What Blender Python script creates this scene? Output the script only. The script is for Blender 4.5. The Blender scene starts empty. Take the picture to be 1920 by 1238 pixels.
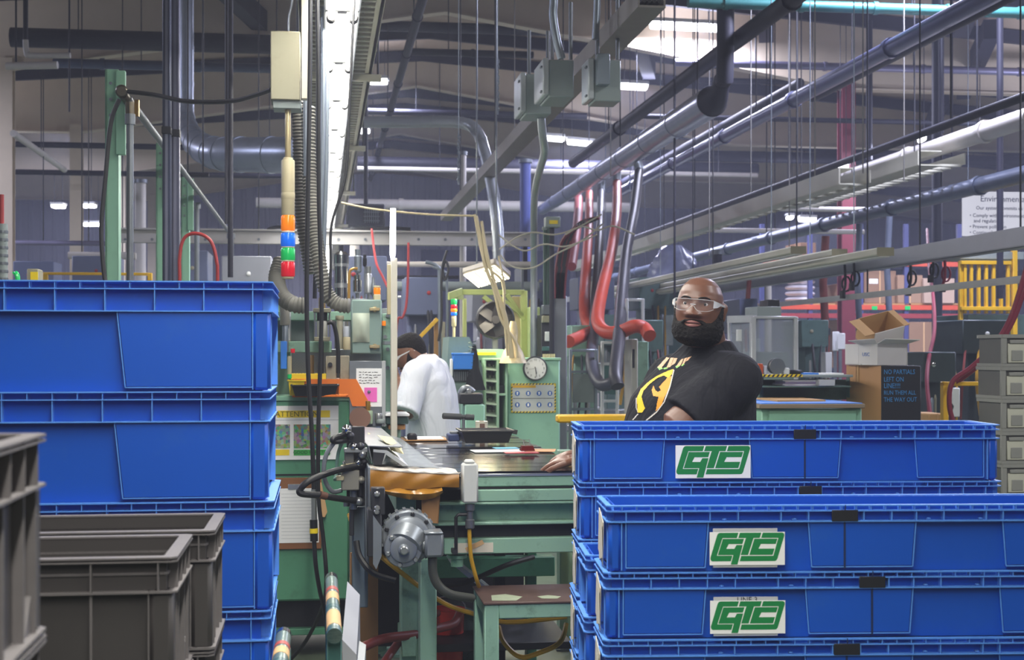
import bpy, math, random
from mathutils import Vector, Matrix, noise
random.seed(7)
R = math.radians
F, CH, HY = 2700.0, 1.45, 660.0          # focal length in pixels of the 1920 frame, lens height, horizon row
A = R(7.6)                                # the hall's long axis against the lens axis
B = Vector((-math.sin(A), math.cos(A), 0)); CX = Vector((math.cos(A), math.sin(A), 0))
SC = bpy.context.scene
COL = SC.collection

# ------------------------------------------------------------------ camera, world, light, exposure
cam_d = bpy.data.cameras.new('camera'); cam = bpy.data.objects.new('camera', cam_d); COL.objects.link(cam)
cam.location = (0, 0, CH); cam.rotation_euler = (R(90), 0, 0)
cam_d.sensor_width = 36; cam_d.lens = 36 * F / 1920
cam_d.shift_y = (HY - 619) / 1920
cam_d.clip_start = .05; cam_d.clip_end = 200
cam_d.dof.use_dof = True; cam_d.dof.focus_distance = 4.9; cam_d.dof.aperture_fstop = 8
SC.camera = cam
wd = bpy.data.worlds.new('world'); SC.world = wd; wd.use_nodes = True
bg = wd.node_tree.nodes['Background']; bg.inputs[0].default_value = (.70, .76, 1, 1); bg.inputs[1].default_value = .35
SC.view_settings.view_transform = 'Standard'; SC.view_settings.look = 'None'
SC.view_settings.gamma = 1; SC.view_settings.use_curve_mapping = False
SC.view_settings.exposure = 0.15
SC.cycles.use_denoising = True; SC.cycles.use_adaptive_sampling = True; SC.cycles.adaptive_threshold = .025
SC.cycles.max_bounces = 5; SC.cycles.diffuse_bounces = 3; SC.cycles.glossy_bounces = 3; SC.cycles.transparent_max_bounces = 12
SC.cycles.sample_clamp_indirect = 6
def area(name, loc, sx, sy, power, col=(1, 1, 1), rz=0, tilt=0):
    l = bpy.data.lights.new(name, 'AREA'); l.shape = 'RECTANGLE'; l.size = sx; l.size_y = sy; l.energy = power; l.color = col
    o = bpy.data.objects.new(name, l); COL.objects.link(o); o.location = loc; o.rotation_euler = (tilt, 0, rz)
    return o
ROWC, ROWZ = .105, CH + 1.61             # lamp row: offset across the hall and height
def hall(c, b, z): return CX * c + B * b + Vector((0, 0, z))   # hall coordinates to world
# daylight tubes of the work-line row overhead, including its stretch above and behind the lens
for i in range(9):
    area('row_lamp_light', hall(ROWC, -.6 + 3.4 * i, ROWZ - .003), .12, 3.2, 95, (1, .97, .9), A)
# unseen ceiling lights added along the bays (cool), no fixtures built
for c, p in ((-7.5, 150), (5.5, 190), (12, 240)):
    for b in (-3, 4, 12, 20, 28, 36):
        if (c, b) in ((5.5, 20), (5.5, 28), (5.5, 36), (12, 28), (12, 36), (-7.5, 36)): continue     # there the lamps in view give the light
        col = (.72, .74, 1) if b > 8 else (.93, .95, 1)
        area('unseen_hall_light', hall(c, b, 5.6), 1.2, .5, p * ((.35 if b < 0 else .9) if b < 8 else 2.4), col, A)
        area('roof_fill_light', hall(c, b, 4.8), 1.2, .5, 40 if b < 8 else 80, col, A, R(180))  # upward fill added to brighten the roof, no fixture there

# ------------------------------------------------------------------ materials
def lin(h):
    h = h.lstrip('#'); c = [int(h[i:i + 2], 16) / 255 for i in (0, 2, 4)]
    return tuple(x / 12.92 if x <= .04045 else ((x + .055) / 1.055) ** 2.4 for x in c)
MATS = {}
def M(name, col='#888888', rough=.5, metal=0, var=.18, scale=6, bump=0, grime=0, gcol='#2a2622', emit=None, es=1, spec=.5, alpha=1, trans=0):
    if name in MATS: return MATS[name]
    m = bpy.data.materials.new(name); m.use_nodes = True; MATS[name] = m
    nt = m.node_tree; N = nt.nodes; L = nt.links; bs = N['Principled BSDF']
    c = lin(col); bs.inputs['Roughness'].default_value = rough; bs.inputs['Metallic'].default_value = metal
    bs.inputs['Specular IOR Level'].default_value = spec
    bs.inputs['Base Color'].default_value = (*c, 1)
    if alpha < 1: bs.inputs['Alpha'].default_value = alpha
    if trans: bs.inputs['Transmission Weight'].default_value = trans
    if emit:
        bs.inputs['Emission Color'].default_value = (*lin(emit), 1); bs.inputs['Emission Strength'].default_value = es
    if var or grime or bump:
        tc = N.new('ShaderNodeTexCoord')
        nz = N.new('ShaderNodeTexNoise'); nz.inputs['Scale'].default_value = scale; nz.inputs['Detail'].default_value = 5
        L.new(tc.outputs['Object'], nz.inputs['Vector'])
        mx = N.new('ShaderNodeMix'); mx.data_type = 'RGBA'
        mx.inputs[6].default_value = (*[x * (1 - var) for x in c], 1); mx.inputs[7].default_value = (*[min(1, x * (1 + var)) for x in c], 1)
        L.new(nz.outputs['Fac'], mx.inputs[0]); out = mx.outputs[2]
        if grime:
            n2 = N.new('ShaderNodeTexNoise'); n2.inputs['Scale'].default_value = scale * 2.3; n2.inputs['Detail'].default_value = 9; n2.inputs['Roughness'].default_value = .72
            L.new(tc.outputs['Object'], n2.inputs['Vector'])
            rp = N.new('ShaderNodeValToRGB'); rp.color_ramp.elements[0].position = .53; rp.color_ramp.elements[1].position = .70
            rp.color_ramp.elements[0].color = (0, 0, 0, 1); rp.color_ramp.elements[1].color = (grime, grime, grime, 1)
            L.new(n2.outputs['Fac'], rp.inputs[0])
            m2 = N.new('ShaderNodeMix'); m2.data_type = 'RGBA'; m2.inputs[7].default_value = (*lin(gcol), 1)
            L.new(rp.outputs[0], m2.inputs[0]); L.new(out, m2.inputs[6]); out = m2.outputs[2]
        L.new(out, bs.inputs['Base Color'])
        if bump:
            bp = N.new('ShaderNodeBump'); bp.inputs['Strength'].default_value = bump; bp.inputs['Distance'].default_value = .01
            L.new(nz.outputs['Fac'], bp.inputs['Height']); L.new(bp.outputs[0], bs.inputs['Normal'])
    return m
def glassy(name, tint='#dfe8ee', op=.25, rough=.1):
    if name in MATS: return MATS[name]
    m = bpy.data.materials.new(name); m.use_nodes = True; MATS[name] = m
    N = m.node_tree.nodes; L = m.node_tree.links; bs = N['Principled BSDF']
    bs.inputs['Base Color'].default_value = (*lin(tint), 1); bs.inputs['Roughness'].default_value = rough; bs.inputs['Alpha'].default_value = op
    return m
blue = M('blue_plastic', '#0550bd', .42, var=.10, scale=3, bump=.05, grime=.35, gcol='#2a63b8')
blue_e = M('blue_plastic_worn_lit_edge', '#5490e4', .45, var=.2, scale=30)  # pale edges: wear plus painted highlights where flanges catch light
brown = M('brown_plastic', '#423f3e', .45, var=.10, scale=4, bump=.05)
brown_e = M('brown_plastic_worn_lit_edge', '#6a6666', .45, var=.2, scale=25)  # rim edges lightened for wear, with the highlight painted in
green = M('machine_green', '#86ac98', .45, var=.12, scale=4, grime=.55, gcol='#3a3f36')
green_d = M('cabinet_green', '#559272', .42, var=.15, scale=3, grime=.4, gcol='#2c4436')
green_p = M('pale_green_paint', '#86b79d', .45, var=.08, scale=3, grime=.2, gcol='#4d5b4f')
greeng = M('grey_green_paint', '#7f9790', .5, var=.1, scale=4, grime=.2)
yellowg = M('yellow_green_paint', '#c5cf7e', .5, var=.08, grime=.15)
steel = M('brushed_steel', '#b5b8ba', .32, .85, var=.12, scale=12)
alu = M('aluminium', '#b9bdbf', .42, .6, var=.1, scale=8)
galv = M('galvanised_steel', '#8e98a3', .38, .7, var=.15, scale=9)
chrome = M('chrome', '#d5d8da', .15, 1, var=.03)
dark = M('dark_iron', '#23242a', .5, .3, var=.3, scale=10)
black = M('black_rubber', '#17181b', .5, var=.2)
blackp = M('black_plastic', '#1b1c1f', .4, var=.2)
navy = M('dark_navy_steel', '#20202f', .6, .1, var=.2)
greyb = M('grey_enamel', '#8f9a98', .5, var=.08, grime=.15)
greyd = M('grey_cast_metal', '#777d84', .38, .5, var=.15, scale=14, bump=.1)
beige = M('beige_enamel', '#98947c', .5, var=.1, scale=5, grime=.15)
cream = M('cream_plastic', '#bfb492', .5, var=.08)
tan = M('tan_paint', '#9b8f80', .7, var=.1)
white = M('white_enamel', '#e4e6e6', .45, var=.05)
paper = M('white_paper', '#f4f5f5', .7, var=.04)
greyp = M('grey_placard', '#b9bcc0', .6, var=.08)
card = M('cardboard', '#9a7148', .8, var=.15, scale=5, grime=.15, gcol='#6b4a2c')
cardl = M('light_cardboard', '#c39a66', .8, var=.12, scale=5)
wrap = M('brown_tape_wrap', '#a06c1c', .38, var=.25, scale=9, bump=.25, grime=.4, gcol='#7a4d10')
tape = M('masking_tape', '#d0a878', .7, var=.12)
orange = M('orange_paint', '#e0741c', .45, var=.08)
yellow = M('yellow_paint', '#e3b31e', .45, var=.08, grime=.12)
yel = M('yellow_plastic', '#f0d21e', .45, var=.06)
red = M('red_paint', '#a32c2c', .5, var=.12)
redc = M('dark_red_steel', '#6b1b2c', .55, var=.15)
redh = M('red_hose', '#b5402a', .5, var=.2)
rust = M('rust_red_hose', '#7a2f2c', .5, var=.2)
ycab = M('yellow_cable', '#b98d1c', .5, var=.2)
wood = M('worn_wood', '#6e5247', .7, var=.3, scale=7, grime=.4, gcol='#332520')
woodl = M('plywood', '#b0824e', .65, var=.2, scale=3)
bluep = M('blue_sheet', '#2c7fe0', .45, var=.08)
pink = M('pink_paper', '#ef6fc4', .7, var=.05)
teal = M('teal_paint', '#3f6f6a', .5, var=.15, grime=.3)
hose = M('grey_corrugated_hose', '#77766e', .5, var=.12)
lensg = M('green_lens', '#1fb45c', .2, emit='#18a050', es=.25, var=0)
lensr = M('red_lens', '#cf1f2f', .2, emit='#c01828', es=.25, var=0)
lensb = M('blue_lens', '#1d6fe8', .2, emit='#1560dd', es=.3, var=0)
lenso = M('orange_lens', '#f0801a', .2, emit='#f07a10', es=.4, var=0)
lensw = M('clear_lens', '#e8d8c0', .2, var=0)
tube_e = M('lit_tube', '#ffffff', .4, emit='#fffbf0', es=4.5, var=0)
lamp_e = M('lit_cool_lamp', '#ffffff', .4, emit='#f4f2ff', es=12, var=0)
warm_e = M('lit_warm_lamp', '#ffffff', .4, emit='#fff0c8', es=7, var=0)
ink = M('black_ink', '#20242a', .7, var=0)

# ------------------------------------------------------------------ mesh builder
class MB:
    def __init__(s): s.v = []; s.f = []
    def add(s, vs, fs):
        n = len(s.v); s.v += [Vector(v) for v in vs]; s.f += [tuple(n + i for i in f) for f in fs]; return s
    def box(s, x0, x1, y0, y1, z0, z1, b=0):
        if x1 < x0: x0, x1 = x1, x0
        if y1 < y0: y0, y1 = y1, y0
        if z1 < z0: z0, z1 = z1, z0
        c = Vector(((x0 + x1) / 2, (y0 + y1) / 2, (z0 + z1) / 2))
        return s.obox(c, Vector(((x1 - x0) / 2, 0, 0)), Vector((0, (y1 - y0) / 2, 0)), Vector((0, 0, (z1 - z0) / 2)), b)
    def obox(s, c, ax, ay, az, b=0):
        c = Vector(c)
        if b <= 0:
            vs = [c + ax * i + ay * j + az * k for i in (-1, 1) for j in (-1, 1) for k in (-1, 1)]
            return s.add(vs, [(0, 1, 3, 2), (4, 6, 7, 5), (0, 4, 5, 1), (2, 3, 7, 6), (0, 2, 6, 4), (1, 5, 7, 3)])
        lx, ly, lz = ax.length, ay.length, az.length; b = min(b, lx * .9, ly * .9, lz * .9)
        vs = []; ix = {}
        for i in (-1, 1):
            for j in (-1, 1):
                for k in (-1, 1):
                    for d in range(3):
                        fx = 1 if d == 0 else 1 - b / lx; fy = 1 if d == 1 else 1 - b / ly; fz = 1 if d == 2 else 1 - b / lz
                        ix[i, j, k, d] = len(vs); vs.append(c + ax * (i * fx) + ay * (j * fy) + az * (k * fz))
        fs = []
        cyc = ((-1, -1), (1, -1), (1, 1), (-1, 1))
        for i in (-1, 1):
            q = [ix[i, a, b_, 0] for a, b_ in cyc]; fs.append(q if i > 0 else q[::-1])
            q = [ix[b_, i, a, 1] for a, b_ in cyc]; fs.append(q if i > 0 else q[::-1])
            q = [ix[a, b_, i, 2] for a, b_ in cyc]; fs.append(q if i > 0 else q[::-1])
        for a in (-1, 1):
            for b_ in (-1, 1):
                sg = a * b_
                q = [ix[a, b_, -1, 0], ix[a, b_, -1, 1], ix[a, b_, 1, 1], ix[a, b_, 1, 0]]; fs.append(q if sg > 0 else q[::-1])
                q = [ix[a, -1, b_, 0], ix[a, 1, b_, 0], ix[a, 1, b_, 2], ix[a, -1, b_, 2]]; fs.append(q if sg > 0 else q[::-1])
                q = [ix[-1, a, b_, 1], ix[-1, a, b_, 2], ix[1, a, b_, 2], ix[1, a, b_, 1]]; fs.append(q if sg > 0 else q[::-1])
                for k in (-1, 1):
                    t = [ix[a, b_, k, 0], ix[a, b_, k, 1], ix[a, b_, k, 2]]; fs.append(t if a * b_ * k > 0 else t[::-1])
        return s.add(vs, fs)
    def bar(s, p0, p1, w, h, up=(0, 0, 1), b=0):
        p0, p1 = Vector(p0), Vector(p1); d = p1 - p0; t = d.normalized(); up = Vector(up)
        if abs(t.dot(up)) > .98: up = Vector((0, 1, 0))
        sx = t.cross(up).normalized(); u = sx.cross(t).normalized()
        return s.obox((p0 + p1) / 2, sx * (w / 2), d / 2, u * (h / 2), b)
    def tube(s, pts, r, n=8, cap=True):
        pts = [Vector(p) for p in pts]; k = len(pts); rs = r if isinstance(r, (list, tuple)) else [r] * k
        vs = []; prev = None
        for i, p in enumerate(pts):
            t = (pts[min(i + 1, k - 1)] - pts[max(i - 1, 0)])
            t = t.normalized() if t.length > 1e-9 else Vector((0, 0, 1))
            if prev is None:
                a = Vector((0, 0, 1)) if abs(t.z) < .9 else Vector((0, 1, 0)); u = t.cross(a).normalized()
            else:
                u = prev - t * prev.dot(t); u = u.normalized() if u.length > 1e-6 else t.orthogonal().normalized()
            prev = u; w = t.cross(u)
            vs += [p + (u * math.cos(2 * math.pi * j / n) + w * math.sin(2 * math.pi * j / n)) * rs[i] for j in range(n)]
        fs = [(i * n + j, i * n + (j + 1) % n, (i + 1) * n + (j + 1) % n, (i + 1) * n + j) for i in range(k - 1) for j in range(n)]
        if cap: fs += [tuple(range(n))[::-1], tuple(range((k - 1) * n, k * n))]
        return s.add(vs, fs)
    def cyl(s, p0, p1, r0, r1=None, n=14): return s.tube([p0, p1], [r0, r0 if r1 is None else r1], n)
    def lathe(s, prof, o, axis, n=20):
        o = Vector(o); t = Vector(axis).normalized()
        return s._ring([o + t * h for r, h in prof], [r for r, h in prof], t, n)
    def _ring(s, ps, rs, t, n):
        a = Vector((0, 0, 1)) if abs(t.z) < .9 else Vector((0, 1, 0)); u = t.cross(a).normalized(); w = t.cross(u)
        vs = [p + (u * math.cos(2 * math.pi * j / n) + w * math.sin(2 * math.pi * j / n)) * r for p, r in zip(ps, rs) for j in range(n)]
        k = len(ps)
        fs = [(i * n + j, i * n + (j + 1) % n, (i + 1) * n + (j + 1) % n, (i + 1) * n + j) for i in range(k - 1) for j in range(n)]
        fs += [tuple(range(n))[::-1], tuple(range((k - 1) * n, k * n))]
        return s.add(vs, fs)
    def prism(s, poly, o, u, v, w):
        o, u, v, w = map(Vector, (o, u, v, w)); n = len(poly)
        vs = [o + u * a + v * b for a, b in poly] + [o + u * a + v * b + w for a, b in poly]
        fs = [tuple(range(n)), tuple(range(n, 2 * n))[::-1]] + [(i, n + i, n + (i + 1) % n, (i + 1) % n) for i in range(n)]
        return s.add(vs, fs)
    def ell(s, c, rx, ry, rz, nu=16, nv=10, rot=None):
        c = Vector(c); vs = []; m = rot or Matrix.Identity(3)
        for i in range(nv + 1):
            t = math.pi * i / nv
            for j in range(nu):
                p = 2 * math.pi * j / nu
                vs.append(c + m @ Vector((rx * math.sin(t) * math.cos(p), ry * math.sin(t) * math.sin(p), rz * math.cos(t))))
        fs = [(i * nu + j, (i + 1) * nu + j, (i + 1) * nu + (j + 1) % nu, i * nu + (j + 1) % nu) for i in range(nv) for j in range(nu)]
        return s.add(vs, fs)
    def loft(s, rings, cap=True):
        n = len(rings[0]); k = len(rings); vs = [p for r in rings for p in r]
        fs = [(i * n + j, i * n + (j + 1) % n, (i + 1) * n + (j + 1) % n, (i + 1) * n + j) for i in range(k - 1) for j in range(n)]
        if cap: fs += [tuple(range(n))[::-1], tuple(range((k - 1) * n, k * n))]
        return s.add(vs, fs)
    def mesh(s, name, mat, off=None, inv=None, smooth=40):
        me = bpy.data.meshes.new(name)
        vs = s.v
        if inv is not None: vs = [inv @ v for v in vs]
        if off is not None: vs = [v - off for v in vs]
        me.from_pydata([tuple(v) for v in vs], [], s.f)
        if mat: me.materials.append(mat)
        if smooth:
            me.shade_smooth()
            try: me.set_sharp_from_angle(angle=R(smooth))
            except Exception: pass
        return me
def spline(pts, per=6):
    pts = [Vector(p) for p in pts]; out = []
    for i in range(len(pts) - 1):
        p0 = pts[max(i - 1, 0)]; p1 = pts[i]; p2 = pts[i + 1]; p3 = pts[min(i + 2, len(pts) - 1)]
        for k in range(per):
            t = k / per
            out.append(.5 * ((2 * p1) + (p2 - p0) * t + (2 * p0 - 5 * p1 + 4 * p2 - p3) * t * t + (3 * p1 - p0 - 3 * p2 + p3) * t ** 3))
    return out + [pts[-1]]
# ------------------------------------------------------------------ objects
ROOT = {}
def tag(o, label=None, cat=None, group=None, kind=None):
    if label: o['label'] = label
    if cat: o['category'] = cat
    if group: o['group'] = group
    if kind: o['kind'] = kind
    return o
def thing(name, label, cat, loc=(0, 0, 0), rz=0, group=None):
    o = bpy.data.objects.new(name, None); COL.objects.link(o); o.empty_display_size = .1
    o.location = loc; o.rotation_euler = (0, 0, rz)
    ROOT[o.name] = Matrix.Translation(Vector(loc)) @ Matrix.Rotation(rz, 4, 'Z')
    return tag(o, label, cat, group)
def part(name, mb, mat, parent, world=False, label=None, smooth=40, kind=None):
    r = parent
    while r.parent: r = r.parent
    inv = ROOT[r.name].inverted() if world else None
    o = bpy.data.objects.new(name, mb.mesh(name, mat, inv=inv, smooth=smooth)); COL.objects.link(o); o.parent = parent
    if label: o['label'] = label
    if kind: o['kind'] = kind
    return o
def solo(name, mb, mat, label, cat, group=None, smooth=40, kind=None):
    xs = [v.x for v in mb.v]; ys = [v.y for v in mb.v]; zs = [v.z for v in mb.v]
    off = Vector(((min(xs) + max(xs)) / 2, (min(ys) + max(ys)) / 2, min(zs)))
    o = bpy.data.objects.new(name, mb.mesh(name, mat, off=off, smooth=smooth)); COL.objects.link(o); o.location = off
    ROOT[o.name] = Matrix.Translation(off)
    return tag(o, label, cat, group, kind)
def struct(name, mb, mat, parent=None, smooth=40):
    o = bpy.data.objects.new(name, mb.mesh(name, mat, smooth=smooth)); COL.objects.link(o)
    ROOT[o.name] = Matrix.Identity(4)
    if parent: o.parent = parent
    else: o['kind'] = 'structure'
    return o
def dup(root, loc, rz, label=None, group=None, drop=()):
    def cp(o, par):
        c = o.copy(); COL.objects.link(c); c.parent = par
        for ch in o.children:
            if ch.name.split('.')[0] not in drop: cp(ch, c)
        return c
    r = cp(root, None); r.location = loc; r.rotation_euler = (0, 0, rz)
    ROOT[r.name] = Matrix.Translation(Vector(loc)) @ Matrix.Rotation(rz, 4, 'Z')
    if label: r['label'] = label
    if group: r['group'] = group
    return r
def P(px, py, Z): return Vector(((px - 960) / F * Z, Z, CH - (py - HY) / F * Z))
def runB(px, py, Z0, Z1):
    p = P(px, py, Z0); return p, p + B * ((Z1 - Z0) / B.y)
class Fr:                                   # an upright frame at a real depth; pt() gives local points on its planes
    def __init__(s, px, Z, z0=0, rz=A):
        s.o = Vector(((px - 960) / F * Z, Z, z0)); s.rz = rz; s.c = math.cos(rz); s.s = math.sin(rz)
    def x(s, px, y=0):
        k = (px - 960) / F
        ox, oy = s.o.x - y * s.s, s.o.y + y * s.c
        return (k * oy - ox) / (s.c - k * s.s)
    def z(s, py, px=None, y=0, x=None):
        if x is None: x = s.x(px, y) if px is not None else 0
        d = s.o.y + y * s.c + x * s.s
        return CH - (py - HY) / F * d - s.o.z
    def pt(s, px, py, y=0):
        x = s.x(px, y); return Vector((x, y, s.z(py, x=x, y=y)))
    def bx(s, mb, x0, x1, yt, yb, y0=0, d=.1, b=0):
        xm = (x0 + x1) / 2
        return mb.box(s.x(x0, y0), s.x(x1, y0), y0, y0 + d, s.z(yb, xm, y0), s.z(yt, xm, y0), b)
    def thing(s, name, label, cat, group=None): return thing(name, label, cat, s.o, s.rz, group)
    def sc(s, y=0): return (s.o.y + y * s.c) / F
    def line(s, mb, pts, r, n=8, per=5, y=0):
        q = [s.pt(p[0], p[1], p[2] if len(p) > 2 else y) for p in pts]
        return mb.tube(spline(q, per) if per else q, r, n)
def text(name, body, size, mat, parent, loc, rot, align='CENTER', sx=1, ext=.0004):
    cu = bpy.data.curves.new(name, 'FONT'); cu.body = body; cu.size = size; cu.align_x = align; cu.align_y = 'CENTER'; cu.extrude = ext
    cu.resolution_u = 2
    cu.materials.append(mat); tmp = bpy.data.objects.new(name + '_curve', cu); me = bpy.data.meshes.new_from_object(tmp); bpy.data.objects.remove(tmp)
    me.name = name; o = bpy.data.objects.new(name, me); COL.objects.link(o); o.parent = parent
    o.location = loc; o.rotation_euler = rot; o.scale = (sx, 1, 1); return o
# ================================================================== THE HALL
floorm = M('floor_paint', '#57614f', .45, var=.25, scale=1.5, grime=.6, gcol='#33352c')
roofm = M('roof_insulation', '#a08d78', .8, var=.12, scale=.6)
wallm = M('corrugated_lilac', '#c6c6ea', .55, var=.08, scale=.4)
wallt = M('wall_tan', '#77716f', .7, var=.12, scale=.3)
frame_m = M('frame_beige', '#cdbfa8', .6, var=.06)
slab = MB(); slab.box(-34, 36, -8, 52, -.2, 0)
struct('floor', slab, floorm)
def roof_z(c): return 7.15 - .075 * abs(c - 1.9)
rf = MB()
for s in (-1, 1):
    c0, c1 = 1.9, 1.9 + s * 30
    vs = [hall(c0, -9, roof_z(c0)), hall(c1, -9, roof_z(c1)), hall(c1, 47, roof_z(c1)), hall(c0, 47, roof_z(c0))]
    up = Vector((0, 0, .12)); rf.add(vs + [v + up for v in vs], [(0, 1, 2, 3), (7, 6, 5, 4), (0, 4, 5, 1), (1, 5, 6, 2), (2, 6, 7, 3), (3, 7, 4, 0)])
roof = struct('ceiling', rf, roofm)
# corrugated end wall
def corr(c0, c1, b, z0, z1, pitch=.36, d=.06):
    mb = MB(); n = int((c1 - c0) / pitch); pl = []
    for i in range(n):
        x = c0 + i * pitch
        pl += [(x, 0), (x + pitch * .55, 0), (x + pitch * .65, d), (x + pitch * .9, d)]
    pl.append((c0 + n * pitch, 0))
    k = len(pl)
    mb.add([hall(c, b - y, z0) for c, y in pl] + [hall(c, b - y, z1) for c, y in pl], [(i, i + 1, k + i + 1, k + i) for i in range(k - 1)])
    return mb
wb = corr(-30, 32, 46, 0, 7.2)
struct('wall_back', wb, wallm)
band = MB(); band.box(-9, 4, 0, .05, 0, 1)
wl = MB(); wl.obox(hall(-28, 20, 3), CX * .1, B * 28, Vector((0, 0, 3))); struct('wall_left', wl, wallt)
wr = MB(); wr.obox(hall(30, 20, 3), CX * .1, B * 28, Vector((0, 0, 3))); struct('wall_right', wr, wallt)
# dark lower cladding and openings of the end wall as trims
for i, (c0, c1, z0, z1, mt) in enumerate(((-16, -3.2, 2.6, 3.6, navy), (-16, -3.2, .0, 2.2, M('wall_blue', '#6468a4', .6)), (3.2, 8, .0, 4.7, M('wall_indigo', '#454a80', .6)), (8.2, 30, 0, 2.4, M('wall_violet', '#5a5585', .6)),
                                         (8.2, 30, 3.6, 4.2, navy), (-29, -17, .2, 5, wallt))):
    t = MB(); t.obox(hall((c0 + c1) / 2, 45.8, (z0 + z1) / 2), CX * ((c1 - c0) / 2), B * .05, Vector((0, 0, (z1 - z0) / 2)))
    struct('trim_%d' % (i + 1), t, mt)
# tapered portal frames: beige rafters and columns
nco = 0
for b in (14.6, 22.0, 28.2, 34.4, 40.6):
    for s in (-1, 1):
        mb = MB()
        if True:
            for ca, cb, da, db in ((1.9, 1.9 + s * 6.4, .5, 1.05), (1.9 + s * 6.4, 1.9 + s * 14, 1.05, .5), (1.9 + s * 14, 1.9 + s * 28, .5, .9)):
                pa, pb = hall(ca, b, roof_z(ca)), hall(cb, b, roof_z(cb))
                w = B * .02
                q = [pa - w, pb - w, pb - w - Vector((0, 0, db)), pa - w - Vector((0, 0, da)), pa + w, pb + w, pb + w - Vector((0, 0, db)), pa + w - Vector((0, 0, da))]
                mb.add(q, [(0, 1, 2, 3), (4, 7, 6, 5), (3, 2, 6, 7), (0, 4, 5, 1)])
                mb.bar(pa - Vector((0, 0, da)), pb - Vector((0, 0, db)), .22, .025)
        o = struct('beam_rafter', mb, frame_m)
for cc in (-4.58, 8.3):
    for b in (22.0, 28.2, 34.4, 40.6):
        if cc > 0 and b > 25: continue
        zt = roof_z(cc) - .9
        mb = MB(); p = hall(cc, b, 0)
        mb.obox(p + Vector((0, 0, zt / 2)), CX * .012, B * .10, Vector((0, 0, zt / 2)))
        for d in (-.1, .1): mb.obox(p + B * d + Vector((0, 0, zt / 2)), CX * .11, B * .012, Vector((0, 0, zt / 2)))
        mb.obox(p + Vector((0, 0, .02)), CX * .2, B * .2, Vector((0, 0, .02)))
        struct('column', mb, frame_m if cc < 0 else redc)
# purlins across the hall, dark
for i in range(17):
    b = 11.5 + i * 1.95
    mb = MB()
    for s in (-1, 1):
        pa, pb = hall(1.9, b, roof_z(1.9) - .12), hall(1.9 + s * 27, b, roof_z(1.9 + s * 27) - .12)
        mb.bar(pa, pb, .09, .2)
    struct('beam_purlin', mb, navy)
# knee braces
for i, (c, b) in enumerate(((-2.4, 18), (-1.2, 21), (4.2, 17), (6.2, 19.5), (5.2, 23), (8.6, 18), (10.5, 22), (-6.5, 20), (-8.5, 25), (12, 27))):
    mb = MB(); mb.bar(hall(c - .5, b - 1.5, roof_z(c) - .2), hall(c + .5, b + 1.6, roof_z(c) - .55), .22, .3); struct('beam_brace', mb, navy)

# pipes along and across under the roof
def pipe(name, p0, p1, r, mat, label, cat='pipe', hang=(), fl=0, group=None, n=10):
    t = thing(name, label, cat, p0, 0, group)
    mb = MB(); mb.cyl(p0, p1, r, n=n); part('pipe_run', mb, mat, t, True)
    d = (Vector(p1) - Vector(p0))
    for k in range(fl):
        c = Vector(p0) + d * ((k + .5) / fl); m2 = MB(); m2.cyl(c - d.normalized() * r * .45, c + d.normalized() * r * .45, r * 1.22, n=n); part('coupling', m2, mat, t, True)
    for f in hang:
        q = Vector(p0) + d * f; m2 = MB(); zt = 7.6
        cc = q.dot(CX); m2.cyl(q, Vector((q.x, q.y, roof_z(cc) + .02)), .008, n=5); part('hanger_rod', m2, dark, t, True)
    return t
def across(px, py, Z, px1, name, r, mat, label, **k):
    p0 = P(px, py, Z); X = (px1 - 960) / F; L = (X * p0.y - p0.x) / (CX.x - X * CX.y); return pipe(name, p0, p0 + CX * L, r, mat, label, **k)
def along(px, py, Z, Z1, name, r, mat, label, ext=0, **k):
    a, b = runB(px, py, Z, Z1); a = a - B * ext; return pipe(name, a, b, r, mat, label, **k)
pv = M('pipe_violet', '#7d7a96', .4, .3, var=.15)
pg = M('pipe_pale', '#c4bfb8', .5, var=.1)
along(795, -10, 15.5, 32, 'sprinkler_pipe', .055, navy, 'dark sprinkler main running away beneath the roof just beyond the lamp row', hang=(.1, .5, .9), fl=8)
across(772, 97, 20, 1000, 'sprinkler_branch', .05, navy, 'dark branch pipe with a red joint off the sprinkler main', hang=(.3,), fl=1)
across(640, 46, 24, 1150, 'roof_pipe', .09, navy, 'thick dark pipe crossing above the tallest bright lamp', hang=(.2, .8))
across(1265, 117, 22, 2000, 'roof_pipe', .06, pv, 'violet grey pipe crossing beneath the biggest ceiling lamp', hang=(.2, .6), fl=4)
across(20, 70, 19, 640, 'roof_pipe', .13, navy, 'heavy dark pipe crossing the roof above the green posts', hang=(.2, .8))
across(100, 118, 21, 640, 'roof_pipe', .07, M('pipe_blue_grey', '#4a5670', .4, .3), 'blue grey pipe under the heavy dark pipe', hang=(.3, .9), fl=3)
across(0, 270, 24, 560, 'roof_pipe', .05, navy, 'thin dark pipe crossing above the round elbow duct', hang=(.3, .9))
across(0, 322, 26, 560, 'roof_pipe', .05, navy, 'thin dark pipe crossing low beside the beige column', hang=(.3, .9))
across(640, 208, 26, 1100, 'roof_pipe', .06, navy, 'dark pipe crossing just above the galvanised vent bend', hang=(.3, .9))
across(670, 305, 28, 1420, 'roof_pipe', .13, navy, 'wide dark pipe crossing behind the galvanised vent bend', hang=(.2, .9))
across(670, 316, 27, 1420, 'roof_pipe', .045, pg, 'slim pale pipe crossing below the wide dark pipe', hang=(.2, .9))
across(480, 380, 30, 1190, 'roof_pipe', .11, pg, 'white pipe crossing in front of the corrugated end wall', hang=(.2, .8), fl=4)
across(1310, 150, 25, 1500, 'roof_pipe', .05, navy, 'short dark pipe beside the second ceiling lamp', hang=(.5,))
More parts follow.
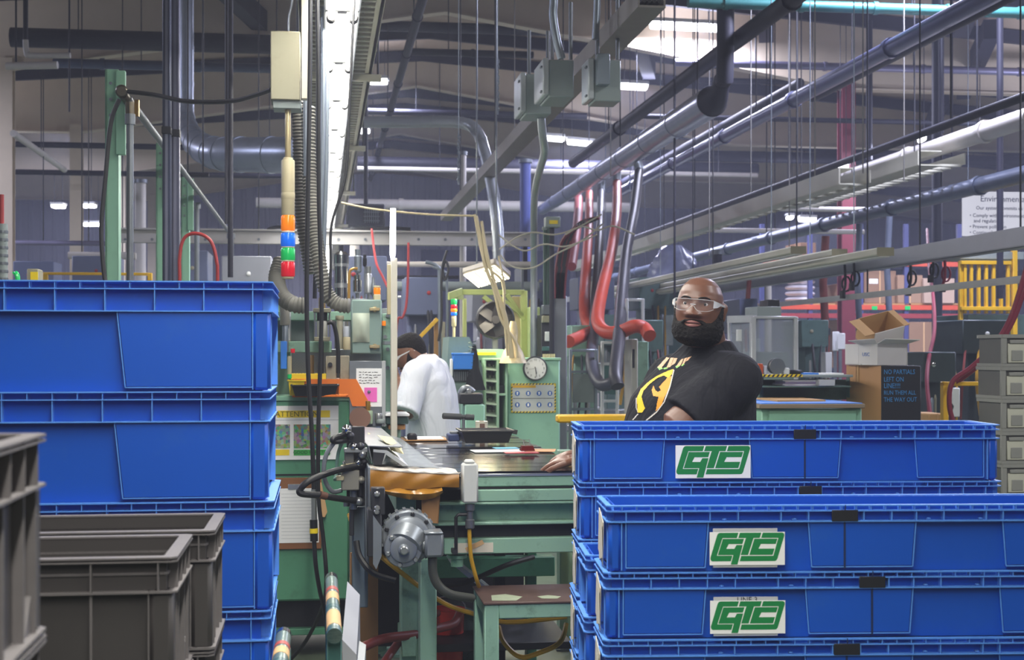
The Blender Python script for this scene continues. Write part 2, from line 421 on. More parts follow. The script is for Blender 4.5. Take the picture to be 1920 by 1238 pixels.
across(1200, 218, 22, 1990, 'roof_pipe', .04, navy, 'dark pipe crossing over the round exhaust duct', hang=(.4, .8))
across(1180, 290, 30, 1980, 'roof_pipe', .12, navy, 'broad dark pipe behind the red column', hang=(.4, .8))
across(1290, 4, 13, 1980, 'roof_pipe', .05, M('pipe_teal', '#3a7a78', .4, .2), 'teal pipe crossing at the very top beyond the biggest lamp', hang=(.1, .6), fl=5)
across(1370, 390, 22, 1640, 'roof_pipe', .04, pg, 'pale thin pipe by the small oval lamp', hang=(.4,))
across(1340, 432, 20, 1620, 'roof_pipe', .035, pg, 'pale thin pipe lowest of those by the oval lamp', hang=(.4,))
along(1712, 68, 12, 24, 'roof_pipe', .075, M('pipe_steel_blue', '#565a78', .35, .5), 'steel blue pipe slanting from the roof toward the exhaust duct', ext=3.4, hang=(.1, .5, .9), fl=6)
along(1860, 10, 11, 15, 'roof_pipe', .05, navy, 'thin dark pipe slanting beside the steel blue pipe', ext=3, hang=(.3,))
along(1470, 10, 12, 22, 'roof_pipe', .08, navy, 'dark double pipe slanting past the biggest ceiling lamp', ext=3.6, hang=(.2, .8), fl=2)
along(1935, 176, 10.5, 24, 'roof_pipe', .035, navy, 'long slim dark pipe rising above the pale cable tray', hang=(.1, .4, .7))
along(1935, 218, 12, 17, 'roof_pipe', .085, pg, 'pale wrapped pipe with dark bands by the red column', hang=(.2, .8), fl=3)
along(1500, 155, 18, 30, 'roof_pipe', .06, navy, 'dark pipe slanting above the galvanised exhaust duct', hang=(.1, .8))
along(1940, 322, 12, 30, 'round_duct', .075, M('duct_blue_grey', '#6b7488', .38, .5), 'blue grey round duct slanting in front of the white banner', cat='duct', hang=(.1, .4, .8), fl=9)
along(25, 250, 20, 24, 'roof_pipe', .05, pg, 'short pale pipe slanting past the beige column', hang=(.5,))
# scattered thin drop wires
for px, y0, y1, Z, mt, lb in ((895, 0, 205, 15, galv, 'pale wire hanging over the galvanised vent bend'), (965, 0, 300, 16, pg, 'pale wire hanging just beside the grey junction boxes'), (1240, 60, 150, 16, pg, 'short pale wire beneath the biggest ceiling lamp'),
                              (1528, 20, 330, 12, pg, 'pale wire in the roof, first of three before the red column'), (1618, 5, 325, 12, pg, 'pale twisted wire in the roof, middle of three before the red column'), (1695, 10, 340, 13, pg, 'pale wire in the roof, third of three, nearest the red column'),
                              (1408, 0, 360, 14, pg, 'pale wire crossing the upper end of the exhaust duct'), (1145, 210, 330, 15, pg, 'pale wire hanging above the red hoses'), (1785, 80, 300, 18, navy, 'dark rod hanging just past the navy post'),
                              (425, 0, 420, 9, navy, 'dark rod hanging behind the black cable loop'), (130, 20, 210, 18, navy, 'dark rod hanging above the beige column'), (1330, 180, 480, 15, pg, 'pale wire hanging above the bald man'), (1265, 360, 560, 15, navy, 'dark wire hanging before the bald man'), (1480, 300, 470, 15, pg, 'pale wire holding the longest unlit strip light')):
    a = P(px, y1, Z); mb = MB(); zt = roof_z(a.dot(CX)); mb.cyl(a, Vector((a.x, a.y, zt - .01)), .006 if mt is not navy else .012, n=5)
    solo('drop_wire', mb, navy if mt is navy else M('wire_grey', '#85837f', .5), lb, 'wire')
# vertical dark hangers at the far end of the hall
for px, y1, Z, r, lb in ((1875, 560, 14, .033, 'dark pipe post hanging straight down past the white banner'), (1757, 700, 20, .075, 'dark navy post standing close behind the red column'), (1765, 250, 16, .03, 'dark hanger dropping from the roof above the red column'), (1630, 300, 22, .05, 'dark drop post between the pale wires'), (432, 520, 8.5, .016, 'thin dark conduit dropping behind the diagonal pipe')):
    a = P(px, y1, Z); 
    if y1 >= 700: a.z = 0
    mb = MB(); mb.cyl(a, Vector((a.x, a.y, roof_z(a.dot(CX)) - .16)), r, n=10)
    solo('drop_post', mb, navy, lb, 'post')
# ceiling lamps
def ceil_lamp(px0, px1, py, Z, label, h=.09, tilt=0, light=0):
    a, b = P(px0, py, Z), P(px1, py + tilt, Z)
    if light:
        area('ceiling_lamp_light', (a + b) / 2 - Vector((0, 0, .09)), 1.0, .28, light, (.72, .74, 1)); area('ceiling_lamp_uplight', (a + b) / 2 + Vector((0, 0, .08)), 1.0, .28, light * .035, (.72, .74, 1), 0, R(180))
    t = thing('ceiling_lamp', label, 'lamp', (a + b) / 2, 0, 'high ceiling lamps')
    mb = MB(); mb.bar(a + Vector((0, 0, .03)), b + Vector((0, 0, .03)), .32, .06, b=.01); part('housing', mb, white, t, True)
    d = (b - a).normalized()
    mb = MB(); mb.bar(a + d * .02 + Vector((0, 0, -.02)), b - d * .02 + Vector((0, 0, -.02)), .28, h, b=.02); part('lit_diffuser', mb, lamp_e, t, True)
    for f in (.2, .8):
        q = a.lerp(b, f); m2 = MB(); m2.cyl(q + Vector((0, 0, .05)), Vector((q.x, q.y, roof_z(q.dot(CX)))), .006, n=5); part('hanger_rod', m2, dark, t, True)
ceil_lamp(1217, 1356, 43, 22, 'biggest lit ceiling lamp, above the exhaust duct', tilt=7, light=420)
ceil_lamp(1160, 1216, 158, 25, 'lit ceiling lamp just beside the grey junction boxes', tilt=3, light=250)
ceil_lamp(1062, 1116, 263, 28, 'lit ceiling lamp below the junction boxes, nearer the duct', tilt=5, light=380)
ceil_lamp(1018, 1060, 256, 28, 'lit ceiling lamp below the junction boxes, by the bent conduit', tilt=3)
ceil_lamp(690, 729, 150, 26, 'short lit ceiling lamp just beside the upper lamp row', light=250)
ceil_lamp(672, 694, 243, 28, 'tiny lit ceiling lamp by the lamp row near the vent bend')
ceil_lamp(86, 122, 234, 30, 'lit ceiling lamp just before the beige column', light=300)
ceil_lamp(136, 180, 231, 30, 'lit ceiling lamp between the beige column and the green post')
ceil_lamp(97, 122, 385, 34, 'low lit lamp just before the beige column')
ceil_lamp(135, 180, 384, 34, 'low lit lamp between the beige column and the green post', light=250)
ceil_lamp(154, 192, 419, 36, 'lowest and farthest lit lamp near the tall green post')
ceil_lamp(1497, 1530, 409, 30, 'small oval lit lamp under the pale cable tray', tilt=1, light=380)
ceil_lamp(1474, 1488, 406, 30, 'tiny oval lit lamp beside the small oval one')
ceil_lamp(1722, 1735, 258, 22, 'tiny oval lit lamp touching the red column', light=150)
ceil_lamp(1572, 1590, 311, 22, 'oval lit lamp at the end of the pale cable tray')
# skylights: translucent panels seen at the far bay
skym = M('skylight_panel', '#e8e4f6', .6, emit='#dcd8f4', es=.55, var=0)
for i, (x0, x1, y0, y1, Z) in enumerate(((40, 190, 248, 288, 42), (210, 295, 310, 342, 43), (1600, 1735, 348, 375, 43), (1655, 1740, 290, 305, 43), (1790, 1930, 296, 318, 43), (1650, 1690, 345, 368, 44))):
    a = P(x0, y1, Z); b = P(x1, y0, Z); mb = MB(); mb.box(a.x, b.x, Z, Z + .05, a.z, b.z)
    struct('window_%d' % (i + 1), mb, skym)
# ================================================================== BINS AND CRATES
def tub(W, d, h, t, inset, fl=.004):
    """open box: outer walls inset from the rim, floor, inner walls"""
    mb = MB(); i = inset
    mb.box(i, W - i, i, i + t, 0, h); mb.box(i, W - i, d - i - t, d - i, 0, h)
    mb.box(i, i + t, i + t, d - i - t, 0, h); mb.box(W - i - t, W - i, i + t, d - i - t, 0, h)
    mb.box(i + t, W - i - t, i + t, d - i - t, .004, .004 + fl)
    return mb
def frame_ring(mb, W, d, z0, z1, w, c=.008):
    """flat flange ring with clipped corners"""
    o = [(c, 0), (W - c, 0), (W, c), (W, d - c), (W - c, d), (c, d), (0, d - c), (0, c)]
    n = [(max(w, min(W - w, x)), max(w, min(d - w, y))) for x, y in o]
    n = [(w + c * .5, w), (W - w - c * .5, w), (W - w, w + c * .5), (W - w, d - w - c * .5), (W - w - c * .5, d - w), (w + c * .5, d - w), (w, d - w - c * .5), (w, w + c * .5)]
    vs = [(x, y, z) for z in (z0, z1) for x, y in o] + [(x, y, z) for z in (z0, z1) for x, y in n]
    fs = []
    for k in range(8):
        j = (k + 1) % 8
        fs += [(k, j, 8 + j, 8 + k), (16 + k, 24 + k, 24 + j, 16 + j), (8 + k, 8 + j, 24 + j, 24 + k), (k, 16 + k, 16 + j, j)]
    mb.add(vs, fs)
def crate(name, W, d, h, strip, band, pan, ribs_s, ribs_b, m, me, lipw, inset=.014, bottom=.006, corner=.035, side_ribs=3):
    """returns an Empty with tub, rim, ribs and raised panels; front on local y = 0"""
    t = thing(name, name, 'crate')
    part('tub', tub(W, d, h - .002, .003, inset), m, t)
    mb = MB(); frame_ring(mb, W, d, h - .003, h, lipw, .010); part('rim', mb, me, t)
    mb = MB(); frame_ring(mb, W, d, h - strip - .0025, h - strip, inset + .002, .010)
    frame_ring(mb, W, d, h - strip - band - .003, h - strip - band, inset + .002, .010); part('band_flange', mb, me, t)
    rb = MB()
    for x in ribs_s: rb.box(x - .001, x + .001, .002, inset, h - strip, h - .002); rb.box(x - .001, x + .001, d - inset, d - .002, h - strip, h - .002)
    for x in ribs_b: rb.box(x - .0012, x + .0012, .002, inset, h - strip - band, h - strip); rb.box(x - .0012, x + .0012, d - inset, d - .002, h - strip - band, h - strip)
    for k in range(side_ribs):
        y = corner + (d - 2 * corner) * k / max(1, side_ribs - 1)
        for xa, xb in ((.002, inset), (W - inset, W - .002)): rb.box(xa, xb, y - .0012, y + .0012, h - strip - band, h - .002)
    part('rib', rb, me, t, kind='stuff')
    # corner columns running down the body, one part for each corner
    zb = h - strip - band
    for sx in (0, 1):
        for sy in (0, 1):
            cb = MB(); fx_ = (lambda v: v) if not sx else (lambda v: W - v); fy_ = (lambda v: v) if not sy else (lambda v: d - v)
            cb.box(fx_(.006), fx_(corner), fy_(.006), fy_(corner), .002, zb, .008)
            part('corner_column', cb, m, t)
            cb = MB(); cb.box(fx_(corner - .0012), fx_(corner + .0012), fy_(.004), fy_(inset), .004, zb); cb.box(fx_(.004), fx_(inset), fy_(corner - .0012), fy_(corner + .0012), .004, zb)
            part('corner_fin', cb, me, t, kind='stuff')
    for x0, x1, s0, s1 in pan:                     # raised panels, narrower at the foot
        zt = zb - .001; z0 = bottom + .004
        for ya, yb in ((.007, inset), (d - .007, d - inset)):
            p = MB(); vs = [(x0, yb, zt), (x1, yb, zt), (x1 - s1, yb, z0), (x0 + s0, yb, z0), (x0 + .003, ya, zt), (x1 - .003, ya, zt), (x1 - s1 - .003, ya, z0 + .003), (x0 + s0 + .003, ya, z0 + .003)]
            p.add(vs, [(4, 5, 6, 7), (0, 1, 5, 4), (1, 2, 6, 5), (2, 3, 7, 6), (3, 0, 4, 7)])
            part('raised_panel', p, m, t)
        e = MB()
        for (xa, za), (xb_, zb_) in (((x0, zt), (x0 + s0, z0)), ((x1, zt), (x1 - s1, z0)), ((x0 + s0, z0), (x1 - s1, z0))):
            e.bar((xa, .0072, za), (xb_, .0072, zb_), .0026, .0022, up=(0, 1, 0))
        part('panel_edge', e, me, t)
    return t
# ---- long blue bins, 1.14 m
LW, LD, LH = 1.142, .24, .1518
def frange(a, b, n): return [a + (b - a) * i / (n - 1) for i in range(n)]
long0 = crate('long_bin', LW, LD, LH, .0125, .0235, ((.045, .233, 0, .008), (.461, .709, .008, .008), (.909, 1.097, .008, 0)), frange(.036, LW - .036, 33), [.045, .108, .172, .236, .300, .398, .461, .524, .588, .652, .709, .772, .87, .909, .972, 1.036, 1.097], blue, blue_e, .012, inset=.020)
mb = MB()
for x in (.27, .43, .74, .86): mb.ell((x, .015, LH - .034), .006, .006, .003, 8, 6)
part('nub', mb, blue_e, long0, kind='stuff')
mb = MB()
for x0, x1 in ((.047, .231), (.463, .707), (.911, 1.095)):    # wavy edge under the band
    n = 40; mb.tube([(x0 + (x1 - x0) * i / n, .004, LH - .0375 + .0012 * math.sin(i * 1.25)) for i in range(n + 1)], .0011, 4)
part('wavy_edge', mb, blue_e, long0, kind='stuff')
GREEN = M('logo_green', '#0b8243', .6, var=.02)
def logo(parent, x0, z0, w, y):
    """green interlocking GTC letters on a white card; x0,z0 = lower left of the card"""
    h = w * 202 / 463
    mb = MB(); mb.box(x0, x0 + w, y, y + .0012, z0, z0 + h); c = part('logo_card', mb, paper, parent)
    def pl(pts):
        m2 = MB(); m2.prism([((x - 97) / 463 * w, (250 - v) / 202 * h) for x, v in pts], (x0, y - .0004, z0), (1, 0, 0), (0, 0, 1), (0, .0006, 0)); return m2
    L = []
    L.append([(160, 52), (274, 52), (264, 84), (176, 84), (141, 192), (237, 192), (227, 226), (112, 226), (103, 218), (101, 206), (143, 66), (150, 56)])
    L.append([(178, 89), (308, 89), (298, 121), (214, 121), (199, 150), (249, 150), (262, 127), (300, 127), (268, 246), (227, 246), (243, 188), (147, 188)])
    L.append([(283, 52), (415, 52), (405, 84), (367, 84), (333, 188), (288, 188), (318, 89), (322, 84), (273, 84)])
    L.append([(424, 52), (545, 52), (555, 58), (557, 70), (513, 214), (505, 224), (495, 226), (282, 226), (291, 194), (489, 194), (520, 84), (414, 84)])
    L.append([(372, 89), (514, 89), (504, 121), (412, 121), (397, 150), (496, 150), (484, 188), (341, 188)])
    m3 = MB()
    for q in L:
        a = pl(q); m3.add(a.v, a.f)
    part('logo_letters', m3, GREEN, c, smooth=0)
def long_extra(b, seam, patch=True, logo_x=None, logo_z=.0, plac=True, word=None):
    mb = MB(); mb.box(seam - .0022, seam + .0022, .0055, .020, .006, LH - .037); mb.box(seam - .001, seam + .001, -.0006, .003, LH - .013, LH); part('seam', mb, M('seam_dark', '#0b2350', .6), b)
    mb = MB(); mb.box(seam - .031, seam + .029, -.0012, .003, LH - .038, LH - .012, .001); part('black_patch', mb, M('black_tape', '#12141c', .55, var=.4, scale=60), b)
    if logo_x is not None:
        if plac:
            mb = MB(); mb.box(logo_x + .008, logo_x + .155, .003, .0045, logo_z - .006, logo_z + .083, .001); p = part('grey_placard', mb, greyp, b)
            if word: text('lettering', word, .017, ink, p, (logo_x + .085, .0025, logo_z + .076), (R(90), 0, 0))
        logo(b, logo_x, logo_z, .1715 if plac else .2014, .0008)
def end_card(b):
    mb = MB(); mb.obox((.0, LD * .52, .068), Vector((.0008, 0, .0)), Vector((0, .05, .012)), Vector((0, -.01, .05))); mb.obox((-.004, LD * .40, .06), Vector((.0008, 0, .0)), Vector((0, .03, -.006)), Vector((0, .006, .04))); part('end_card', mb, M('old_card', '#cfc9bb', .8), b)
def dolly(name, x, y, rz, W, d, label, h=.04):
    t = thing(name, label, 'dolly', (x, y, 0), rz)
    mb = MB(); mb.box(.0, W, 0, d, h - .014, h, .003); part('deck', mb, dark, t)
    for i in (0, 1):
        for j in (0, 1):
            m2 = MB(); m2.cyl((W * (.06 + .88 * i), d * (.2 + .6 * j) - .012, .0131), (W * (.06 + .88 * i), d * (.2 + .6 * j) + .012, .0131), .013, n=12); part('caster', m2, black, t)
    return t
YAW = R(2.2)
def corner(px, Z): return Vector(((px - 960) / F * Z, Z, 0))
first = True
def long_stack(cx, n, name, dx, info, dl):
    global first
    dolly('dolly', cx.x, cx.y, YAW, LW, LD, dl)
    for i in range(n):
        z = .04 + i * LH; k = n - 1 - i
        off = dx[k] if k < len(dx) else random.uniform(-.004, .004)
        loc = (cx.x + off, cx.y + random.uniform(-.002, .002), z)
        lab = name(k, n)
        if first: b = long0; b.location = loc; b.rotation_euler = (0, 0, YAW); b['label'] = lab; b['group'] = 'long blue bins in stacks'; first = False; ROOT[b.name] = Matrix.Translation(Vector(loc)) @ Matrix.Rotation(YAW, 4, 'Z')
        else: b = dup(long0, loc, YAW, lab, 'long blue bins in stacks', drop=('seam', 'black_patch', 'logo_card', 'grey_placard', 'end_card'))
        YIELD.append((b, k))
ORD = ['top', 'second', 'third', 'fourth', 'fifth', 'sixth', 'seventh', 'eighth']
long0['category'] = 'bin'; YIELD = []
fx = corner(1137, 3.25); rx = corner(1083, 3.83); mx = corner(1098, 3.53)
long_stack(rx, 8, lambda k, n: ['top long blue bin of the rear stack, green logo card, below the man in black', 'second long blue bin of the rear stack, just its band showing'][k] if k < 2 else '%s long blue bin down the rear stack' % ORD[k], (0, .004, .002), None, 'flat dolly under the rear stack of long blue bins')
for b, k in YIELD: long_extra(b, (.611, .622, .6, .59, .61, .6, .6, .6)[k], logo_x=.262 if k == 0 else None, logo_z=.010, plac=False); end_card(b)
YIELD = []
long_stack(fx, 7, lambda k, n: ['topmost long blue bin of the nearest stack, green logo over grey placard', 'second long blue bin of the nearest stack, logo card low on its placard', 'third long blue bin of the nearest stack, cut by the lower picture edge'][k] if k < 3 else '%s long blue bin down the nearest stack' % ORD[k], (0, -.006, -.008), None, 'flat dolly under the nearest stack of long blue bins')
for b, k in YIELD: long_extra(b, (.5445, .614, .557, .56, .6, .6, .6)[k], logo_x=(.2345, .242)[k] if k < 2 else None, logo_z=(.016, .012)[k] if k < 2 else 0, word='LINE 3' if k == 1 else None); end_card(b)
YIELD = []
long_stack(mx, 6, lambda k, n: '%s long blue bin of the short stack squeezed between the two taller stacks' % ORD[k], (0, -.004, .003), None, 'flat dolly under the squeezed middle stack of long blue bins')
for b, k in YIELD: long_extra(b, .6)

# ---- tall blue bins at the left
TW, TD, TH = 1.16, .6, .2706
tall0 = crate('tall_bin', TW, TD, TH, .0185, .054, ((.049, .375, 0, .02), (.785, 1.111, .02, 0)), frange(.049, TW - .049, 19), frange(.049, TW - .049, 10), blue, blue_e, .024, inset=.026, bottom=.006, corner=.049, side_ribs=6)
tall0['category'] = 'bin'
Zt = 3.55; s = Zt / F
pr = Vector(((513 - 960) * s, Zt, 0))
tl = ['topmost tall blue bin of the big stack', 'second tall blue bin from the top of the big stack', 'third tall blue bin of the big stack, behind the brown crates', 'fourth tall blue bin of the big stack, mostly behind brown crates', 'fifth tall blue bin of the big stack, near its foot', 'lowest tall blue bin of the big stack on the floor']
for k in range(6):
    off = (-.002, -.008, .002, -.006, -.012, -.004)[k]
    loc = pr - CX * (TW - off) + Vector((0, 0, (5 - k) * TH))
    if k == 0: tall0.location = loc; tall0.rotation_euler = (0, 0, A); tall0['label'] = tl[0]; tall0['group'] = 'tall blue bins in the big stack'
    else: dup(tall0, loc, A, tl[k], 'tall blue bins in the big stack')
# ---- brown crates
BW, BD, BH = .40, .30, .2245
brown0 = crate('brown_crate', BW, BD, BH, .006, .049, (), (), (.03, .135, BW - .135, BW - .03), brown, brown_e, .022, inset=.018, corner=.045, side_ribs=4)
mb = MB()
for x in (.135, BW - .135):
    mb.box(x - .002, x + .002, .006, .018, .006, BH - .055); mb.box(x - .002, x + .002, BD - .018, BD - .006, .006, BH - .055)
for y in (.1, .2):
    mb.box(.006, .018, y - .002, y + .002, .006, BH - .055); mb.box(BW - .018, BW - .006, y - .002, y + .002, .006, BH - .055)
for y0, sg in ((.03, 1), (BD - .03, -1)):                # triangular gussets at the foot of the ends
    for xx, dx_ in ((BW - .018, .012), (.018, -.012)):
        mb.prism([(0, 0), (sg * .05, 0), (0, .06)], (xx, y0, .008), (0, 1, 0), (0, 0, 1), (dx_ * .7, 0, 0))
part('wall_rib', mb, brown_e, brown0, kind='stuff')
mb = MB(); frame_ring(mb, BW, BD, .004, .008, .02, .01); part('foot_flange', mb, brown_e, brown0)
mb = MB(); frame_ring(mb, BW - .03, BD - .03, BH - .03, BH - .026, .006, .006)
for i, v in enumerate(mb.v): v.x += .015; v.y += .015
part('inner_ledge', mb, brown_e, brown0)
brown0['category'] = 'crate'
def brown_stack(px, Z, ztop, lab, back=False):
    global bfirst
    n = 5 if ztop < 1.2 else 6
    hb = ztop - n * BH
    pr_ = Vector(((px - 960) / F * Z, Z, 0)) - CX * BW
    if hb > .005:
        t = thing('pallet', 'low dark pallet under %s' % lab[1], 'pallet', (pr_.x, pr_.y, 0), A); m2 = MB(); m2.box(0, BW, 0, BD, hb - .01, hb); part('deck', m2, dark, t)
        for f in (0, .45, .9):
            m2 = MB(); m2.box(BW * f, BW * (f + .1), 0, BD, 0, hb - .01); part('runner', m2, dark, t)
    for k in range(n):
        loc = pr_ + Vector((random.uniform(-.002, .002), 0, hb + k * BH)); q = n - 1 - k
        l = (ORD[q] + ' brown plastic crate of ' + lab[1]) if q else ('topmost brown plastic crate, open, of ' + lab[1])
        if bfirst: brown0.location = loc; brown0.rotation_euler = (0, 0, A); brown0['label'] = l; brown0['group'] = 'brown plastic crates in stacks'; bfirst = False; r = brown0
        else: r = dup(brown0, loc, A, l, 'brown plastic crates in stacks')
        TOPS[lab[0]] = r
bfirst = True; TOPS = {}
brown_stack(332, 2.31, CH - 385 / F * 2.31, ('a', 'the stack before the big blue stack, lower rim'))
brown_stack(402, 2.66, CH - 335 / F * 2.66, ('b', 'the stack touching the big blue stack, higher rim'))
# nearest stack: right rear corner of the rim at px (88, 815)
zc = CH - 152 / F * 1.62
pc = Vector(((88 - 960) / F * 1.62, 1.62, 0)) - B * BD
pxc = 960 + F * pc.x / pc.y
brown_stack(pxc, pc.y, zc, ('c', 'the closest stack, blurred and cut off'))
# a card label with a red mark on the end of the closest stack's second crate
t = TOPS['c']
cm = MB(); cm.box(BW + .001, BW + .0025, .10, .22, -.13, -.02, .0005); c1 = part('card_label', cm, M('beige_card', '#b9a58c', .8), t)
cm = MB(); cm.box(BW + .0025, BW + .0032, .16, .2, -.055, -.03); part('red_mark', cm, M('red_mark', '#c03038', .6), c1)
# ---- grey folding crates stacked at the edge
gm = M('grey_crate_plastic', '#8f8f88', .55, var=.1, grime=.15)
gd = M('grey_crate_dark', '#5d5c58', .55)
gfr = Fr(1878, 7.6, 0, A)
g0 = thing('folding_crate', 'folding crate', 'crate')
GW, GD, GH = .4, .3, .1715
mb = tub(GW, GD, GH - .004, .004, .012); part('tub', mb, gd, g0)
mb = MB(); frame_ring(mb, GW, GD, GH - .02, GH - .001, .02, .006); frame_ring(mb, GW, GD, 0, .016, .016, .006); part('rim', mb, gm, g0)
for x in (.0, .145, .24, GW - .03):
    mb = MB(); mb.box(x, x + .03, .002, .014, .016, GH - .02, .002); part('post', mb, gm, g0)
for x0, x1 in ((.036, .14), (.28, .365)):
    mb = MB(); mb.box(x0, x1, .005, .013, .02, GH - .05, .003); p = part('window_panel', mb, M('grey_crate_pale', '#c3c2b0', .6), g0)
    mb = MB(); mb.box(x0 + .02, x1 - .02, .002, .006, .03, GH - .085, .002); mb.box(x0 + .01, x1 - .01, .0, .008, GH - .05, GH - .03, .003); part('catch', mb, gm, p)
for k in range(9):
    l = 'grey folding crate, %s from the top of the stack at the picture edge' % (['first', 'second', 'third', 'fourth', 'fifth', 'sixth', 'seventh', 'eighth', 'ninth'][8 - k])
    loc = gfr.o + Vector((random.uniform(-.004, .004), 0, k * GH))
    if k == 0: g0.location = loc; g0.rotation_euler = (0, 0, A); g0['label'] = l; g0['group'] = 'grey folding crates'
    else: dup(g0, loc, A, l, 'grey folding crates')
# ================================================================== LAMP ROW, LADDER TRAY, SIGNAL TOWER, HOSES, LEFT FRAMES
b0 = 6.85 - 1.22 * 2
for i in range(21):
    b = b0 + 1.22 * i
    t = thing('strip_lamp', ['nearest', 'second nearest', 'third nearest', 'fourth nearest', 'fifth nearest', 'sixth nearest', 'seventh nearest', 'eighth nearest', 'ninth nearest', 'tenth nearest', 'eleventh nearest', 'twelfth nearest', 'thirteenth nearest', 'eighth farthest', 'seventh farthest', 'sixth farthest', 'fifth farthest', 'fourth farthest', 'third farthest', 'second farthest', 'farthest'][i] + ' lit twin tube strip lamp of the long row under the ladder tray', 'lamp', hall(ROWC, b + .61, ROWZ), A, 'lit strip lamps of the long row')
    mb = MB(); mb.box(-.085, .085, -.605, .605, 0, .055, .008); part('housing', mb, white, t)
    for x in (-.052, .052):
        mb = MB(); mb.cyl((x, -.585, -.034), (x, .585, -.034), .0165, n=10); part('lit_tube', mb, tube_e, t)
        for y in (-.596, .596):
            m2 = MB(); m2.cyl((x, y - .013, -.034), (x, y + .013, -.034), .0225, n=10); m2.box(x - .012, x + .012, y - .006, y + .006, -.04, 0); part('socket', m2, M('socket_dark', '#1c1a18', .6), t)
    mb = MB(); mb.box(-.022, .022, -.608, -.575, -.004, 0, .001); part('joint_plate', mb, dark, t)
t = thing('ladder_tray', 'long pale ladder cable tray above the lit lamp row', 'cable tray', hall(ROWC, 4.4, ROWZ + .1), A)
trm = M('tray_beige_grey', '#a9a692', .5, .2, var=.1)
LT = 26.0
for x in (-.2, .2):
    mb = MB(); mb.box(x - .012, x + .012, 0, LT, 0, .09, .003); mb.box(x - .012 - (.02 if x > 0 else 0), x + .012 + (.02 if x < 0 else 0), 0, LT, 0, .006); part('side_rail', mb, trm, t)
rg = MB(); rg.box(-.19, .19, -.02, .02, .012, .03, .004); rme = rg.mesh('rung', trm)
for k in range(120):
    o = bpy.data.objects.new('rung', rme); COL.objects.link(o); o.parent = t; o.location = (0, .06 + .115 * k, 0)
mb = MB()
for k in range(120, 225): mb.box(-.19, .19, .06 + .115 * k - .02, .06 + .115 * k + .02, .012, .03)
part('rungs_far', mb, trm, t, kind='stuff')
cm = MB()
for k in range(5): cm.tube(spline([(-.15 + .05 * k + .01 * math.sin(j + k), LT * j / 12, .055 + .008 * math.sin(j * 2 + k)) for j in range(13)], 3), .012, 6)
part('tray_cables', cm, black, t, kind='stuff')
for k, y in enumerate((2.05, 4.5, 7.6, 11, 15, 20)):
    m2 = MB(); m2.box(-.26, .27, y - .025, y + .025, -.045, -.004, .003); part('cross_bar', m2, trm, t)
    for x in (-.24, .25):
        m3 = MB(); p = hall(ROWC + x, 4.4 + y, 0); m3.cyl((x, y, -.04), (x, y, roof_z(ROWC + x) - ROWZ - .1), .007, n=6); part('hanger_rod', m3, dark, t)
# flexible conduits and pipes falling along the tray
def drop(name, pts, Z, r, mat, label, cat='cable', n=8, group=None):
    q = [P(p[0], p[1], p[2] if len(p) > 2 else Z) for p in pts]
    mb = MB(); mb.tube(spline(q, 6), r, n); return solo(name, mb, mat, label, cat, group)
def corrug(name, pts, Z, r, label, step=.016, mat=hose):
    q = spline([P(p[0], p[1], p[2] if len(p) > 2 else Z) for p in pts], 30)
    L = [0]
    for a, b in zip(q, q[1:]): L.append(L[-1] + (b - a).length)
    n = int(L[-1] / step); out = []; rs = []; j = 0
    for k in range(n * 2 + 1):
        s_ = k * step / 2
        while j < len(L) - 2 and L[j + 1] < s_: j += 1
        f = min(1, (s_ - L[j]) / max(1e-9, L[j + 1] - L[j])); out.append(q[j].lerp(q[j + 1], f)); rs.append(r if k % 2 else r * .82)
    mb = MB(); mb.tube(out, rs, 12)
    return solo(name, mb, mat, label, 'hose', smooth=60)
corrug('corrugated_hose', [(560, 190), (562, 300), (566, 400), (574, 460), (584, 520)], 6.9, .034, 'dark corrugated hose hanging right beside the signal tower', mat=M('hose_dark', '#55534d', .5))
corrug('corrugated_hose', [(577, 200, 6.7), (580, 330, 6.7), (590, 430, 6.65), (600, 500, 6.6), (612, 548, 6.6), (632, 570, 6.6), (660, 574, 6.6)], 6.6, .036, 'long grey corrugated hose curving into the green panel door')
corrug('corrugated_hose', [(528, 488, 6.75), (519, 520, 6.7), (526, 552, 6.6), (548, 570, 6.55), (574, 573, 6.55)], 6.5, .040, 'short grey corrugated hose curling under the signal tower')
for i, (px, px2, y0, y1, Z, r, lb) in enumerate(((606, 598, -20, 470, 7.2, .012, 'grey steel conduit beside the lamp row, outer'), (596, 590, -20, 560, 7.0, .010, 'dark conduit running down between the corrugated hoses'), (573, 574, -60, 330, 6.5, .012, 'bright short conduit under the beige box edge'), (612, 604, 40, 520, 7.6, .014, 'pale conduit nearest the lamp row'))):
    drop('conduit', [(px, y0), (px, (y0 + y1) / 2), (px2, y1)], Z, r, galv if i != 1 else dark, lb, 'conduit')
drop('power_cable', [(582, -90), (581, 130), (577, 380), (575, 560), (578, 700), (584, 800), (588, 900), (590, 985)], 5.9, .0095, black, 'thick black cable falling in front of the attention poster, outer one')
drop('power_cable', [(594, -80), (597, 160), (598, 380), (603, 560), (600, 700), (597, 800), (597, 930), (606, 1010), (612, 1090), (604, 1140, 6.3), (575, 1200, 6.6), (545, 1237, 6.74)], 6.05, .009, black, 'thick black cable falling past the poster and curling to the floor')
drop('thin_cable', [(668, -80), (655, 200), (648, 330), (622, 420), (620, 500), (618, 560)], 6.3, .006, black, 'thin black cable in front of the lamp row end', n=6)
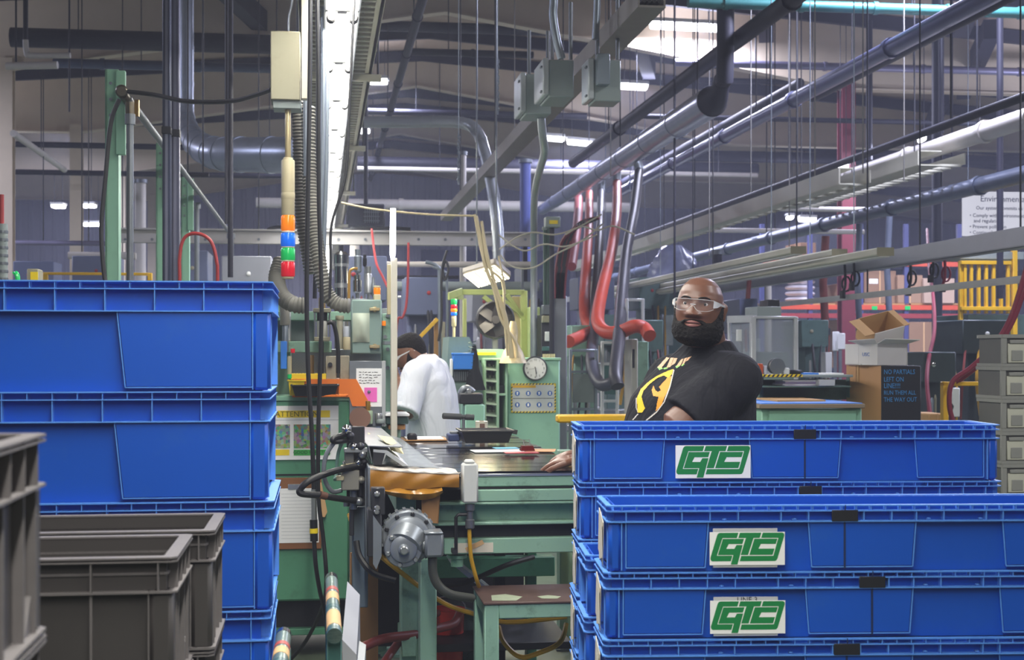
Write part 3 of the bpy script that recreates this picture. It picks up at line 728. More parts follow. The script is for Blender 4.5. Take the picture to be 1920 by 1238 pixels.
# cable end with yellow band, hanging before the clipboard
t = thing('cable_connector', 'black cable connector with a yellow band hanging before the clipboard', 'connector', P(588, 1040, 5.85))
mb = MB(); mb.cyl(P(588, 975, 5.85), P(589, 1015, 5.85), .016, n=12); part('sleeve', mb, blackp, t, True)
mb = MB(); mb.cyl(P(588.5, 991, 5.85), P(588.7, 1000, 5.85), .0175, n=12); part('yellow_band', mb, yel, t, True)
mb = MB(); mb.cyl(P(587.5, 918, 5.86), P(588, 975, 5.85), .009, n=8); part('rod', mb, steel, t, True)
mb = MB(); mb.tube(spline([P(589, 1015, 5.85), P(592, 1060, 5.85), P(600, 1110, 5.9), P(612, 1168, 6.0), P(620, 1309, 6.0)], 5), .009, 8); part('lead', mb, dark, t, True)
# signal tower with its beige box
f = Fr(540, 6.2, 0, A)
zb = f.z(190, 540)
t = thing('junction_box', 'beige wall box hung from the tray with the signal tower beneath', 'box', f.o + Vector((0, 0, zb)), A)
g = Fr(540, 6.2, zb, A)
mb = MB(); g.bx(mb, 507, 563, 58, 187, 0, .16, .004); part('box_body', mb, beige, t)
mb = MB(); g.bx(mb, 565, 577, -10, 185, .0, .05, .002); part('strut_channel', mb, M('beige_light', '#cfc9b6', .5), t)
mb = MB(); g.bx(mb, 512, 565, 187, 203, .02, .12, .002); part('base_plate', mb, greyb, t)
mb = MB(); g.line(mb, [(541, 58), (542, 30), (548, 0), (548, -60)], .004, 6); part('pull_wire', mb, greyd, t)
mb = MB(); mb.box(g.x(503), g.x(578), .05, .1, g.z(-140, 540), g.z(-150, 540)); mb.cyl(g.pt(571, 0, .03), g.pt(571, -140, .05), .02, n=6); part('tray_bracket', mb, trm, t)
t = thing('signal_tower', 'beige signal tower with orange, blue, green and red lenses hung from the box', 'light', f.o + Vector((0, 0, f.z(522, 540))), A)
g = Fr(541, 6.2, f.z(522, 540), A)
def cylseg(name, y0, y1, rpx, mat, lb=None, y=.06, fr=None, px=541, par=None, n=18):
    fr = fr or g; mb = MB(); r = rpx * fr.sc(y); a = fr.pt(px, y0, y); b_ = fr.pt(px, y1, y); e = Vector((0, 0, min(.006, r * .2)))
    mb.lathe([(r * .9, 0), (r, e.z), (r, (a - b_).length - e.z), (r * .9, (a - b_).length)], b_, (0, 0, 1), n)
    return part(name, mb, mat, par or t, label=lb)
cylseg('pole', 188, 302, 5.5, M('pole_beige', '#c9b98f', .35, .4)); cylseg('upper_body', 300, 405, 12.5, cream); cylseg('cap_ring', 296, 306, 9, cream)
cylseg('lower_body', 360, 376, 13, cream)
cylseg('orange_lens', 404, 433, 13, lenso); cylseg('blue_lens', 437, 463, 13.6, lensb); cylseg('green_lens', 465, 489, 13.4, lensg); cylseg('red_lens', 491, 519, 13, lensr)
for y0 in (434, 462, 488): cylseg('divider', y0 - .5, y0 + 3.5, 12.8, lensw)
cylseg('foot', 518, 523, 11, cream)
# ---- green frame posts with the header pipe behind the big blue stack
gpz = [(216, 130, 7.0, 38), (307, 268, 9.45, 29), (351, 332, 11.2, 23)]
for i, (px, yt, Z, w) in enumerate(gpz):
    f = Fr(px, Z, 0, A); t = f.thing('frame_post', ('tallest pale green post with a bolted strip, nearest', 'pale green post in the middle of three', 'shortest, farthest of the three pale green posts')[i], 'post')
    mb = MB(); hw = w / 2; f.bx(mb, px - hw, px + hw * .3, yt, HY + CH * F / Z, 0, .01); f.bx(mb, px - hw, px - hw + w * .1, yt, HY + CH * F / Z, .0, .1); f.bx(mb, px + hw * .2, px + hw * .3, yt, HY + CH * F / Z, 0, .1); part('channel', mb, green_p, t)
    mb = MB(); f.bx(mb, px + hw * .05, px + hw, yt + 2, yt + 160 * 7 / Z, -.02, .03, .003); part('bolted_strip', mb, green_p, t)
    for k in range(4):
        m2 = MB(); m2.cyl(f.pt(px - hw * .45, yt + (26 + 30 * k) * 7 / Z, -.008), f.pt(px - hw * .45, yt + (26 + 30 * k) * 7 / Z, 0), .008, n=8); part('bolt', m2, greyd, t)
    mb = MB(); mb.box(-.12, .12, -.06, .16, 0, .015); part('foot_plate', mb, green_p, t)
p0, p1 = runB(240, 185, 6.95, 15.2)
t = thing('header_pipe', 'steel header pipe running away past the green posts with drop legs', 'pipe', p0)
mb = MB(); mb.cyl(p0, p1, .019, n=12); part('pipe_run', mb, greyd, t, True)
mb = MB(); mb.ell(P(228, 171, 6.9), .03, .03, .032, 14, 10); mb.cyl(P(228, 171, 6.9), P(228, 171, 6.86), .022, n=14); mb.cyl(P(230, 176, 6.9), P(252, 205, 7.1), .024, n=12); mb.cyl(P(243, 192, 6.93), P(244, 226, 6.93), .022, n=12); part('elbow_joint', mb, M('bronze_joint', '#5d5648', .35, .8), t, True)
mb = MB(); mb.box(0, .02, 0, .02, 0, .08); mb.v = [v + P(252, 218, 6.95) for v in mb.v]; part('brass_clamp', mb, M('brass', '#a8853f', .35, .7), t, True)
for px, y, Z, r in ((244, 222, 6.93, .017), (331, 330, 9.9, .02), (369, 385, 11.6, .021), (433, 442, 15.0, .03)):
    mb = MB(); a = P(px, y, Z); mb.cyl(a, Vector((a.x, a.y, 0)), r, n=10); part('drop_leg', mb, greyd, t, True)
    mb = MB(); mb.cyl(a + Vector((0, 0, .02)), a - Vector((0, 0, .03)), r * 1.5, n=10); part('coupling', mb, greyd, t, True)
drop('black_cable', [(240, 172, 6.88), (290, 178, 6.8), (350, 190, 6.65), (430, 190, 6.5), (480, 178, 6.35), (509, 168, 6.24)], 6.6, .0105, black, 'black cable sagging from the pipe joint to the beige box')
drop('black_cable', [(224, 186), (208, 230), (198, 330), (190, 430), (196, 520), (205, 560), (208, 800), (206, 1228)], 6.85, .011, black, 'black cable hanging down past the nearest green post')
# tall dark conduits beside the middle post
for i, (px, w, Z) in enumerate(((312, 15, 7.6), (328, 16, 7.7))):
    f = Fr(px, Z, 0, A); t = f.thing('conduit_column', ('dark blue grey conduit column left of its twin', 'dark grey conduit column touching the round duct')[i] if False else ('dark blue conduit column, closer to the tall green post', 'dark grey conduit column, closer to the elbow duct')[i], 'column')
    zt = roof_z((f.o).dot(CX)) - .2
    mb = MB(); hw = w * Z / F / 2; mb.box(-hw, hw, 0, .06, 0, zt, .006); part('body', mb, M('col%d' % i, ('#3d4258', '#55566a')[i], .4, .4), t)
    mb = MB(); mb.box(-hw * .3, hw * .3, -.008, 0, 0, zt); part('cover_strip', mb, M('colc', '#6f7184', .4, .4), t)
    for z in (1.6, 2.6, 3.6):
        m2 = MB(); m2.box(-hw * 1.15, hw * 1.15, -.012, .065, z, z + .04, .003); part('clamp', m2, dark, t)
drop('red_hose_loop', [(337, 1186), (337, 800), (337, 545), (337, 480), (346, 446), (370, 438), (395, 452), (406, 490), (408, 545), (408, 900), (406, 1186)], 7.4, .009, red, 'red air hose looping up behind the big blue stack', 'hose')
# round elbow duct
def seg_duct(name, pts, rs, mat, label, seam=6, world=True):
    t = thing(name, label, 'duct', pts[0]); q = spline(pts, seam); rr = []
    for i in range(len(pts) - 1): rr += [rs[i] + (rs[i + 1] - rs[i]) * k / seam for k in range(seam)]
    rr.append(rs[-1]); mb = MB(); mb.tube(q, rr, 18); part('duct_run', mb, mat, t, True)
    for i in range(0, len(q) - 1, max(1, seam // 2)):
        d = (q[i + 1] - q[i]).normalized(); m2 = MB(); m2.tube([q[i] - d * .02, q[i] + d * .02], rr[i] * 1.05, 18); part('seam_ring', m2, mat, t, True)
    return t
dct = M('duct_dull', '#98a2b2', .35, .4, var=.2, scale=4, grime=.2, gcol='#3c4050')
zt = P(348, 20, 15)
seg_duct('elbow_duct', [P(348, -150, 15), P(348, 90, 15), P(348, 200, 15), P(352, 238, 14.8), P(368, 268, 14.2), P(400, 286, 13.6), P(450, 290, 13.2), P(560, 291, 12.8)], [.085, .085, .085, .1, .13, .15, .16, .165], dct, 'grey elbow duct dropping from the roof and turning toward the signal tower')
pipe('stub_pipe', P(335, 327, 12.5), P(392, 328, 12.5), .018, navy, 'short dark stub pipe under the elbow duct', hang=(.3, .8))
# yellow guard rail and little items above the big blue stack
f = Fr(185, 11, 0, A); t = f.thing('guard_rail', 'yellow guard rail behind the green posts, low over the blue stack', 'railing')
for x in (84, 280):
    mb = MB(); f.bx(mb, x - 4, x + 5, 512, 1016, 0, .04, .004); part('rail_post', mb, yellow, t)
for y in (511, 545):
    mb = MB(); f.bx(mb, 80, 285, y, y + 5, .005, .03, .003); part('rail_bar', mb, yellow, t)
f = Fr(30, 5.2, 0, A)
t = thing('pump_bottle', 'small green pump nozzle peeking over the blue stack', 'bottle', P(32, 560, 5.2)); mb = MB(); mb.tube(spline([P(24, 512, 5.2), P(28, 512, 5.2), P(33, 520, 5.2), P(35, 560, 5.2)], 4), [.004] * 4 + [.009] * 9, 8); part('nozzle', mb, lensg, t, True)
mb = MB(); a = P(32, 560, 5.2); mb.lathe([(.05, 0), (.055, .02), (.055, a.z * .96), (.02, a.z)], (a.x, a.y, 0), (0, 0, 1), 12); part('stand', mb, greyb, t, True)
f = Fr(61, 6, 0, A); t = f.thing('control_box', 'small pale box with a yellow label peeking over the blue stack', 'box'); mb = MB(); f.bx(mb, 50, 72, 504, 700, 0, .1, .004); part('box_body', mb, beige, t)
mb = MB(); f.bx(mb, 57, 71, 510, 532, -.003, .003); part('yellow_label', mb, yel, t); mb = MB(); mb.box(-.02, .02, .03, .07, 0, f.z(700, 61)); part('stand', mb, greyb, t)
f = Fr(6, 6.4, 0, A); t = f.thing('wrapped_pipe', 'grey banded pipe at the picture edge over the blue stack', 'pipe')
mb = MB(); a = f.pt(5, 420); mb.lathe([(.022, 0), (.022, a.z)], (a.x, 0, 0), (0, 0, 1), 12); part('pipe_run', mb, greyb, t)
for k in range(8):
    m2 = MB(); z = a.z - .03 - .035 * k; m2.cyl((a.x, 0, z), (a.x, 0, z - .012), .0245, n=12); part('band', m2, greyd, t)
m2 = MB(); m2.cyl((a.x - .004, 0, a.z), (a.x - .004, 0, f.z(365, 5)), .010, n=8); part('red_rod', m2, red, t)
# long beam conveyor across the mid hall
f = Fr(620, 15.5, 0, A); t = f.thing('monorail_beam', 'long grey white monorail beam crossing the hall behind the lamp row', 'beam')
bm = M('beam_grey_white', '#b4b2ae', .5, var=.1)
mb = MB(); f.bx(mb, 215, 1010, 433, 455, 0, .02); part('web', mb, bm, t)
for y in (431, 455):
    mb = MB(); f.bx(mb, 215, 1010, y, y + 3, -.05, .12); part('flange', mb, bm, t)
for k in range(16):
    m2 = MB(); x = 235 + 50 * k; m2.cyl(f.pt(x, 449, -.012), f.pt(x, 449, 0), .016, n=8); part('bolt', m2, greyd, t)
for x in (300, 640, 985):
    m2 = MB(); f.bx(m2, x - 4, x + 4, 455, 660 + CH * F / 15.5 - 2, .1, .06); part('support_post', m2, navy, t)
mb = MB(); mb.tube(spline([f.pt(500, 433, .05), f.pt(520, 426, .05), f.pt(600, 428, .05), f.pt(640, 432, .05), f.pt(720, 428, .05), f.pt(770, 430, .05)], 5), .02, 6); part('cable_bundle', mb, black, t)
# ================================================================== GREEN PRESS AT THE LEFT
f = Fr(590, 6.8, 0, A); FLOOR = HY + CH * F / 6.8
t = press = f.thing('press_machine', 'big green press machine with poster and clipboard behind the blue stack', 'machine')
def fp(name, x0, x1, yt, yb, y0, d, mat, b=.003, lb=None, par=None):
    mb = MB(); f.bx(mb, x0, x1, yt, yb, y0, d, b); return part(name, mb, mat, par or t, label=lb)
fp('lower_cabinet', 440, 655, 750, 1128, 0, 1.0, green_d, .01)
fp('cabinet_top', 436, 658, 743, 752, -.01, 1.02, green_p)
fp('plinth', 450, 650, 1128, 1190, .1, .8, dark)
fp('kick_rail', 445, 655, 1180, 1192, .05, .06, green_d)
fp('seam_strip', 440, 655, 889, 892, -.004, .004, dark, 0)
fp('side_column', 717, 736, 588, 1160, .25, .2, green)
fp('back_column', 480, 545, 560, 743, .3, .4, green)
fp('upper_beam', 520, 660, 584, 601, .15, .25, green)
fp('middle_beam', 520, 622, 640, 661, .1, .2, green)
fp('grey_panel', 520, 592, 601, 640, .3, .05, greyb)
fp('back_plate', 545, 720, 655, 745, .5, .05, greyd)
fp('lower_side_plate', 655, 690, 762, 820, .2, .4, green)
door = fp('panel_door', 659, 716, 562, 664, .05, .3, greeng, .006)
for y in (580, 650):
    m2 = MB(); f.bx(m2, 693, 712, y - 3, y + 3, .02, .03, .002); f.bx(m2, 700, 706, y - 5, y + 5, .03, .02, .001); part('latch', m2, M('latch_brass', '#a89a78', .4, .6), door)
# quilted pouch on the door
m2 = MB(); n = 9; g0_ = [f.pt(661, 587, .04), f.pt(693, 642, .04)]
for i in range(n):
    for j in range(n):
        u, v = i / (n - 1), j / (n - 1); e = (1 - abs(2 * u - 1) ** 3) * (1 - abs(2 * v - 1) ** 3)
        m2.v.append(Vector((g0_[0].x + (g0_[1].x - g0_[0].x) * u, .045 - .03 * e - .004 * math.sin(u * 9 + v * 4), g0_[1].z + (g0_[0].z - g0_[1].z) * v)))
m2.f += [(i * n + j, (i + 1) * n + j, (i + 1) * n + j + 1, i * n + j + 1) for i in range(n - 1) for j in range(n - 1)]
part('quilted_pouch', m2, M('pale_green_cloth', '#b4bfae', .8, var=.12, scale=20), door)
# wire guards
def mesh_guard(x0, x1, yt, yb, y0, step=5.5):
    m2 = MB()
    x = x0 - (yb - yt)
    while x < x1:
        for sg in (1, -1):
            pa = [x, yt] if sg > 0 else [x, yb]; pb = [x + (yb - yt), yb] if sg > 0 else [x + (yb - yt), yt]
            xa, xb = max(pa[0], x0), min(pb[0], x1)
            if xb - xa > 1:
                ya = pa[1] + sg * (xa - pa[0]); yb_ = pa[1] + sg * (xb - pa[0]); m2.bar(f.pt(xa, ya, y0), f.pt(xb, yb_, y0), .003, .003)
        x += step
    return part('wire_guard', m2, greyd, t, kind='stuff')
mesh_guard(548, 576, 662, 704, .08); mesh_guard(588, 612, 664, 704, .1); mesh_guard(662, 714, 664, 680, .12)
def cy(name, px, y0, y1, rpx, mat, y=.05, n=14, par=None):
    m2 = MB(); r = rpx * f.sc(y); a = f.pt(px, y1, y); L_ = (f.pt(px, y0, y) - a).length
    m2.lathe([(r * .92, 0), (r, min(.004, L_ * .2)), (r, L_ - min(.004, L_ * .2)), (r * .92, L_)], a, (0, 0, 1), n); return part(name, m2, mat, par or t)
# pneumatic cylinders and filter bowls
fp('cylinder_head', 587, 621, 578, 586, -.02, .09, beige); fp('cylinder_foot', 589, 619, 632, 640, -.02, .09, beige)
for x in (590, 618): cy('tie_rod', x, 585, 634, 1.6, steel, -.0)
cy('cylinder_tube', 604, 586, 602, 10, dark, .02); cy('filter_bowl', 604, 602, 634, 10.5, M('clear_bowl', '#c9cac0', .15, var=.1), .02); cy('brass_port', 604, 558, 578, 6.5, M('port', '#a98f6a', .4, .5), .02)
cy('ram_rod', 604, 640, 705, 3, dark, .02)
cy('cap', 637, 592, 600, 8, beige, .05); cy('regulator', 637, 600, 655, 6, M('reg', '#a8a592', .4, .3), .05); cy('white_cup', 650, 632, 656, 7, cream, .04); cy('bowl', 649, 612, 632, 6, M('bowl2', '#c6ccd8', .2), .05)
fp('motor_block', 611, 631, 668, 712, -.02, .12, M('motor_beige', '#97907c', .5, var=.15, grime=.3)); fp('motor_block', 637, 655, 667, 716, -.01, .12, M('motor_beige', '#97907c'))
cy('motor_cap', 646, 678, 684, 9, beige, .04); cy('gear_box', 583, 666, 704, 6, M('bronze_dark', '#6f5a3c', .5, .3), .05)
m2 = MB(); m2.cyl(f.pt(619, 684, -.035), f.pt(619, 684, -.02), .011, n=12); part('shaft_end', m2, dark, t)
m2 = MB(); f.line(m2, [(613, 606), (624, 606), (630, 625), (634, 660), (634, 700)], .010, 8, y=-.03); part('short_hose', m2, black, t)
fp('small_post', 538, 545, 570, 640, -.02, .06, steel); cy('cup_top', 534, 568, 610, 9, M('pump_grey', '#9c9a90', .4, .3), -.05); cy('pump_neck', 535, 610, 660, 6, galv, -.05)
fp('blue_tag', 526, 538, 640, 692, -.08, .004, bluep)
for px, y, mt in ((543, 706, lensg), (549, 658, lensr)): cy('push_button', px, y - 4, y + 4, 4, mt, -.08)
cy('switch_post', 543, 668, 706, 4, cream, -.05)
fp('orange_beacon_base', 701, 714, 552, 566, .1, .06, cream)
cy('beacon_lens', 707, 539, 552, 6.5, lenso, .13); cy('beacon_cap', 707, 536, 540, 6.5, cream, .13)
cy('amber_button', 719, 602, 611, 4.5, lenso, .22)
for x, y in ((727, 592), (727, 655), (727, 690), (722, 632)):
    m2 = MB(); m2.cyl(f.pt(x, y, .235), f.pt(x, y, .25), .010, n=8); part('bolt', m2, greyd, t)
# orange guard: sheet with a slanting front
m2 = MB(); og = [(548, 711), (668, 711), (696, 762), (661, 762), (655, 745), (548, 745)]
pts = [f.pt(x, y, -.03) for x, y in og]; m2.prism([(p.x, p.z) for p in pts], (0, -.03, 0), (1, 0, 0), (0, 0, 1), (0, .3, 0)); part('orange_guard', m2, orange, t)
fp('yellow_lip', 545, 612, 701, 713, -.02, .2, yel)
# grey mechanism behind the wrapped pad
cy('spool', 676, 764, 800, 19, M('spool_brown', '#6b5648', .5, var=.2), .02, 20)
m2 = MB(); m2.cyl(f.pt(675, 784, -.12), f.pt(675, 784, .02), .05, n=20); part('roller', m2, M('roller_rust', '#7d5a4a', .5), t)
for i, (x, y0, y1, r) in enumerate(((690, 752, 772, 4.5), (693, 770, 795, 6))): cy('gauge', x, y0, y1, r, (M('brass'), M('glass_green', '#9fb49a', .2))[i], -.06)
cy('knob', 710, 775, 790, 7, steel, -.05); cy('knob', 713, 786, 794, 9, greyb, -.05)
# notice board with paper and pink note
t = thing('notice_board', 'grey notice plate with a handwritten paper and pink sticky note', 'board', f.o + Vector((0, 0, f.z(790, 694))) , A)
g = Fr(590, 6.8, f.z(790, 694), A)
def gp(name, x0, x1, yt, yb, y0, d, mat, b=.001, par=None):
    m2 = MB(); g.bx(m2, x0, x1, yt, yb, y0, d, b); return part(name, m2, mat, par or t)
gp('plate', 655, 723, 677, 800, -.02, .02, greyd, .002); gp('bracket', 700, 716, 690, 780, 0, .26, greyd); gp('edge_trim', 716, 723, 677, 800, -.026, .02, alu, .001)
pa = gp('note_paper', 668, 718, 691, 763, -.0235, .003, paper, 0)
n_ = gp('pink_note', 683, 707, 727, 754, -.026, .002, pink, 0)
def scrib(par, x0, y0, w, rows, lh, y, fr, seed=1, r=.0012, mat=ink):
    rnd = random.Random(seed); m2 = MB()
    for k in range(rows):
        x = x0
        while x < x0 + w * rnd.uniform(.75, 1):
            L_ = rnd.uniform(2, 7); a = fr.pt(x, y0 + k * lh + rnd.uniform(-.8, .8), y); b_ = fr.pt(x + L_, y0 + k * lh + rnd.uniform(-1, 1), y); m2.bar(a, b_, .0006, r * 2.4, up=(0, 0, 1)); x += L_ + rnd.uniform(1, 3)
    part('handwriting', m2, mat, par, kind='stuff')
scrib(pa, 673, 698, 40, 5, 5.2, -.0245, g, 3)
m2 = MB(); m2.ell(g.pt(692, 735, -.03), .008, .006, .008, 8, 6); part('magnet', m2, greyd, n_)
# attention poster
t = thing('attention_poster', 'white poster headed ATTENTION with two photos on the green cabinet', 'poster', f.o + Vector((0, -.006, f.z(862, 580))), A)
g = Fr(590, 6.8, f.z(862, 580), A); 
gp('sheet', 508, 635, 761, 862, -.005, .003, paper, 0)
gp('yellow_strip', 520, 619, 770, 783, -.0065, .002, yel, 0); text('lettering', 'ATTENTION', .036, M('letter_olive', '#6a6410', .7, var=0), t, g.pt(557, 777, -.0075), (R(90), 0, 0))
gp('divider_line', 510, 635, 787, 788, -.0062, .001, greyp, 0)
def photo(x0, x1, yt, yb, seed):
    m = M('print_photo_%d' % seed, '#5a7a55', .5, var=0); N = m.node_tree.nodes; L = m.node_tree.links
    tc = N.new('ShaderNodeTexCoord'); v = N.new('ShaderNodeTexVoronoi'); v.inputs['Scale'].default_value = 75; v.inputs['Randomness'].default_value = 1
    mp = N.new('ShaderNodeMapping'); mp.inputs['Location'].default_value = (seed * 3.1, 0, seed); L.new(tc.outputs['Object'], mp.inputs[0]); L.new(mp.outputs[0], v.inputs['Vector'])
    hs = N.new('ShaderNodeMix'); hs.data_type = 'RGBA'; hs.inputs[0].default_value = .6; hs.inputs[7].default_value = (*lin('#4f7d4f'), 1); L.new(v.outputs['Color'], hs.inputs[6]); L.new(hs.outputs[2], N['Principled BSDF'].inputs['Base Color'])
    gp('printed_photo', x0, x1, yt, yb, -.0065, .002, m, 0)
photo(510, 544, 796, 841, 2); photo(551, 585, 796, 841, 1); photo(587, 620, 796, 841, 3)
gp('yellow_caption', 510, 543, 843, 854, -.0065, .002, yel, 0); gp('green_caption', 551, 619, 843, 854, -.0065, .002, M('caption_green', '#3fae4e', .6), 0)
text('lettering', 'GOOD PRACTICE', .022, M('letter_dark', '#1f4a22', .7, var=0), t, g.pt(585, 848.5, -.0075), (R(90), 0, 0))
# clipboard
t = thing('clipboard', 'brown clipboard with a chart sheet hung on the green cabinet', 'clipboard', f.o + Vector((0, -.004, f.z(1030, 560))), A); g = Fr(590, 6.8, f.z(1030, 560), A)
gp('board', 505, 603, 896, 1030, -.012, .010, M('hardboard', '#8a5a33', .5), .002); gp('sheet', 512, 598, 916, 1018, -.0145, .003, paper, 0); gp('clip', 540, 562, 908, 918, -.02, .01, steel, .002)
m2 = MB()
for k in range(14): m2.box(g.x(528), g.x(590), -.0152, -.0144, g.z(926 + 6.4 * k, 560), g.z(925.4 + 6.4 * k, 560))
part('ruled_lines', m2, greyp, t, kind='stuff')
m2 = MB(); p = [(585, 905), (603, 905), (614, 960), (609, 970), (598, 968), (594, 925)]; q = [g.pt(x, y, -.03) for x, y in p]; m2.prism([(a.x, a.z) for a in q], (0, -.03, 0), (1, 0, 0), (0, 0, 1), (0, .003, 0)); part('tape_flap', m2, tape, t)
# yellow bin with the black tray
g = Fr(590, 6.75, f.z(744, 580), A); zz = g.o.z
t = thing('parts_tray', 'black plastic parts tray on the green cabinet in front of the orange guard', 'tray', f.o + Vector((0, -.2, zz)), A); g = Fr(590, 6.6, zz, A); t.location = g.o; ROOT[t.name] = Matrix.Translation(g.o) @ Matrix.Rotation(A, 4, 'Z')
def open_tray(x0, x1, yt, yb, y0, d, sl, mat, fr, par, th=.004):
    a = fr.pt(x0, yt, y0); b_ = fr.pt(x1, yt, y0); zt = a.z; zb_ = fr.z(yb, (x0 + x1) / 2, y0); m2 = MB()
    o = [(a.x, y0), (b_.x, y0), (b_.x, y0 + d), (a.x, y0 + d)]; i_ = [(a.x + sl, y0 + sl), (b_.x - sl, y0 + sl), (b_.x - sl, y0 + d - sl), (a.x + sl, y0 + d - sl)]
    vs = [(x, y, zt) for x, y in o] + [(x, y, zb_) for x, y in i_] + [(x + (th if k in (0, 3) else -th), y + (th if k < 2 else -th), zt) for k, (x, y) in enumerate(o)] + [(x, y, zb_ + th) for x, y in i_]
    fs = [(4, 5, 6, 7), (12, 15, 14, 13)]
    for k in range(4):
        j = (k + 1) % 4; fs += [(k, j, 4 + j, 4 + k), (8 + k, 12 + k, 12 + j, 8 + j), (k, 8 + k, 8 + j, j)]
    m2.add(vs, fs); r_ = part('tray_body', m2, mat, par)
    m3 = MB(); w = .006; xs0, xs1 = a.x - w, b_.x + w
    for (xa, xb, ya, yb2) in ((xs0, xs1, y0 - w, y0 + .002), (xs0, xs1, y0 + d - .002, y0 + d + w), (xs0, a.x + .002, y0, y0 + d), (b_.x - .002, xs1, y0, y0 + d)): m3.box(xa, xb, ya, yb2, zt - .003, zt + .003)
    part('rolled_rim', m3, mat, par)
open_tray(547, 634, 723, 743.5, .0, .16, .015, blackp, g, t)
g = Fr(560, 6.45, 0, A); zz = g.z(742, 560)
t = thing('yellow_bin', 'yellow plastic bin beside the black tray on the green cabinet', 'bin', Fr(555, 6.72, zz, A).o, A); g = Fr(555, 6.72, zz, A)
open_tray(541, 571, 714, 742, .0, .12, .006, yel, g, t)
m2 = MB(); g2 = Fr(620, 6.62, f.z(744, 620), A); m2.box(0, .12, 0, .09, 0, .012, .003); o = None
m2.v = [v + P(600, 745, 6.62) for v in m2.v]; solo('orange_card', m2, orange, 'small flat orange part lying before the black tray', 'part')
# white post with its lit tube
f2 = Fr(739, 6.6, 0, A); t = f2.thing('lamp_post', 'pale post with a bright vertical tube lamp at its top', 'lamp')
m2 = MB(); f2.bx(m2, 733, 745, 484, 852, 0, .05, .002); part('post', m2, M('post_cream', '#cfcabb', .45), t)
m2 = MB(); f2.bx(m2, 726, 733, 496, 590, .01, .04, .002); part('side_strip', m2, cream, t)
m2 = MB(); a, b_ = f2.pt(736, 487, .0), f2.pt(737, 391, .0); m2.tube([a, a.lerp(b_, .12), b_], [.007, .0135, .0125], 12); part('lit_tube', m2, lamp_e, t)
m2 = MB(); m2.box(f2.x(733), f2.x(741), .012, .03, f2.z(490, 736), f2.z(390, 736)); part('tube_backing', m2, white, t)
m2 = MB(); m2.cyl(f2.pt(746, 557, 0), f2.pt(752, 557, 0), .006, n=8); part('pin', m2, white, t)
for yy in (640, 835):
    m2 = MB(); m2.box(f2.x(722), f2.x(744), .05, .40, f2.z(yy + 6, 735), f2.z(yy, 735)); part('wall_bracket', m2, greyd, t)
# pale blue bag and small items already on the press; stool like side table with tray before the white shirt
f2 = Fr(745, 6.9, 0, A); t = f2.thing('instrument_stand', 'small round topped stand in front of the man in white', 'stand')
m2 = MB(); f2.bx(m2, 722, 768, 776, 781, -.1, .25, .003); part('tray_top', m2, white, t)
m2 = MB(); f2.bx(m2, 723, 766, 782, 796, -.08, .2, .004); part('tray_side', m2, M('tray_dark_green', '#2f4a45', .4), t)
m2 = MB(); f2.bx(m2, 728, 760, 796, 806, -.06, .16, .004); part('wooden_base', m2, woodl, t)
m2 = MB(); a = f2.pt(744, 806, .02); m2.lathe([(.02, 0), (.02, a.z)], (a.x, .02, 0), (0, 0, 1), 12); part('stem', m2, green, t)
m2 = MB(); m2.lathe([(.1, 0), (.1, .015), (.03, .03)], (a.x, .02, 0), (0, 0, 1), 14); part('foot', m2, green, t)
# ================================================================== THE LONG WORK TABLE AND ITS DRIVE
f = Fr(960, 5.04, 0, A); TZ = 1.03
gloss = M('glossy_black_top', '#14151b', .12, .0, var=.3, scale=3, spec=.7)
nt = gloss.node_tree
t = table = f.thing('work_table', 'long green press table with a glossy black top between the stacks', 'table')
yb_ = 2.15                                   # depth of the top
xl, xr = f.x(735), f.x(1118)
mb = MB()
# black top in lengthwise slats, each proud a little differently
for k in range(12):
    y0 = .0 + yb_ * k / 12; y1 = y0 + yb_ / 12 - .004
    mb = MB(); mb.box(xl - .05, xr, y0, y1, TZ - .02, TZ + random.choice((0, .0012, .0022, -.001)), .004); part('top_slat', mb, gloss, t)
# conveyor band ridges running across, reflective
mb = MB(); mb.box(xl - .05, xr, .0, yb_, TZ - .06, TZ - .022); part('top_bed', mb, dark, t)
def tp(name, x0, x1, y0, y1, z0, z1, mat, b=.003, par=None, lb=None):
    m2 = MB(); m2.box(x0, x1, y0, y1, z0, z1, b); return part(name, m2, mat, par or t, label=lb)
Z_ = lambda py, px=975: f.z(py, px)
tp('front_edge_strip', f.x(862), xr, -.008, .01, Z_(893), Z_(888), steel, .001)
tp('front_beam', f.x(892), xr, -.004, .10, Z_(912), Z_(893), green); tp('second_beam', f.x(868), xr, -.02, .08, Z_(939), Z_(917), green)
tp('channel_web', f.x(800), xr, .05, .08, Z_(982), Z_(941), green); tp('channel_top_lip', f.x(800), xr, -.02, .08, Z_(945), Z_(940), green); tp('channel_lower_lip', f.x(800), xr, -.02, .08, Z_(983), Z_(977), green)
tp('gap_shade_strip', f.x(860), xr, .02, .09, Z_(918), Z_(911), dark, 0); tp('gap_shade_strip', f.x(800), xr, .03, .12, Z_(1008), Z_(983), dark, 0)  # dark strips stand in for the shade between the beams
lr = tp('lower_rail', f.x(832), xr, -.01, .09, Z_(1037), Z_(1008), green)
lab = tp('paper_label', f.x(850), f.x(924), -.012, -.0102, Z_(1034), Z_(1016), M('old_label', '#cfc8b8', .7), 0, par=lr)
m2 = MB(); m2.obox(f.pt(890, 1024, -.014), Vector((.03, 0, .014)), Vector((0, .0006, 0)), Vector((-.004, 0, .007))); part('tape_scrap', m2, tape, lab)
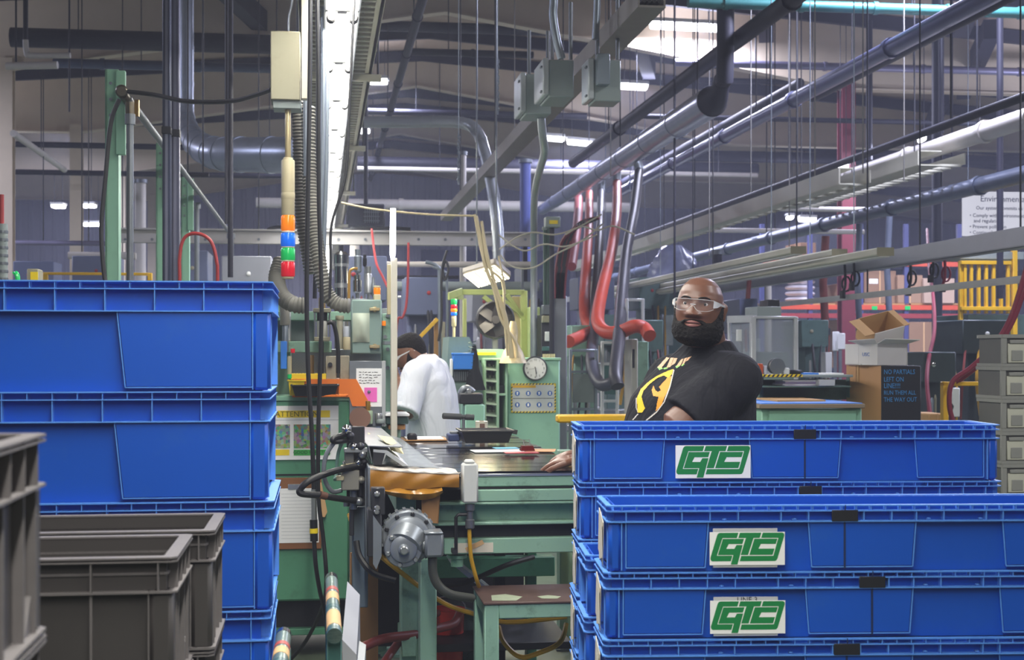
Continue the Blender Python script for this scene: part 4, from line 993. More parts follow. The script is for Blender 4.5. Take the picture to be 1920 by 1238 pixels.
for nm, x0, x1, y0, d in (('leg', 788, 819, -.06, .1), ('leg', 752, 790, .25, .12), ('leg', 1082, 1110, -.02, .1), ('leg', 700, 725, 1.9, .1), ('leg', 1050, 1075, 1.9, .1)):
    a = f.x(x0, y0); b_ = f.x(x1, y0); zt = .74 if y0 < 1 else .97
    m2 = MB(); m2.box(a, b_, y0, y0 + d, 0.008, zt, .004); part('leg', m2, green, t); m2 = MB(); m2.box(a - .02, b_ + .02, y0 - .02, y0 + d + .02, 0, .01); part('foot_plate', m2, greyd, t)
tp('rear_beam', xl, xr, 1.98, 2.08, .86, .97, green); 
for x in (xl + .02, xr - .1): tp('side_beam', x, x + .07, .1, 2.0, .88, .97, green)
tp('under_frame', f.x(760), f.x(788), .2, .5, .35, .42, green); tp('deep_rail', f.x(820), xr, .9, .98, .52, .6, green_d); tp('deep_post', f.x(985, 1.0), f.x(1003, 1.0), .95, 1.02, 0, .9, green_d); tp('deep_post', f.x(925, 1.0), f.x(945, 1.0), .95, 1.02, 0, .9, dark)
tp('darkening_panel', xl, xr, 1.82, 1.84, .06, .86, dark, 0); tp('darkening_pan', f.x(800, .5), xr, .5, 1.5, .30, .33, dark)  # dark panel and pan added to darken the space under the table
m2 = MB(); a = f.pt(905, 1100, .6); m2.obox(a + Vector((0, .1, 0)), Vector((.12, 0, -.10)), Vector((0, .1, 0)), Vector((.006, 0, .007))); part('chute', m2, steel, t)
m2 = MB(); m2.cyl(f.pt(857, 1040, .05), f.pt(857, 1046, .05), .035, n=16); m2.cyl(f.pt(857, 1046, .05), f.pt(857, 1062, .05), .022, n=12); part('levelling_foot', m2, green_p, t)
# ---- guard plates and end profile at the left edge
t2 = f.thing('side_guard', 'sloping steel and clear guard plates along the table edge over the wrapped pad', 'guard')
def quad(name, pts, th, mat, par, fr=f):
    p = [Vector(q) for q in pts]; nrm = (p[1] - p[0]).cross(p[3] - p[0]).normalized() * th; m3 = MB(); m3.add(p + [q - nrm for q in p], [(0, 1, 2, 3), (7, 6, 5, 4), (0, 4, 5, 1), (1, 5, 6, 2), (2, 6, 7, 3), (3, 7, 4, 0)]); return part(name, m3, mat, par)
def hp(px, z, y): x = f.x(px, y); return Vector((x, y, z))
zA = 1.165
def zz(py, px, y): return f.z(py, px, y)
q = [f.pt(692, 836, -.08), f.pt(756, 838, -.02), f.pt(715, 803, 1.35), f.pt(662, 799, 1.35)]
quad('steel_plate', q, .003, steel, t2)
q = [f.pt(760, 872, -.06), f.pt(822, 876, .02), f.pt(752, 822, 1.4), f.pt(712, 812, 1.4)]
quad('clear_plate', q, .004, glassy('clear_plastic', '#c8d2d8', .42, .12), t2)
q = [f.pt(692, 836, -.08), f.pt(698, 866, -.06), f.pt(664, 820, 1.3), f.pt(660, 800, 1.35)]
quad('side_flange', q, .003, greyd, t2)
m2 = MB(); pr_ = [(700, 843), (727, 846), (766, 874), (755, 874), (724, 853), (716, 872), (700, 872)]; pp = [f.pt(x, y, -.075) for x, y in pr_]; m2.prism([(a.x, a.z) for a in pp], (0, -.075, 0), (1, 0, 0), (0, 0, 1), (0, .9, 0)); part('end_profile', m2, alu, t2)
m2 = MB(); pr_ = [(700, 848), (722, 850), (716, 872), (700, 872)]; pp = [f.pt(x, y, -.078) for x, y in pr_]; m2.prism([(a.x, a.z) for a in pp], (0, -.078, 0), (1, 0, 0), (0, 0, 1), (0, .002, 0)); part('dark_opening', m2, dark, t2)
# papers taped to the steel plate
for pts in (((724, 832), (752, 843), (735, 822), (708, 818)), ((733, 846), (757, 853), (752, 841), (728, 836)), ((692, 824), (712, 832), (704, 818), (690, 813))):
    yy = (.05, .02, .5)[(pts[0][0] == 733) + 2 * (pts[0][0] == 692)]
    qs = [f.pt(x, y - 1.5, yy + (.28 if k > 1 else 0)) for k, (x, y) in enumerate(pts)]; quad('taped_paper', qs, .0008, M('yellowed_paper', '#d9cf9a', .7, var=.2), t2)
# ---- wrapped pad
f5 = Fr(775, 4.82, 0, A)
t3 = f5.thing('wrapped_pad', 'bumper pad wrapped in brown tape on the table corner, flap hanging', 'pad')
m3 = MB(); nx, ny = 26, 8; x0, x1 = f5.x(692), f5.x(861)
def padpt(u, v, side):
    px = 692 + (861 - 692) * u; top = 879 + 4 * math.sin(u * 2.2) + 6 * u; bot = 921 - 8 * u + 1.2 * math.sin(u * 14)
    py = top + (bot - top) * v; y = -.0022 * math.sin(u * 19 + v * 5) - .005 * math.sin(math.pi * v)
    return f5.pt(px, py, y)
rings = []
for i in range(nx + 1):
    u = i / nx; r = [padpt(u, v / ny, 0) for v in range(ny + 1)]
    bk = [p + Vector((0, .20, -.002 if k else 0)) for k, p in enumerate(r)][::-1]
    rings.append(r + bk)
m3.loft(rings); part('wrapped_body', m3, wrap, t3, smooth=50)
m3 = MB(); rings = [[padpt(i / nx, 0, 0) + Vector((0, d, .0015 + .002 * math.sin(i * 1.3 + d * 40))) for d in (-.003, .06, .13, .2)] + [padpt(i / nx, 0, 0) + Vector((0, d, -.002)) for d in (.2, .13, .06, -.003)] for i in range(nx + 1)]
m3.loft(rings); part('pale_top_sheet', m3, M('pale_sheet', '#b9b2a8', .5, var=.2, scale=14, bump=.3), t3, smooth=50)
m3 = MB(); rows = []
for i in range(17):
    u = i / 16; px = 716 + (828 - 716) * u; d = 8 + 17 * math.sin(math.pi * min(1, u * 1.02)) ** .6 * (.5 + .6 * u); 
    rows.append([f5.pt(px, 912, .01), f5.pt(px + 2, 916 + d * .5, -.012 + .008 * math.sin(i)), f5.pt(px + 3, 916 + d, .006 + .01 * math.sin(i * 1.7)), f5.pt(px + 3, 916 + d, .012 + .01 * math.sin(i * 1.7)), f5.pt(px + 2, 916 + d * .5, -.006), f5.pt(px, 912, .02)])
m3.loft(rows); part('hanging_flap', m3, M('amber_film', '#a9772a', .25, var=.3, scale=14), t3, smooth=60)
m3 = MB(); m3.box(f5.x(690), f5.x(694), -.012, .2, f5.z(960, 692), f5.z(876, 692), .002); part('end_bracket', m3, greyd, t3)
# cardboard sleeve hanging beneath the pad
fb = Fr(806, 4.86, 0, A); t4 = thing('cardboard_sleeve', 'brown cardboard piece hanging under the wrapped pad', 'cardboard', fb.o + Vector((0, 0, fb.z(982, 806))), A)
g = Fr(806, 4.86, fb.z(982, 806), A)
for nm, x0, x1, y0, y1, yy in (('front_panel', 791, 826, 922, 982, 0),):
    m3 = MB(); pts = [g.pt(x, y, 0) for x, y in ((790, 922), (826, 921), (822, 982), (791, 980))]; m3.prism([(a.x, a.z) for a in pts], (0, 0, 0), (1, 0, 0), (0, 0, 1), (0, .004, 0)); part(nm, m3, card, t4)
m3 = MB(); a, b_ = g.pt(826, 921, 0), g.pt(822, 982, 0); m3.add([a, b_, b_ + Vector((.004, .06, 0)), a + Vector((.004, .06, 0)), a + Vector((-.003, 0, 0)), b_ + Vector((-.003, 0, 0)), b_ + Vector((0, .06, 0)), a + Vector((0, .06, 0))], [(0, 1, 2, 3), (7, 6, 5, 4), (0, 4, 5, 1), (1, 5, 6, 2), (2, 6, 7, 3), (3, 7, 4, 0)]); part('side_panel', m3, card, t4)
m3 = MB(); m3.box(g.x(792), g.x(824), .0045, .03, g.z(922, 806), g.z(915, 806)); part('top_fold', m3, card, t4)
# ---- gear motor
fm = Fr(752, 4.66, 0, A); t5 = thing('gear_motor', 'round grey gear motor bolted to the table corner', 'motor', fm.o + Vector((0, 0, fm.z(1060, 752))), A); g = Fr(752, 4.66, fm.z(1060, 752), A)
ax = Vector((0, -1, 0)); sM = g.sc()
motm = M('motor_grey', '#80868c', .36, .35, var=.12, scale=14)
c1 = g.pt(764, 1003, .12); r1 = 51 * sM
m3 = MB(); m3.lathe([(r1 * .97, 0), (r1, .004), (r1, .055), (r1 * .93, .062), (r1 * .80, .062), (r1 * .76, .085), (r1 * .68, .09)], c1, ax, 40); part('rear_flange', m3, motm, t5)
for k in range(22):
    a = 2 * math.pi * k / 22; m4 = MB(); p = c1 + Vector((math.cos(a) * r1 * .99, -.03, math.sin(a) * r1 * .99)); m4.obox(p, Vector((math.cos(a), 0, math.sin(a))) * .006, Vector((0, .026, 0)), Vector((-math.sin(a), 0, math.cos(a))) * .005); part('cooling_fin', m4, motm, t5)
c2 = g.pt(756, 1028, .02); r2 = 36 * sM
m3 = MB(); m3.cyl(c1 + Vector((0, -.06, 0)), c2, r1 * .74, r2 * .98, 36); part('barrel', m3, motm, t5)
m3 = MB(); m3.lathe([(r2, -.03), (r2, .012), (r2 * .95, .018), (r2 * .72, .020), (r2 * .70, .027), (r2 * .62, .030), (r2 * .30, .030), (r2 * .28, .044), (r2 * .20, .046)], c2, ax, 40); part('front_flange', m3, motm, t5)
m3 = MB(); m3.lathe([(8 * sM, 0), (8 * sM, .03), (6 * sM, .034)], c2 + Vector((0, -.03, 0)), ax, 20); part('shaft_cap', m3, steel, t5)
for k in range(6):
    a = 2 * math.pi * k / 6 + .3; p = c2 + Vector((math.cos(a) * r2 * .85, -.018, math.sin(a) * r2 * .85)); m4 = MB(); m4.lathe([(.009, 0), (.009, .006), (.006, .011)], p, ax, 6); part('bolt', m4, steel, t5)
for k in range(9):
    a = 2 * math.pi * k / 9; p = c1 + Vector((math.cos(a) * r1 * .86, -.0625, math.sin(a) * r1 * .86)); m4 = MB(); m4.lathe([(.008, 0), (.008, .004), (.005, .008)], p, ax, 6); part('bolt', m4, dark, t5)
m3 = MB(); m3.prism([(a.x, a.z) for a in (g.pt(700, 968), g.pt(716, 990), g.pt(716, 1045), g.pt(706, 1070), g.pt(700, 1060))], (0, .02, 0), (1, 0, 0), (0, 0, 1), (0, .012, 0)); part('mounting_gusset', m3, motm, t5)
m3 = MB(); g.bx(m3, 688, 716, 955, 1045, .04, .08, .004); part('mounting_block', m3, M('dark_mount', '#3c3d42', .4, .5), t5)
for x, y in ((707, 927), (707, 953), (706, 960)):
    m4 = MB(); m4.lathe([(.010, 0), (.010, .006), (.006, .012)], g.pt(x, y, .035), ax, 10); part('bolt', m4, steel, t5)
m3 = MB(); g.bx(m3, 696, 722, 915, 966, .04, .05, .003); part('hanger_plate', m3, M('dark_mount'), t5)
m3 = MB(); g.bx(m3, 797, 832, 1000, 1046, -.02, .09, .008); p_ = part('terminal_box', m3, motm, t5)
m4 = MB(); g.bx(m4, 796, 831, 998, 1003, -.024, .098, .003); part('box_lid', m4, M('lid_grey', '#8b9197', .35, .5), p_)
m3 = MB(); m3.cyl(g.pt(786, 1022, .03), g.pt(800, 1022, .03), .022, n=14); part('cable_gland', m3, motm, t5)
m3 = MB(); g.bx(m3, 738, 768, 983, 995, .035, .05, .004); part('name_plate', m3, M('plate_grey', '#969a9e', .4, .5), t5)
m3 = MB(); g.line(m3, [(811, 1046, .02), (812, 1075, .02), (822, 1098, .02), (845, 1115, .03), (885, 1122, .1)], .015, 10); part('flexible_lead', m3, M('lead_grey', '#3d3f3a', .5), t5)
# ---- white sensor housing on its pipe stand
fs = Fr(882, 4.86, 0, A); zb = fs.z(988, 882)
t6 = thing('sensor_box', 'narrow white sensor box standing before the table edge with a yellow cable', 'sensor', fs.o + Vector((0, 0, zb)), A); g = Fr(882, 4.86, zb, A)
m3 = MB(); g.bx(m3, 867, 897, 870, 944, 0, .06, .006); part('housing', m3, M('sensor_white', '#c4c6c2', .45, var=.12, grime=.25, gcol='#8a8b86'), t6)
m3 = MB(); g.bx(m3, 872, 891, 863, 871, .005, .05, .006); part('cap', m3, M('sensor_white'), t6)
m3 = MB(); a = g.pt(881, 992, .03); m3.lathe([(.012, 0), (.016, .004), (.016, .03), (.011, .034), (.011, .06), (.017, .064), (.017, .085)], a, (0, 0, 1), 14); part('plug', m3, M('plug_dark', '#6e7078', .35, .6), t6)
m3 = MB(); m3.tube(spline([g.pt(880, 992, .03), g.pt(881, 1020, .03), g.pt(884, 1050, .04), g.pt(893, 1085, .06), g.pt(898, 1100, .1)], 5), .007, 8); part('yellow_cable', m3, ycab, t6)
m3 = MB(); m3.tube([g.pt(876, 965, .03), g.pt(860, 965, .03), g.pt(855, 970, .03), g.pt(855, 1040, .05)], .006, 8); m3.box(g.x(850), g.x(860), .03, .09, g.z(1042, 855), g.z(1034, 855)); part('bent_rod', m3, dark, t6)
# ---- valve cluster
fv = Fr(662, 4.98, 0, A); zb = fv.z(952, 662)
t7 = thing('valve_block', 'cluster of pneumatic valves with looping black hoses at the table corner', 'valve', fv.o + Vector((0, 0, zb)), A); g = Fr(662, 4.98, zb, A)
def vb(name, x0, x1, y0, y1, yy, d, mat, b=.003):
    m4 = MB(); g.bx(m4, x0, x1, y0, y1, yy, d, b); return part(name, m4, mat, t7)
vgrey = M('valve_grey', '#8d8a80', .4, .3, var=.2, grime=.3)
vb('manifold', 640, 674, 882, 920, -.02, .08, vgrey); vb('upper_block', 646, 664, 846, 872, 0, .06, M('valve_dark', '#6a6a66', .4, .4)); vb('back_plate', 650, 684, 800, 950, .06, .02, dark)
for x, y, r in ((650, 806, 11), (657, 818, 9), (662, 838, 10), (676, 838, 9), (680, 852, 10), (672, 868, 9), (683, 866, 7), (677, 900, 8), (673, 940, 9), (646, 868, 5)):
    m4 = MB(); m4.ell(g.pt(x, y, .0), r * g.sc() * .9, .03, r * g.sc() * .9, 12, 8); part('fitting', m4, random.choice((steel, vgrey, dark, chrome)), t7)
for x, y0, y1, r in ((676, 855, 872, 7), (663, 920, 955, 7), (676, 870, 930, 5), (648, 935, 950, 4)):
    m4 = MB(); m4.cyl(g.pt(x, y1, .02), g.pt(x, y0, .02), r * g.sc(), n=12); part('valve_stem', m4, random.choice((greyd, dark)), t7)
m4 = MB(); g.bx(m4, 630, 645, 893, 902, -.03, .03, .003); m4.cyl(g.pt(640, 877, -.01), g.pt(668, 872, -.01), .009, n=10); part('tee_fitting', m4, cream, t7)
m4 = MB(); g.bx(m4, 645, 690, 841, 849, -.02, .05, .002); part('clamp_bar', m4, steel, t7)
for pts, r, mt in ((((690, 870, 0), (660, 876, -.02), (620, 886, -.06), (580, 902, -.1), (563, 918, -.1), (566, 926, -.1), (600, 929, -.08), (630, 934, -.05), (680, 941, 0)), .0115, black),
                   (((656, 814, 0), (636, 818, -.02), (624, 824, -.04), (628, 828, -.03), (650, 826, 0)), .010, black), (((630, 826, -.02), (613, 850, -.03), (607, 880, -.03), (611, 905, -.02), (624, 922, -.02), (640, 920, 0)), .008, M('hose_grey', '#6b7076', .4)),
                   (((642, 830, 0), (634, 850, .02), (630, 890, .02), (628, 900, 0)), .006, M('hose_green_grey', '#5d7d74', .4))):
    m4 = MB(); m4.tube(spline([g.pt(*p) for p in pts], 6), r, 9); part('air_hose', m4, mt, t7)
m4 = MB(); m4.cyl(g.pt(600, 928, -.085), g.pt(612, 931, -.075), .0135, n=10); part('hose_joint', m4, M('rusty_joint', '#5a3a2a', .6), t7)
vb('down_post', 684, 692, 875, 1070, .0, .05, greyd); vb('side_post', 655, 664, 950, 1005, .02, .05, M('dark_mount'))
vb('bracket', 660, 690, 950, 1140, .08, .03, M('slate', '#56646e', .5))
# ---- cables and hoses near the floor
drop('yellow_cable', [(655, 965, 5.3), (664, 990, 5.25), (690, 1020, 5.2), (722, 1050, 5.1), (760, 1080, 5.15), (800, 1110, 5.2), (840, 1135, 5.25), (884, 1150, 5.3), (950, 1167, 5.3), (1062, 1157, 5.35)], 5.2, .009, ycab, 'long yellow cable running past the motor and through the stool legs')
drop('black_hose', [(668, 1015, 5.0), (675, 1045, 4.98), (700, 1075, 4.95), (742, 1089, 4.95)], 5, .011, black, 'black hose curving below the gear motor', 'hose')
drop('yellow_cable', [(935, 1175, 5.2), (945, 1205, 5.15), (975, 1232, 5.1), (1010, 1225, 5.1), (1050, 1205, 5.15), (1062, 1170, 5.2)], 5.2, .009, ycab, 'yellow cable looping under the rusty topped stool')
drop('black_hose', [(838, 1098, 5.5), (880, 1090, 5.5), (950, 1060, 5.6), (1000, 1045, 5.7)], 5, .010, black, 'thin black hose crossing above the stool', 'hose')
drop('red_hose', [(640, 1232, 4.9), (680, 1214, 5.0), (720, 1198, 5.1), (780, 1190, 5.25), (815, 1180, 5.4), (850, 1170, 5.5), (862, 1150, 5.6)], 5, .017, rust, 'rust red hose crossing behind the front table leg, longer one', 'hose', 10)
drop('red_hose', [(715, 1250, 5.05), (740, 1215, 5.2), (765, 1180, 5.35), (785, 1158, 5.4), (820, 1150, 5.6)], 5, .015, rust, 'rust red hose rising more steeply behind the table leg', 'hose', 10)
fr_ = Fr(838, 5.75, 0, A); t = fr_.thing('red_bucket', 'small bright red bucket under the table beside the green leg', 'bucket')
a = fr_.pt(838, 1142); m3 = MB(); m3.lathe([(.05, 0), (.055, .01), (.07, a.z), (.074, a.z + .002), (.066, a.z + .002), (.06, a.z - .02)], (0, 0, 0), (0, 0, 1), 20); part('bucket_body', m3, M('bright_red', '#e03528', .4), t)
m3 = MB(); m3.tube([(.075 * math.cos(q_ * .314), 0, a.z + .05 * math.sin(q_ * .314)) for q_ in range(11)], .003, 6); part('wire_handle', m3, steel, t)
fr_ = Fr(858, 5.7, 0, A); t = fr_.thing('blower_drum', 'dark round blower drum on the floor under the table', 'machine')
m3 = MB(); c = fr_.pt(855, 1205, .2); m3.lathe([(.13, -.1), (.14, -.09), (.14, .1), (.12, .115), (.05, .12), (.04, .14)], c, (0, -1, 0), 24); part('drum', m3, M('drum_dark', '#2c4a46', .4, grime=.4), t); m3 = MB(); m3.box(c.x - .12, c.x + .12, c.y - .1, c.y + .1, 0, max(.02, c.z - .1)); part('foot', m3, dark, t)
fr_ = Fr(684, 5.55, 0, A); t = fr_.thing('cardboard_sheet', 'tall brown cardboard sheet leaning under the table corner', 'cardboard')
m3 = MB(); fr_.bx(m3, 656, 706, 1036, HY + CH * F / 5.55 - 1, 0, .008, .002); part('sheet', m3, card, t); m3 = MB(); fr_.bx(m3, 704, 709, 1040, HY + CH * F / 5.55 - 1, .0, .06); part('folded_edge', m3, card, t)
# ---- stool with rusty top
fq = Fr(913, 4.72, 0, A); zt = fq.z(1130, 913); W_, D_ = .42, .34
t = fq.thing('side_stool', 'small green square tube stool with a worn rusty top', 'stool')
rust_m = M('rusty_top', '#5a4540', .55, .2, var=.3, scale=8, grime=.3, gcol='#3a2b26')
m3 = MB(); m3.box(-.012, W_, -.006, D_, zt - .008, zt, .002); tp_ = part('top_plate', m3, rust_m, t)
m3 = MB(); m3.prism([(.02, .03), (.10, .02), (.13, .09), (.08, .15), (.03, .13)], (0, 0, zt + .0002), (1, 0, 0), (0, 1, 0), (0, 0, .0006)); m3.prism([(.19, .05), (.24, .04), (.26, .08), (.22, .11), (.18, .09)], (0, 0, zt + .0002), (1, 0, 0), (0, 1, 0), (0, 0, .0006)); part('paint_patch', m3, M('pale_patch', '#9aa38a', .6, var=.25, scale=30), tp_, kind='stuff')
for x in (0, W_ - .05):
    for y in (0, D_ - .05):
        m3 = MB(); m3.box(x - .008, x + .04, y, y + .048, 0, zt - .008, .004); part('leg', m3, green, t)
m3 = MB(); m3.box(.04, W_ - .058, .0, .04, zt - .055, zt - .008, .003); part('front_rail', m3, green, t); m3 = MB(); m3.box(.04, W_ - .058, D_ - .042, D_ - .002, zt - .055, zt - .008, .003); part('back_rail', m3, green, t)
for x in (-.004, W_ - .054):
    m3 = MB(); m3.box(x, x + .036, .048, D_ - .05, zt - .055, zt - .008, .003); part('side_rail', m3, green, t)
# ---- things lying on the table
def on(px, y): return f.x(px, y)
ft = lambda px, Z: Fr(px, Z, TZ + .003, A)
g = ft(914, 6.35); t = g.thing('metal_pan', 'dark grey metal pan standing on the glossy table', 'pan'); open_tray(866, 962, 809, 831.5, 0, .22, .018, M('pan_grey', '#4a4b4d', .35, .5), g, t)
m3 = MB(); m3.bar(g.pt(960, 809, .1), g.pt(970, 811, .1), .004, .02); part('handle', m3, M('pan_grey'), t)
g = ft(903, 6.85); t = g.thing('tape_roll', 'roll of clear tape standing behind the metal pan', 'tape'); a = g.pt(903, 790); m3 = MB(); m3.lathe([(.026, 0), (.03, .004), (.03, a.z), (.014, a.z)], (-.0, 0, 0), (0, 0, 1), 16); part('tape_wrap', m3, M('clear_tape', '#cfcdbd', .25), t); m3 = MB(); m3.lathe([(.013, .01), (.013, a.z + .002)], (0, 0, 0), (0, 0, 1), 12); m3.box(-.012, .012, -.031, -.029, .008, a.z - .01); part('core', m3, wood, t)
g = ft(858, 6.9); t = g.thing('lever_handle', 'dark grey grip handle on a short post over the table', 'handle')
m3 = MB(); a, b_ = g.pt(829, 780), g.pt(889, 783); m3.tube([a, a.lerp(b_, .03), a.lerp(b_, .6), a.lerp(b_, .62), a.lerp(b_, .72), a.lerp(b_, .73), b_], [.008, .015, .015, .011, .011, .015, .014], 14); part('grip', m3, M('grip_grey', '#3e4143', .4), t); c = a.lerp(b_, .67); m3 = MB(); m3.cyl((c.x, c.y, 0), c, .008, n=10); part('post', m3, greyd, t); m3 = MB(); m3.box(c.x - .03, c.x + .03, c.y - .02, c.y + .02, 0, .01, .002); part('foot', m3, greyd, t)
g = ft(797, 6.75); t = g.thing('wooden_clipboard', 'thin wooden clipboard with papers lying before the man in white', 'clipboard'); m3 = MB(); m3.box(g.x(755), g.x(840), -.02, .2, 0, .006, .001); part('board', m3, woodl, t); m3 = MB(); m3.box(g.x(762), g.x(832), -.01, .19, .006, .010); part('sheets', m3, paper, t); m3 = MB(); m3.box(g.x(764), g.x(782), -.02, .04, .0, .035, .008); part('clip', m3, dark, t)
g = ft(853, 6.5); t = g.thing('blue_block', 'small dark blue block on the table beside the metal pan', 'block'); m3 = MB(); g.bx(m3, 841, 863, 815, 828, 0, .12, .004); part('block_body', m3, M('block_blue', '#33406e', .5), t); m3 = MB(); g.bx(m3, 845, 866, 810, 816, .04, .06, .003); part('block_top', m3, M('block_grey', '#5b6068', .5), t)
# loose sheets
def sheet(px0, px1, Z, dy, mat, label, rz=.0, dz=0):
    g = ft((px0 + px1) / 2, Z); w = (px1 - px0) / F * Z; m3 = MB(); m3.box(-w / 2, w / 2, 0, dy, dz, dz + .002); m3.v = [Matrix.Rotation(A + rz, 4, 'Z') @ v + g.o for v in m3.v]; solo('loose_sheet', m3, mat, label, 'paper')
sheet(890, 985, 5.98, .14, paper, 'white sheet lying flat on the table in front of the pan', .05)
sheet(930, 975, 6.15, .08, M('pale_blue_sheet', '#6fb4d8', .6), 'pale blue slip on the white sheet before the pan', .1, .0025)
sheet(985, 1040, 6.0, .16, M('brown_paper', '#b98d62', .7), 'brown paper piece on the table behind the red clip', -.2)
sheet(948, 1012, 5.86, .09, M('red_sheet', '#a8404a', .5), 'red sheet under the bulldog clip on the table', 0, .003)
g = ft(990, 5.95); t = g.thing('bulldog_clip', 'dark red bulldog clip on papers at the table edge', 'clip'); m3 = MB(); p = [(-.03, .007), (.03, .007), (.022, .028), (-.022, .028)]; m3.prism(p, (0, 0, 0), (1, 0, 0), (0, 0, 1), (0, .05, 0)); part('clip_body', m3, M('clip_red', '#6e1f1f', .35, .4), t); m3 = MB(); m3.tube([(-.012, .02, .026), (-.014, .05, .05), (.014, .05, .05), (.012, .02, .026)], .002, 6); part('wire_loop', m3, steel, t)
# ---- hand cart in the very front with taped handle tubes
p0 = P(627, 1193, 3.2); fc = Fr(627, 3.2, 0, A)
t = fc.thing('hand_cart', 'green hand cart with taped handle tubes before the green cabinet', 'cart'); fo = fc.o
zc_ = p0.z
tube_g = M('handle_tube', '#7e948e', .3, .5, var=.2)
for dx, y0, y1 in ((0, .0, .82), (-.112, -.5, .03)):
    a, b_ = Vector((dx, y0, zc_)), Vector((dx, y1, zc_)); m3 = MB(); m3.cyl(a, b_, .0168, n=18); h_ = part('handle_tube', m3, tube_g, t)
    L_ = (b_ - a); 
    for fr0, fr1, mt in ((0, .05, M('tape_teal', '#3f5f60', .4)), (.08, .3, tape), (.34, .4, M('tape_teal')), (.5, .62, tape), (.66, .72, M('tape_red', '#a8483c', .5)), (.93, 1.003, chrome)):
        m4 = MB(); m4.cyl(a + L_ * fr0, a + L_ * fr1, .0175, n=18); part('tape_band', m4, mt, h_)
    for yy in (y0 + .03, y1 - .12):
        m3 = MB(); m3.box(dx - .017, dx + .017, yy, yy + .05, .15, zc_ - .012, .003); part('upright', m3, teal, t)
m3 = MB(); m3.box(-.2, .1, -.55, .85, .12, .15, .004); part('deck', m3, teal, t)
for x in (-.17, .07):
    for y in (-.45, .75):
        m3 = MB(); m3.cyl((x - .015, y, .06), (x + .015, y, .06), .06, n=18); part('wheel', m3, black, t); m3 = MB(); m3.box(x - .02, x + .02, y - .02, y + .02, .06, .12); part('fork', m3, steel, t)
m3 = MB(); p = [(.018, .8), (.05, .765), (.052, .5), (.02, .48)]; m3.prism([(x, z) for x, z in p], (0, .05, 0), (1, 0, 0), (0, 0, 1), (.02, .45, .06)); part('hanging_papers', m3, M('paper_grey', '#9a9ca2', .6), t)
m3 = MB(); m3.prism([(.03, .74), (.062, .72), (.06, .4), (.03, .4)], (0, -.02, 0), (1, 0, 0), (0, 0, 1), (.02, .4, .0)); part('plastic_pocket', m3, M('pocket_grey', '#a9aca8', .4), t)
# ================================================================== PEOPLE
from mathutils.bvhtree import BVHTree
def gs(x, s): return math.exp(-(x / s) ** 2)
def interp(tab, z):
    if z >= tab[0][0]: return tab[0][1:]
    for a, b in zip(tab, tab[1:]):
        if a[0] >= z >= b[0]:
            t = (a[0] - z) / (a[0] - b[0]); return tuple(p + (q - p) * t for p, q in zip(a[1:], b[1:]))
    return tab[-1][1:]
HEAD = [(.100, .003, .003, .003), (.097, .024, .028, .032), (.088, .044, .053, .060), (.068, .063, .076, .084), (.042, .075, .089, .097), (.015, .080, .094, .101), (0, .0815, .0935, .101), (-.025, .082, .0925, .096),
        (-.05, .081, .092, .086), (-.075, .078, .092, .072), (-.095, .071, .089, .060), (-.110, .060, .083, .05), (-.121, .044, .070, .042), (-.129, .022, .04, .025), (-.131, .004, .006, .005)]
def face_dy(x, z):
    d = 0
    if -.06 < z < .02:
        k = max(0, min(1, (.012 - z) / .05)); h = .028 * k ** 1.3 * (1 if z > -.042 else max(0, 1 - (-.042 - z) / .010)); d -= h * gs(x, .011 + .011 * k)
    for s in (-1, 1):
        d -= .011 * gs(x - s * .021, .010) * gs(z + .040, .008)
        d += .011 * gs(x - s * .034, .017) * gs(z, .011)
        d -= .006 * gs(x - s * .034, .024) * gs(z - .020, .008)
        d -= .006 * gs(x - s * .050, .02) * gs(z + .032, .018)
    d -= .009 * gs(x, .026) * gs(z + .0645, .005) + .010 * gs(x, .022) * gs(z + .0775, .0055)
    d += .004 * gs(x, .028) * gs(z + .071, .0022)
    d -= .006 * gs(x, .02) * gs(z + .108, .014)
    return d
def head_pt(th, z, off=0):
    w, f_, b_ = interp(HEAD, z); sx, cy_ = math.sin(th), math.cos(th)
    e = .92; x = w * math.copysign(abs(sx) ** e, sx); y = -(f_ if cy_ > 0 else b_) * math.copysign(abs(cy_) ** e, cy_) + .006
    if cy_ > .05: y += face_dy(x, z) * min(1, cy_ * 2)
    p = Vector((x, y, z))
    if off:
        n = Vector((sx * .9, -cy_ * .9, (z + .02) * 6 if z > 0 else (z + .05) * 9)).normalized(); p += n * off
    return p
def rows(n=64): return [.100 * math.cos(math.pi * i / n) * (1 if math.cos(math.pi * i / n) > 0 else 1.31) for i in range(n + 1)]
def head_mesh(off=None, nz=72, nt_=96):
    m = MB(); rs = []
    for z in rows(nz):
        rs.append([head_pt(2 * math.pi * j / nt_, z, off(2 * math.pi * j / nt_, z) if off else 0) for j in range(nt_)])
    m.loft(rs); return m
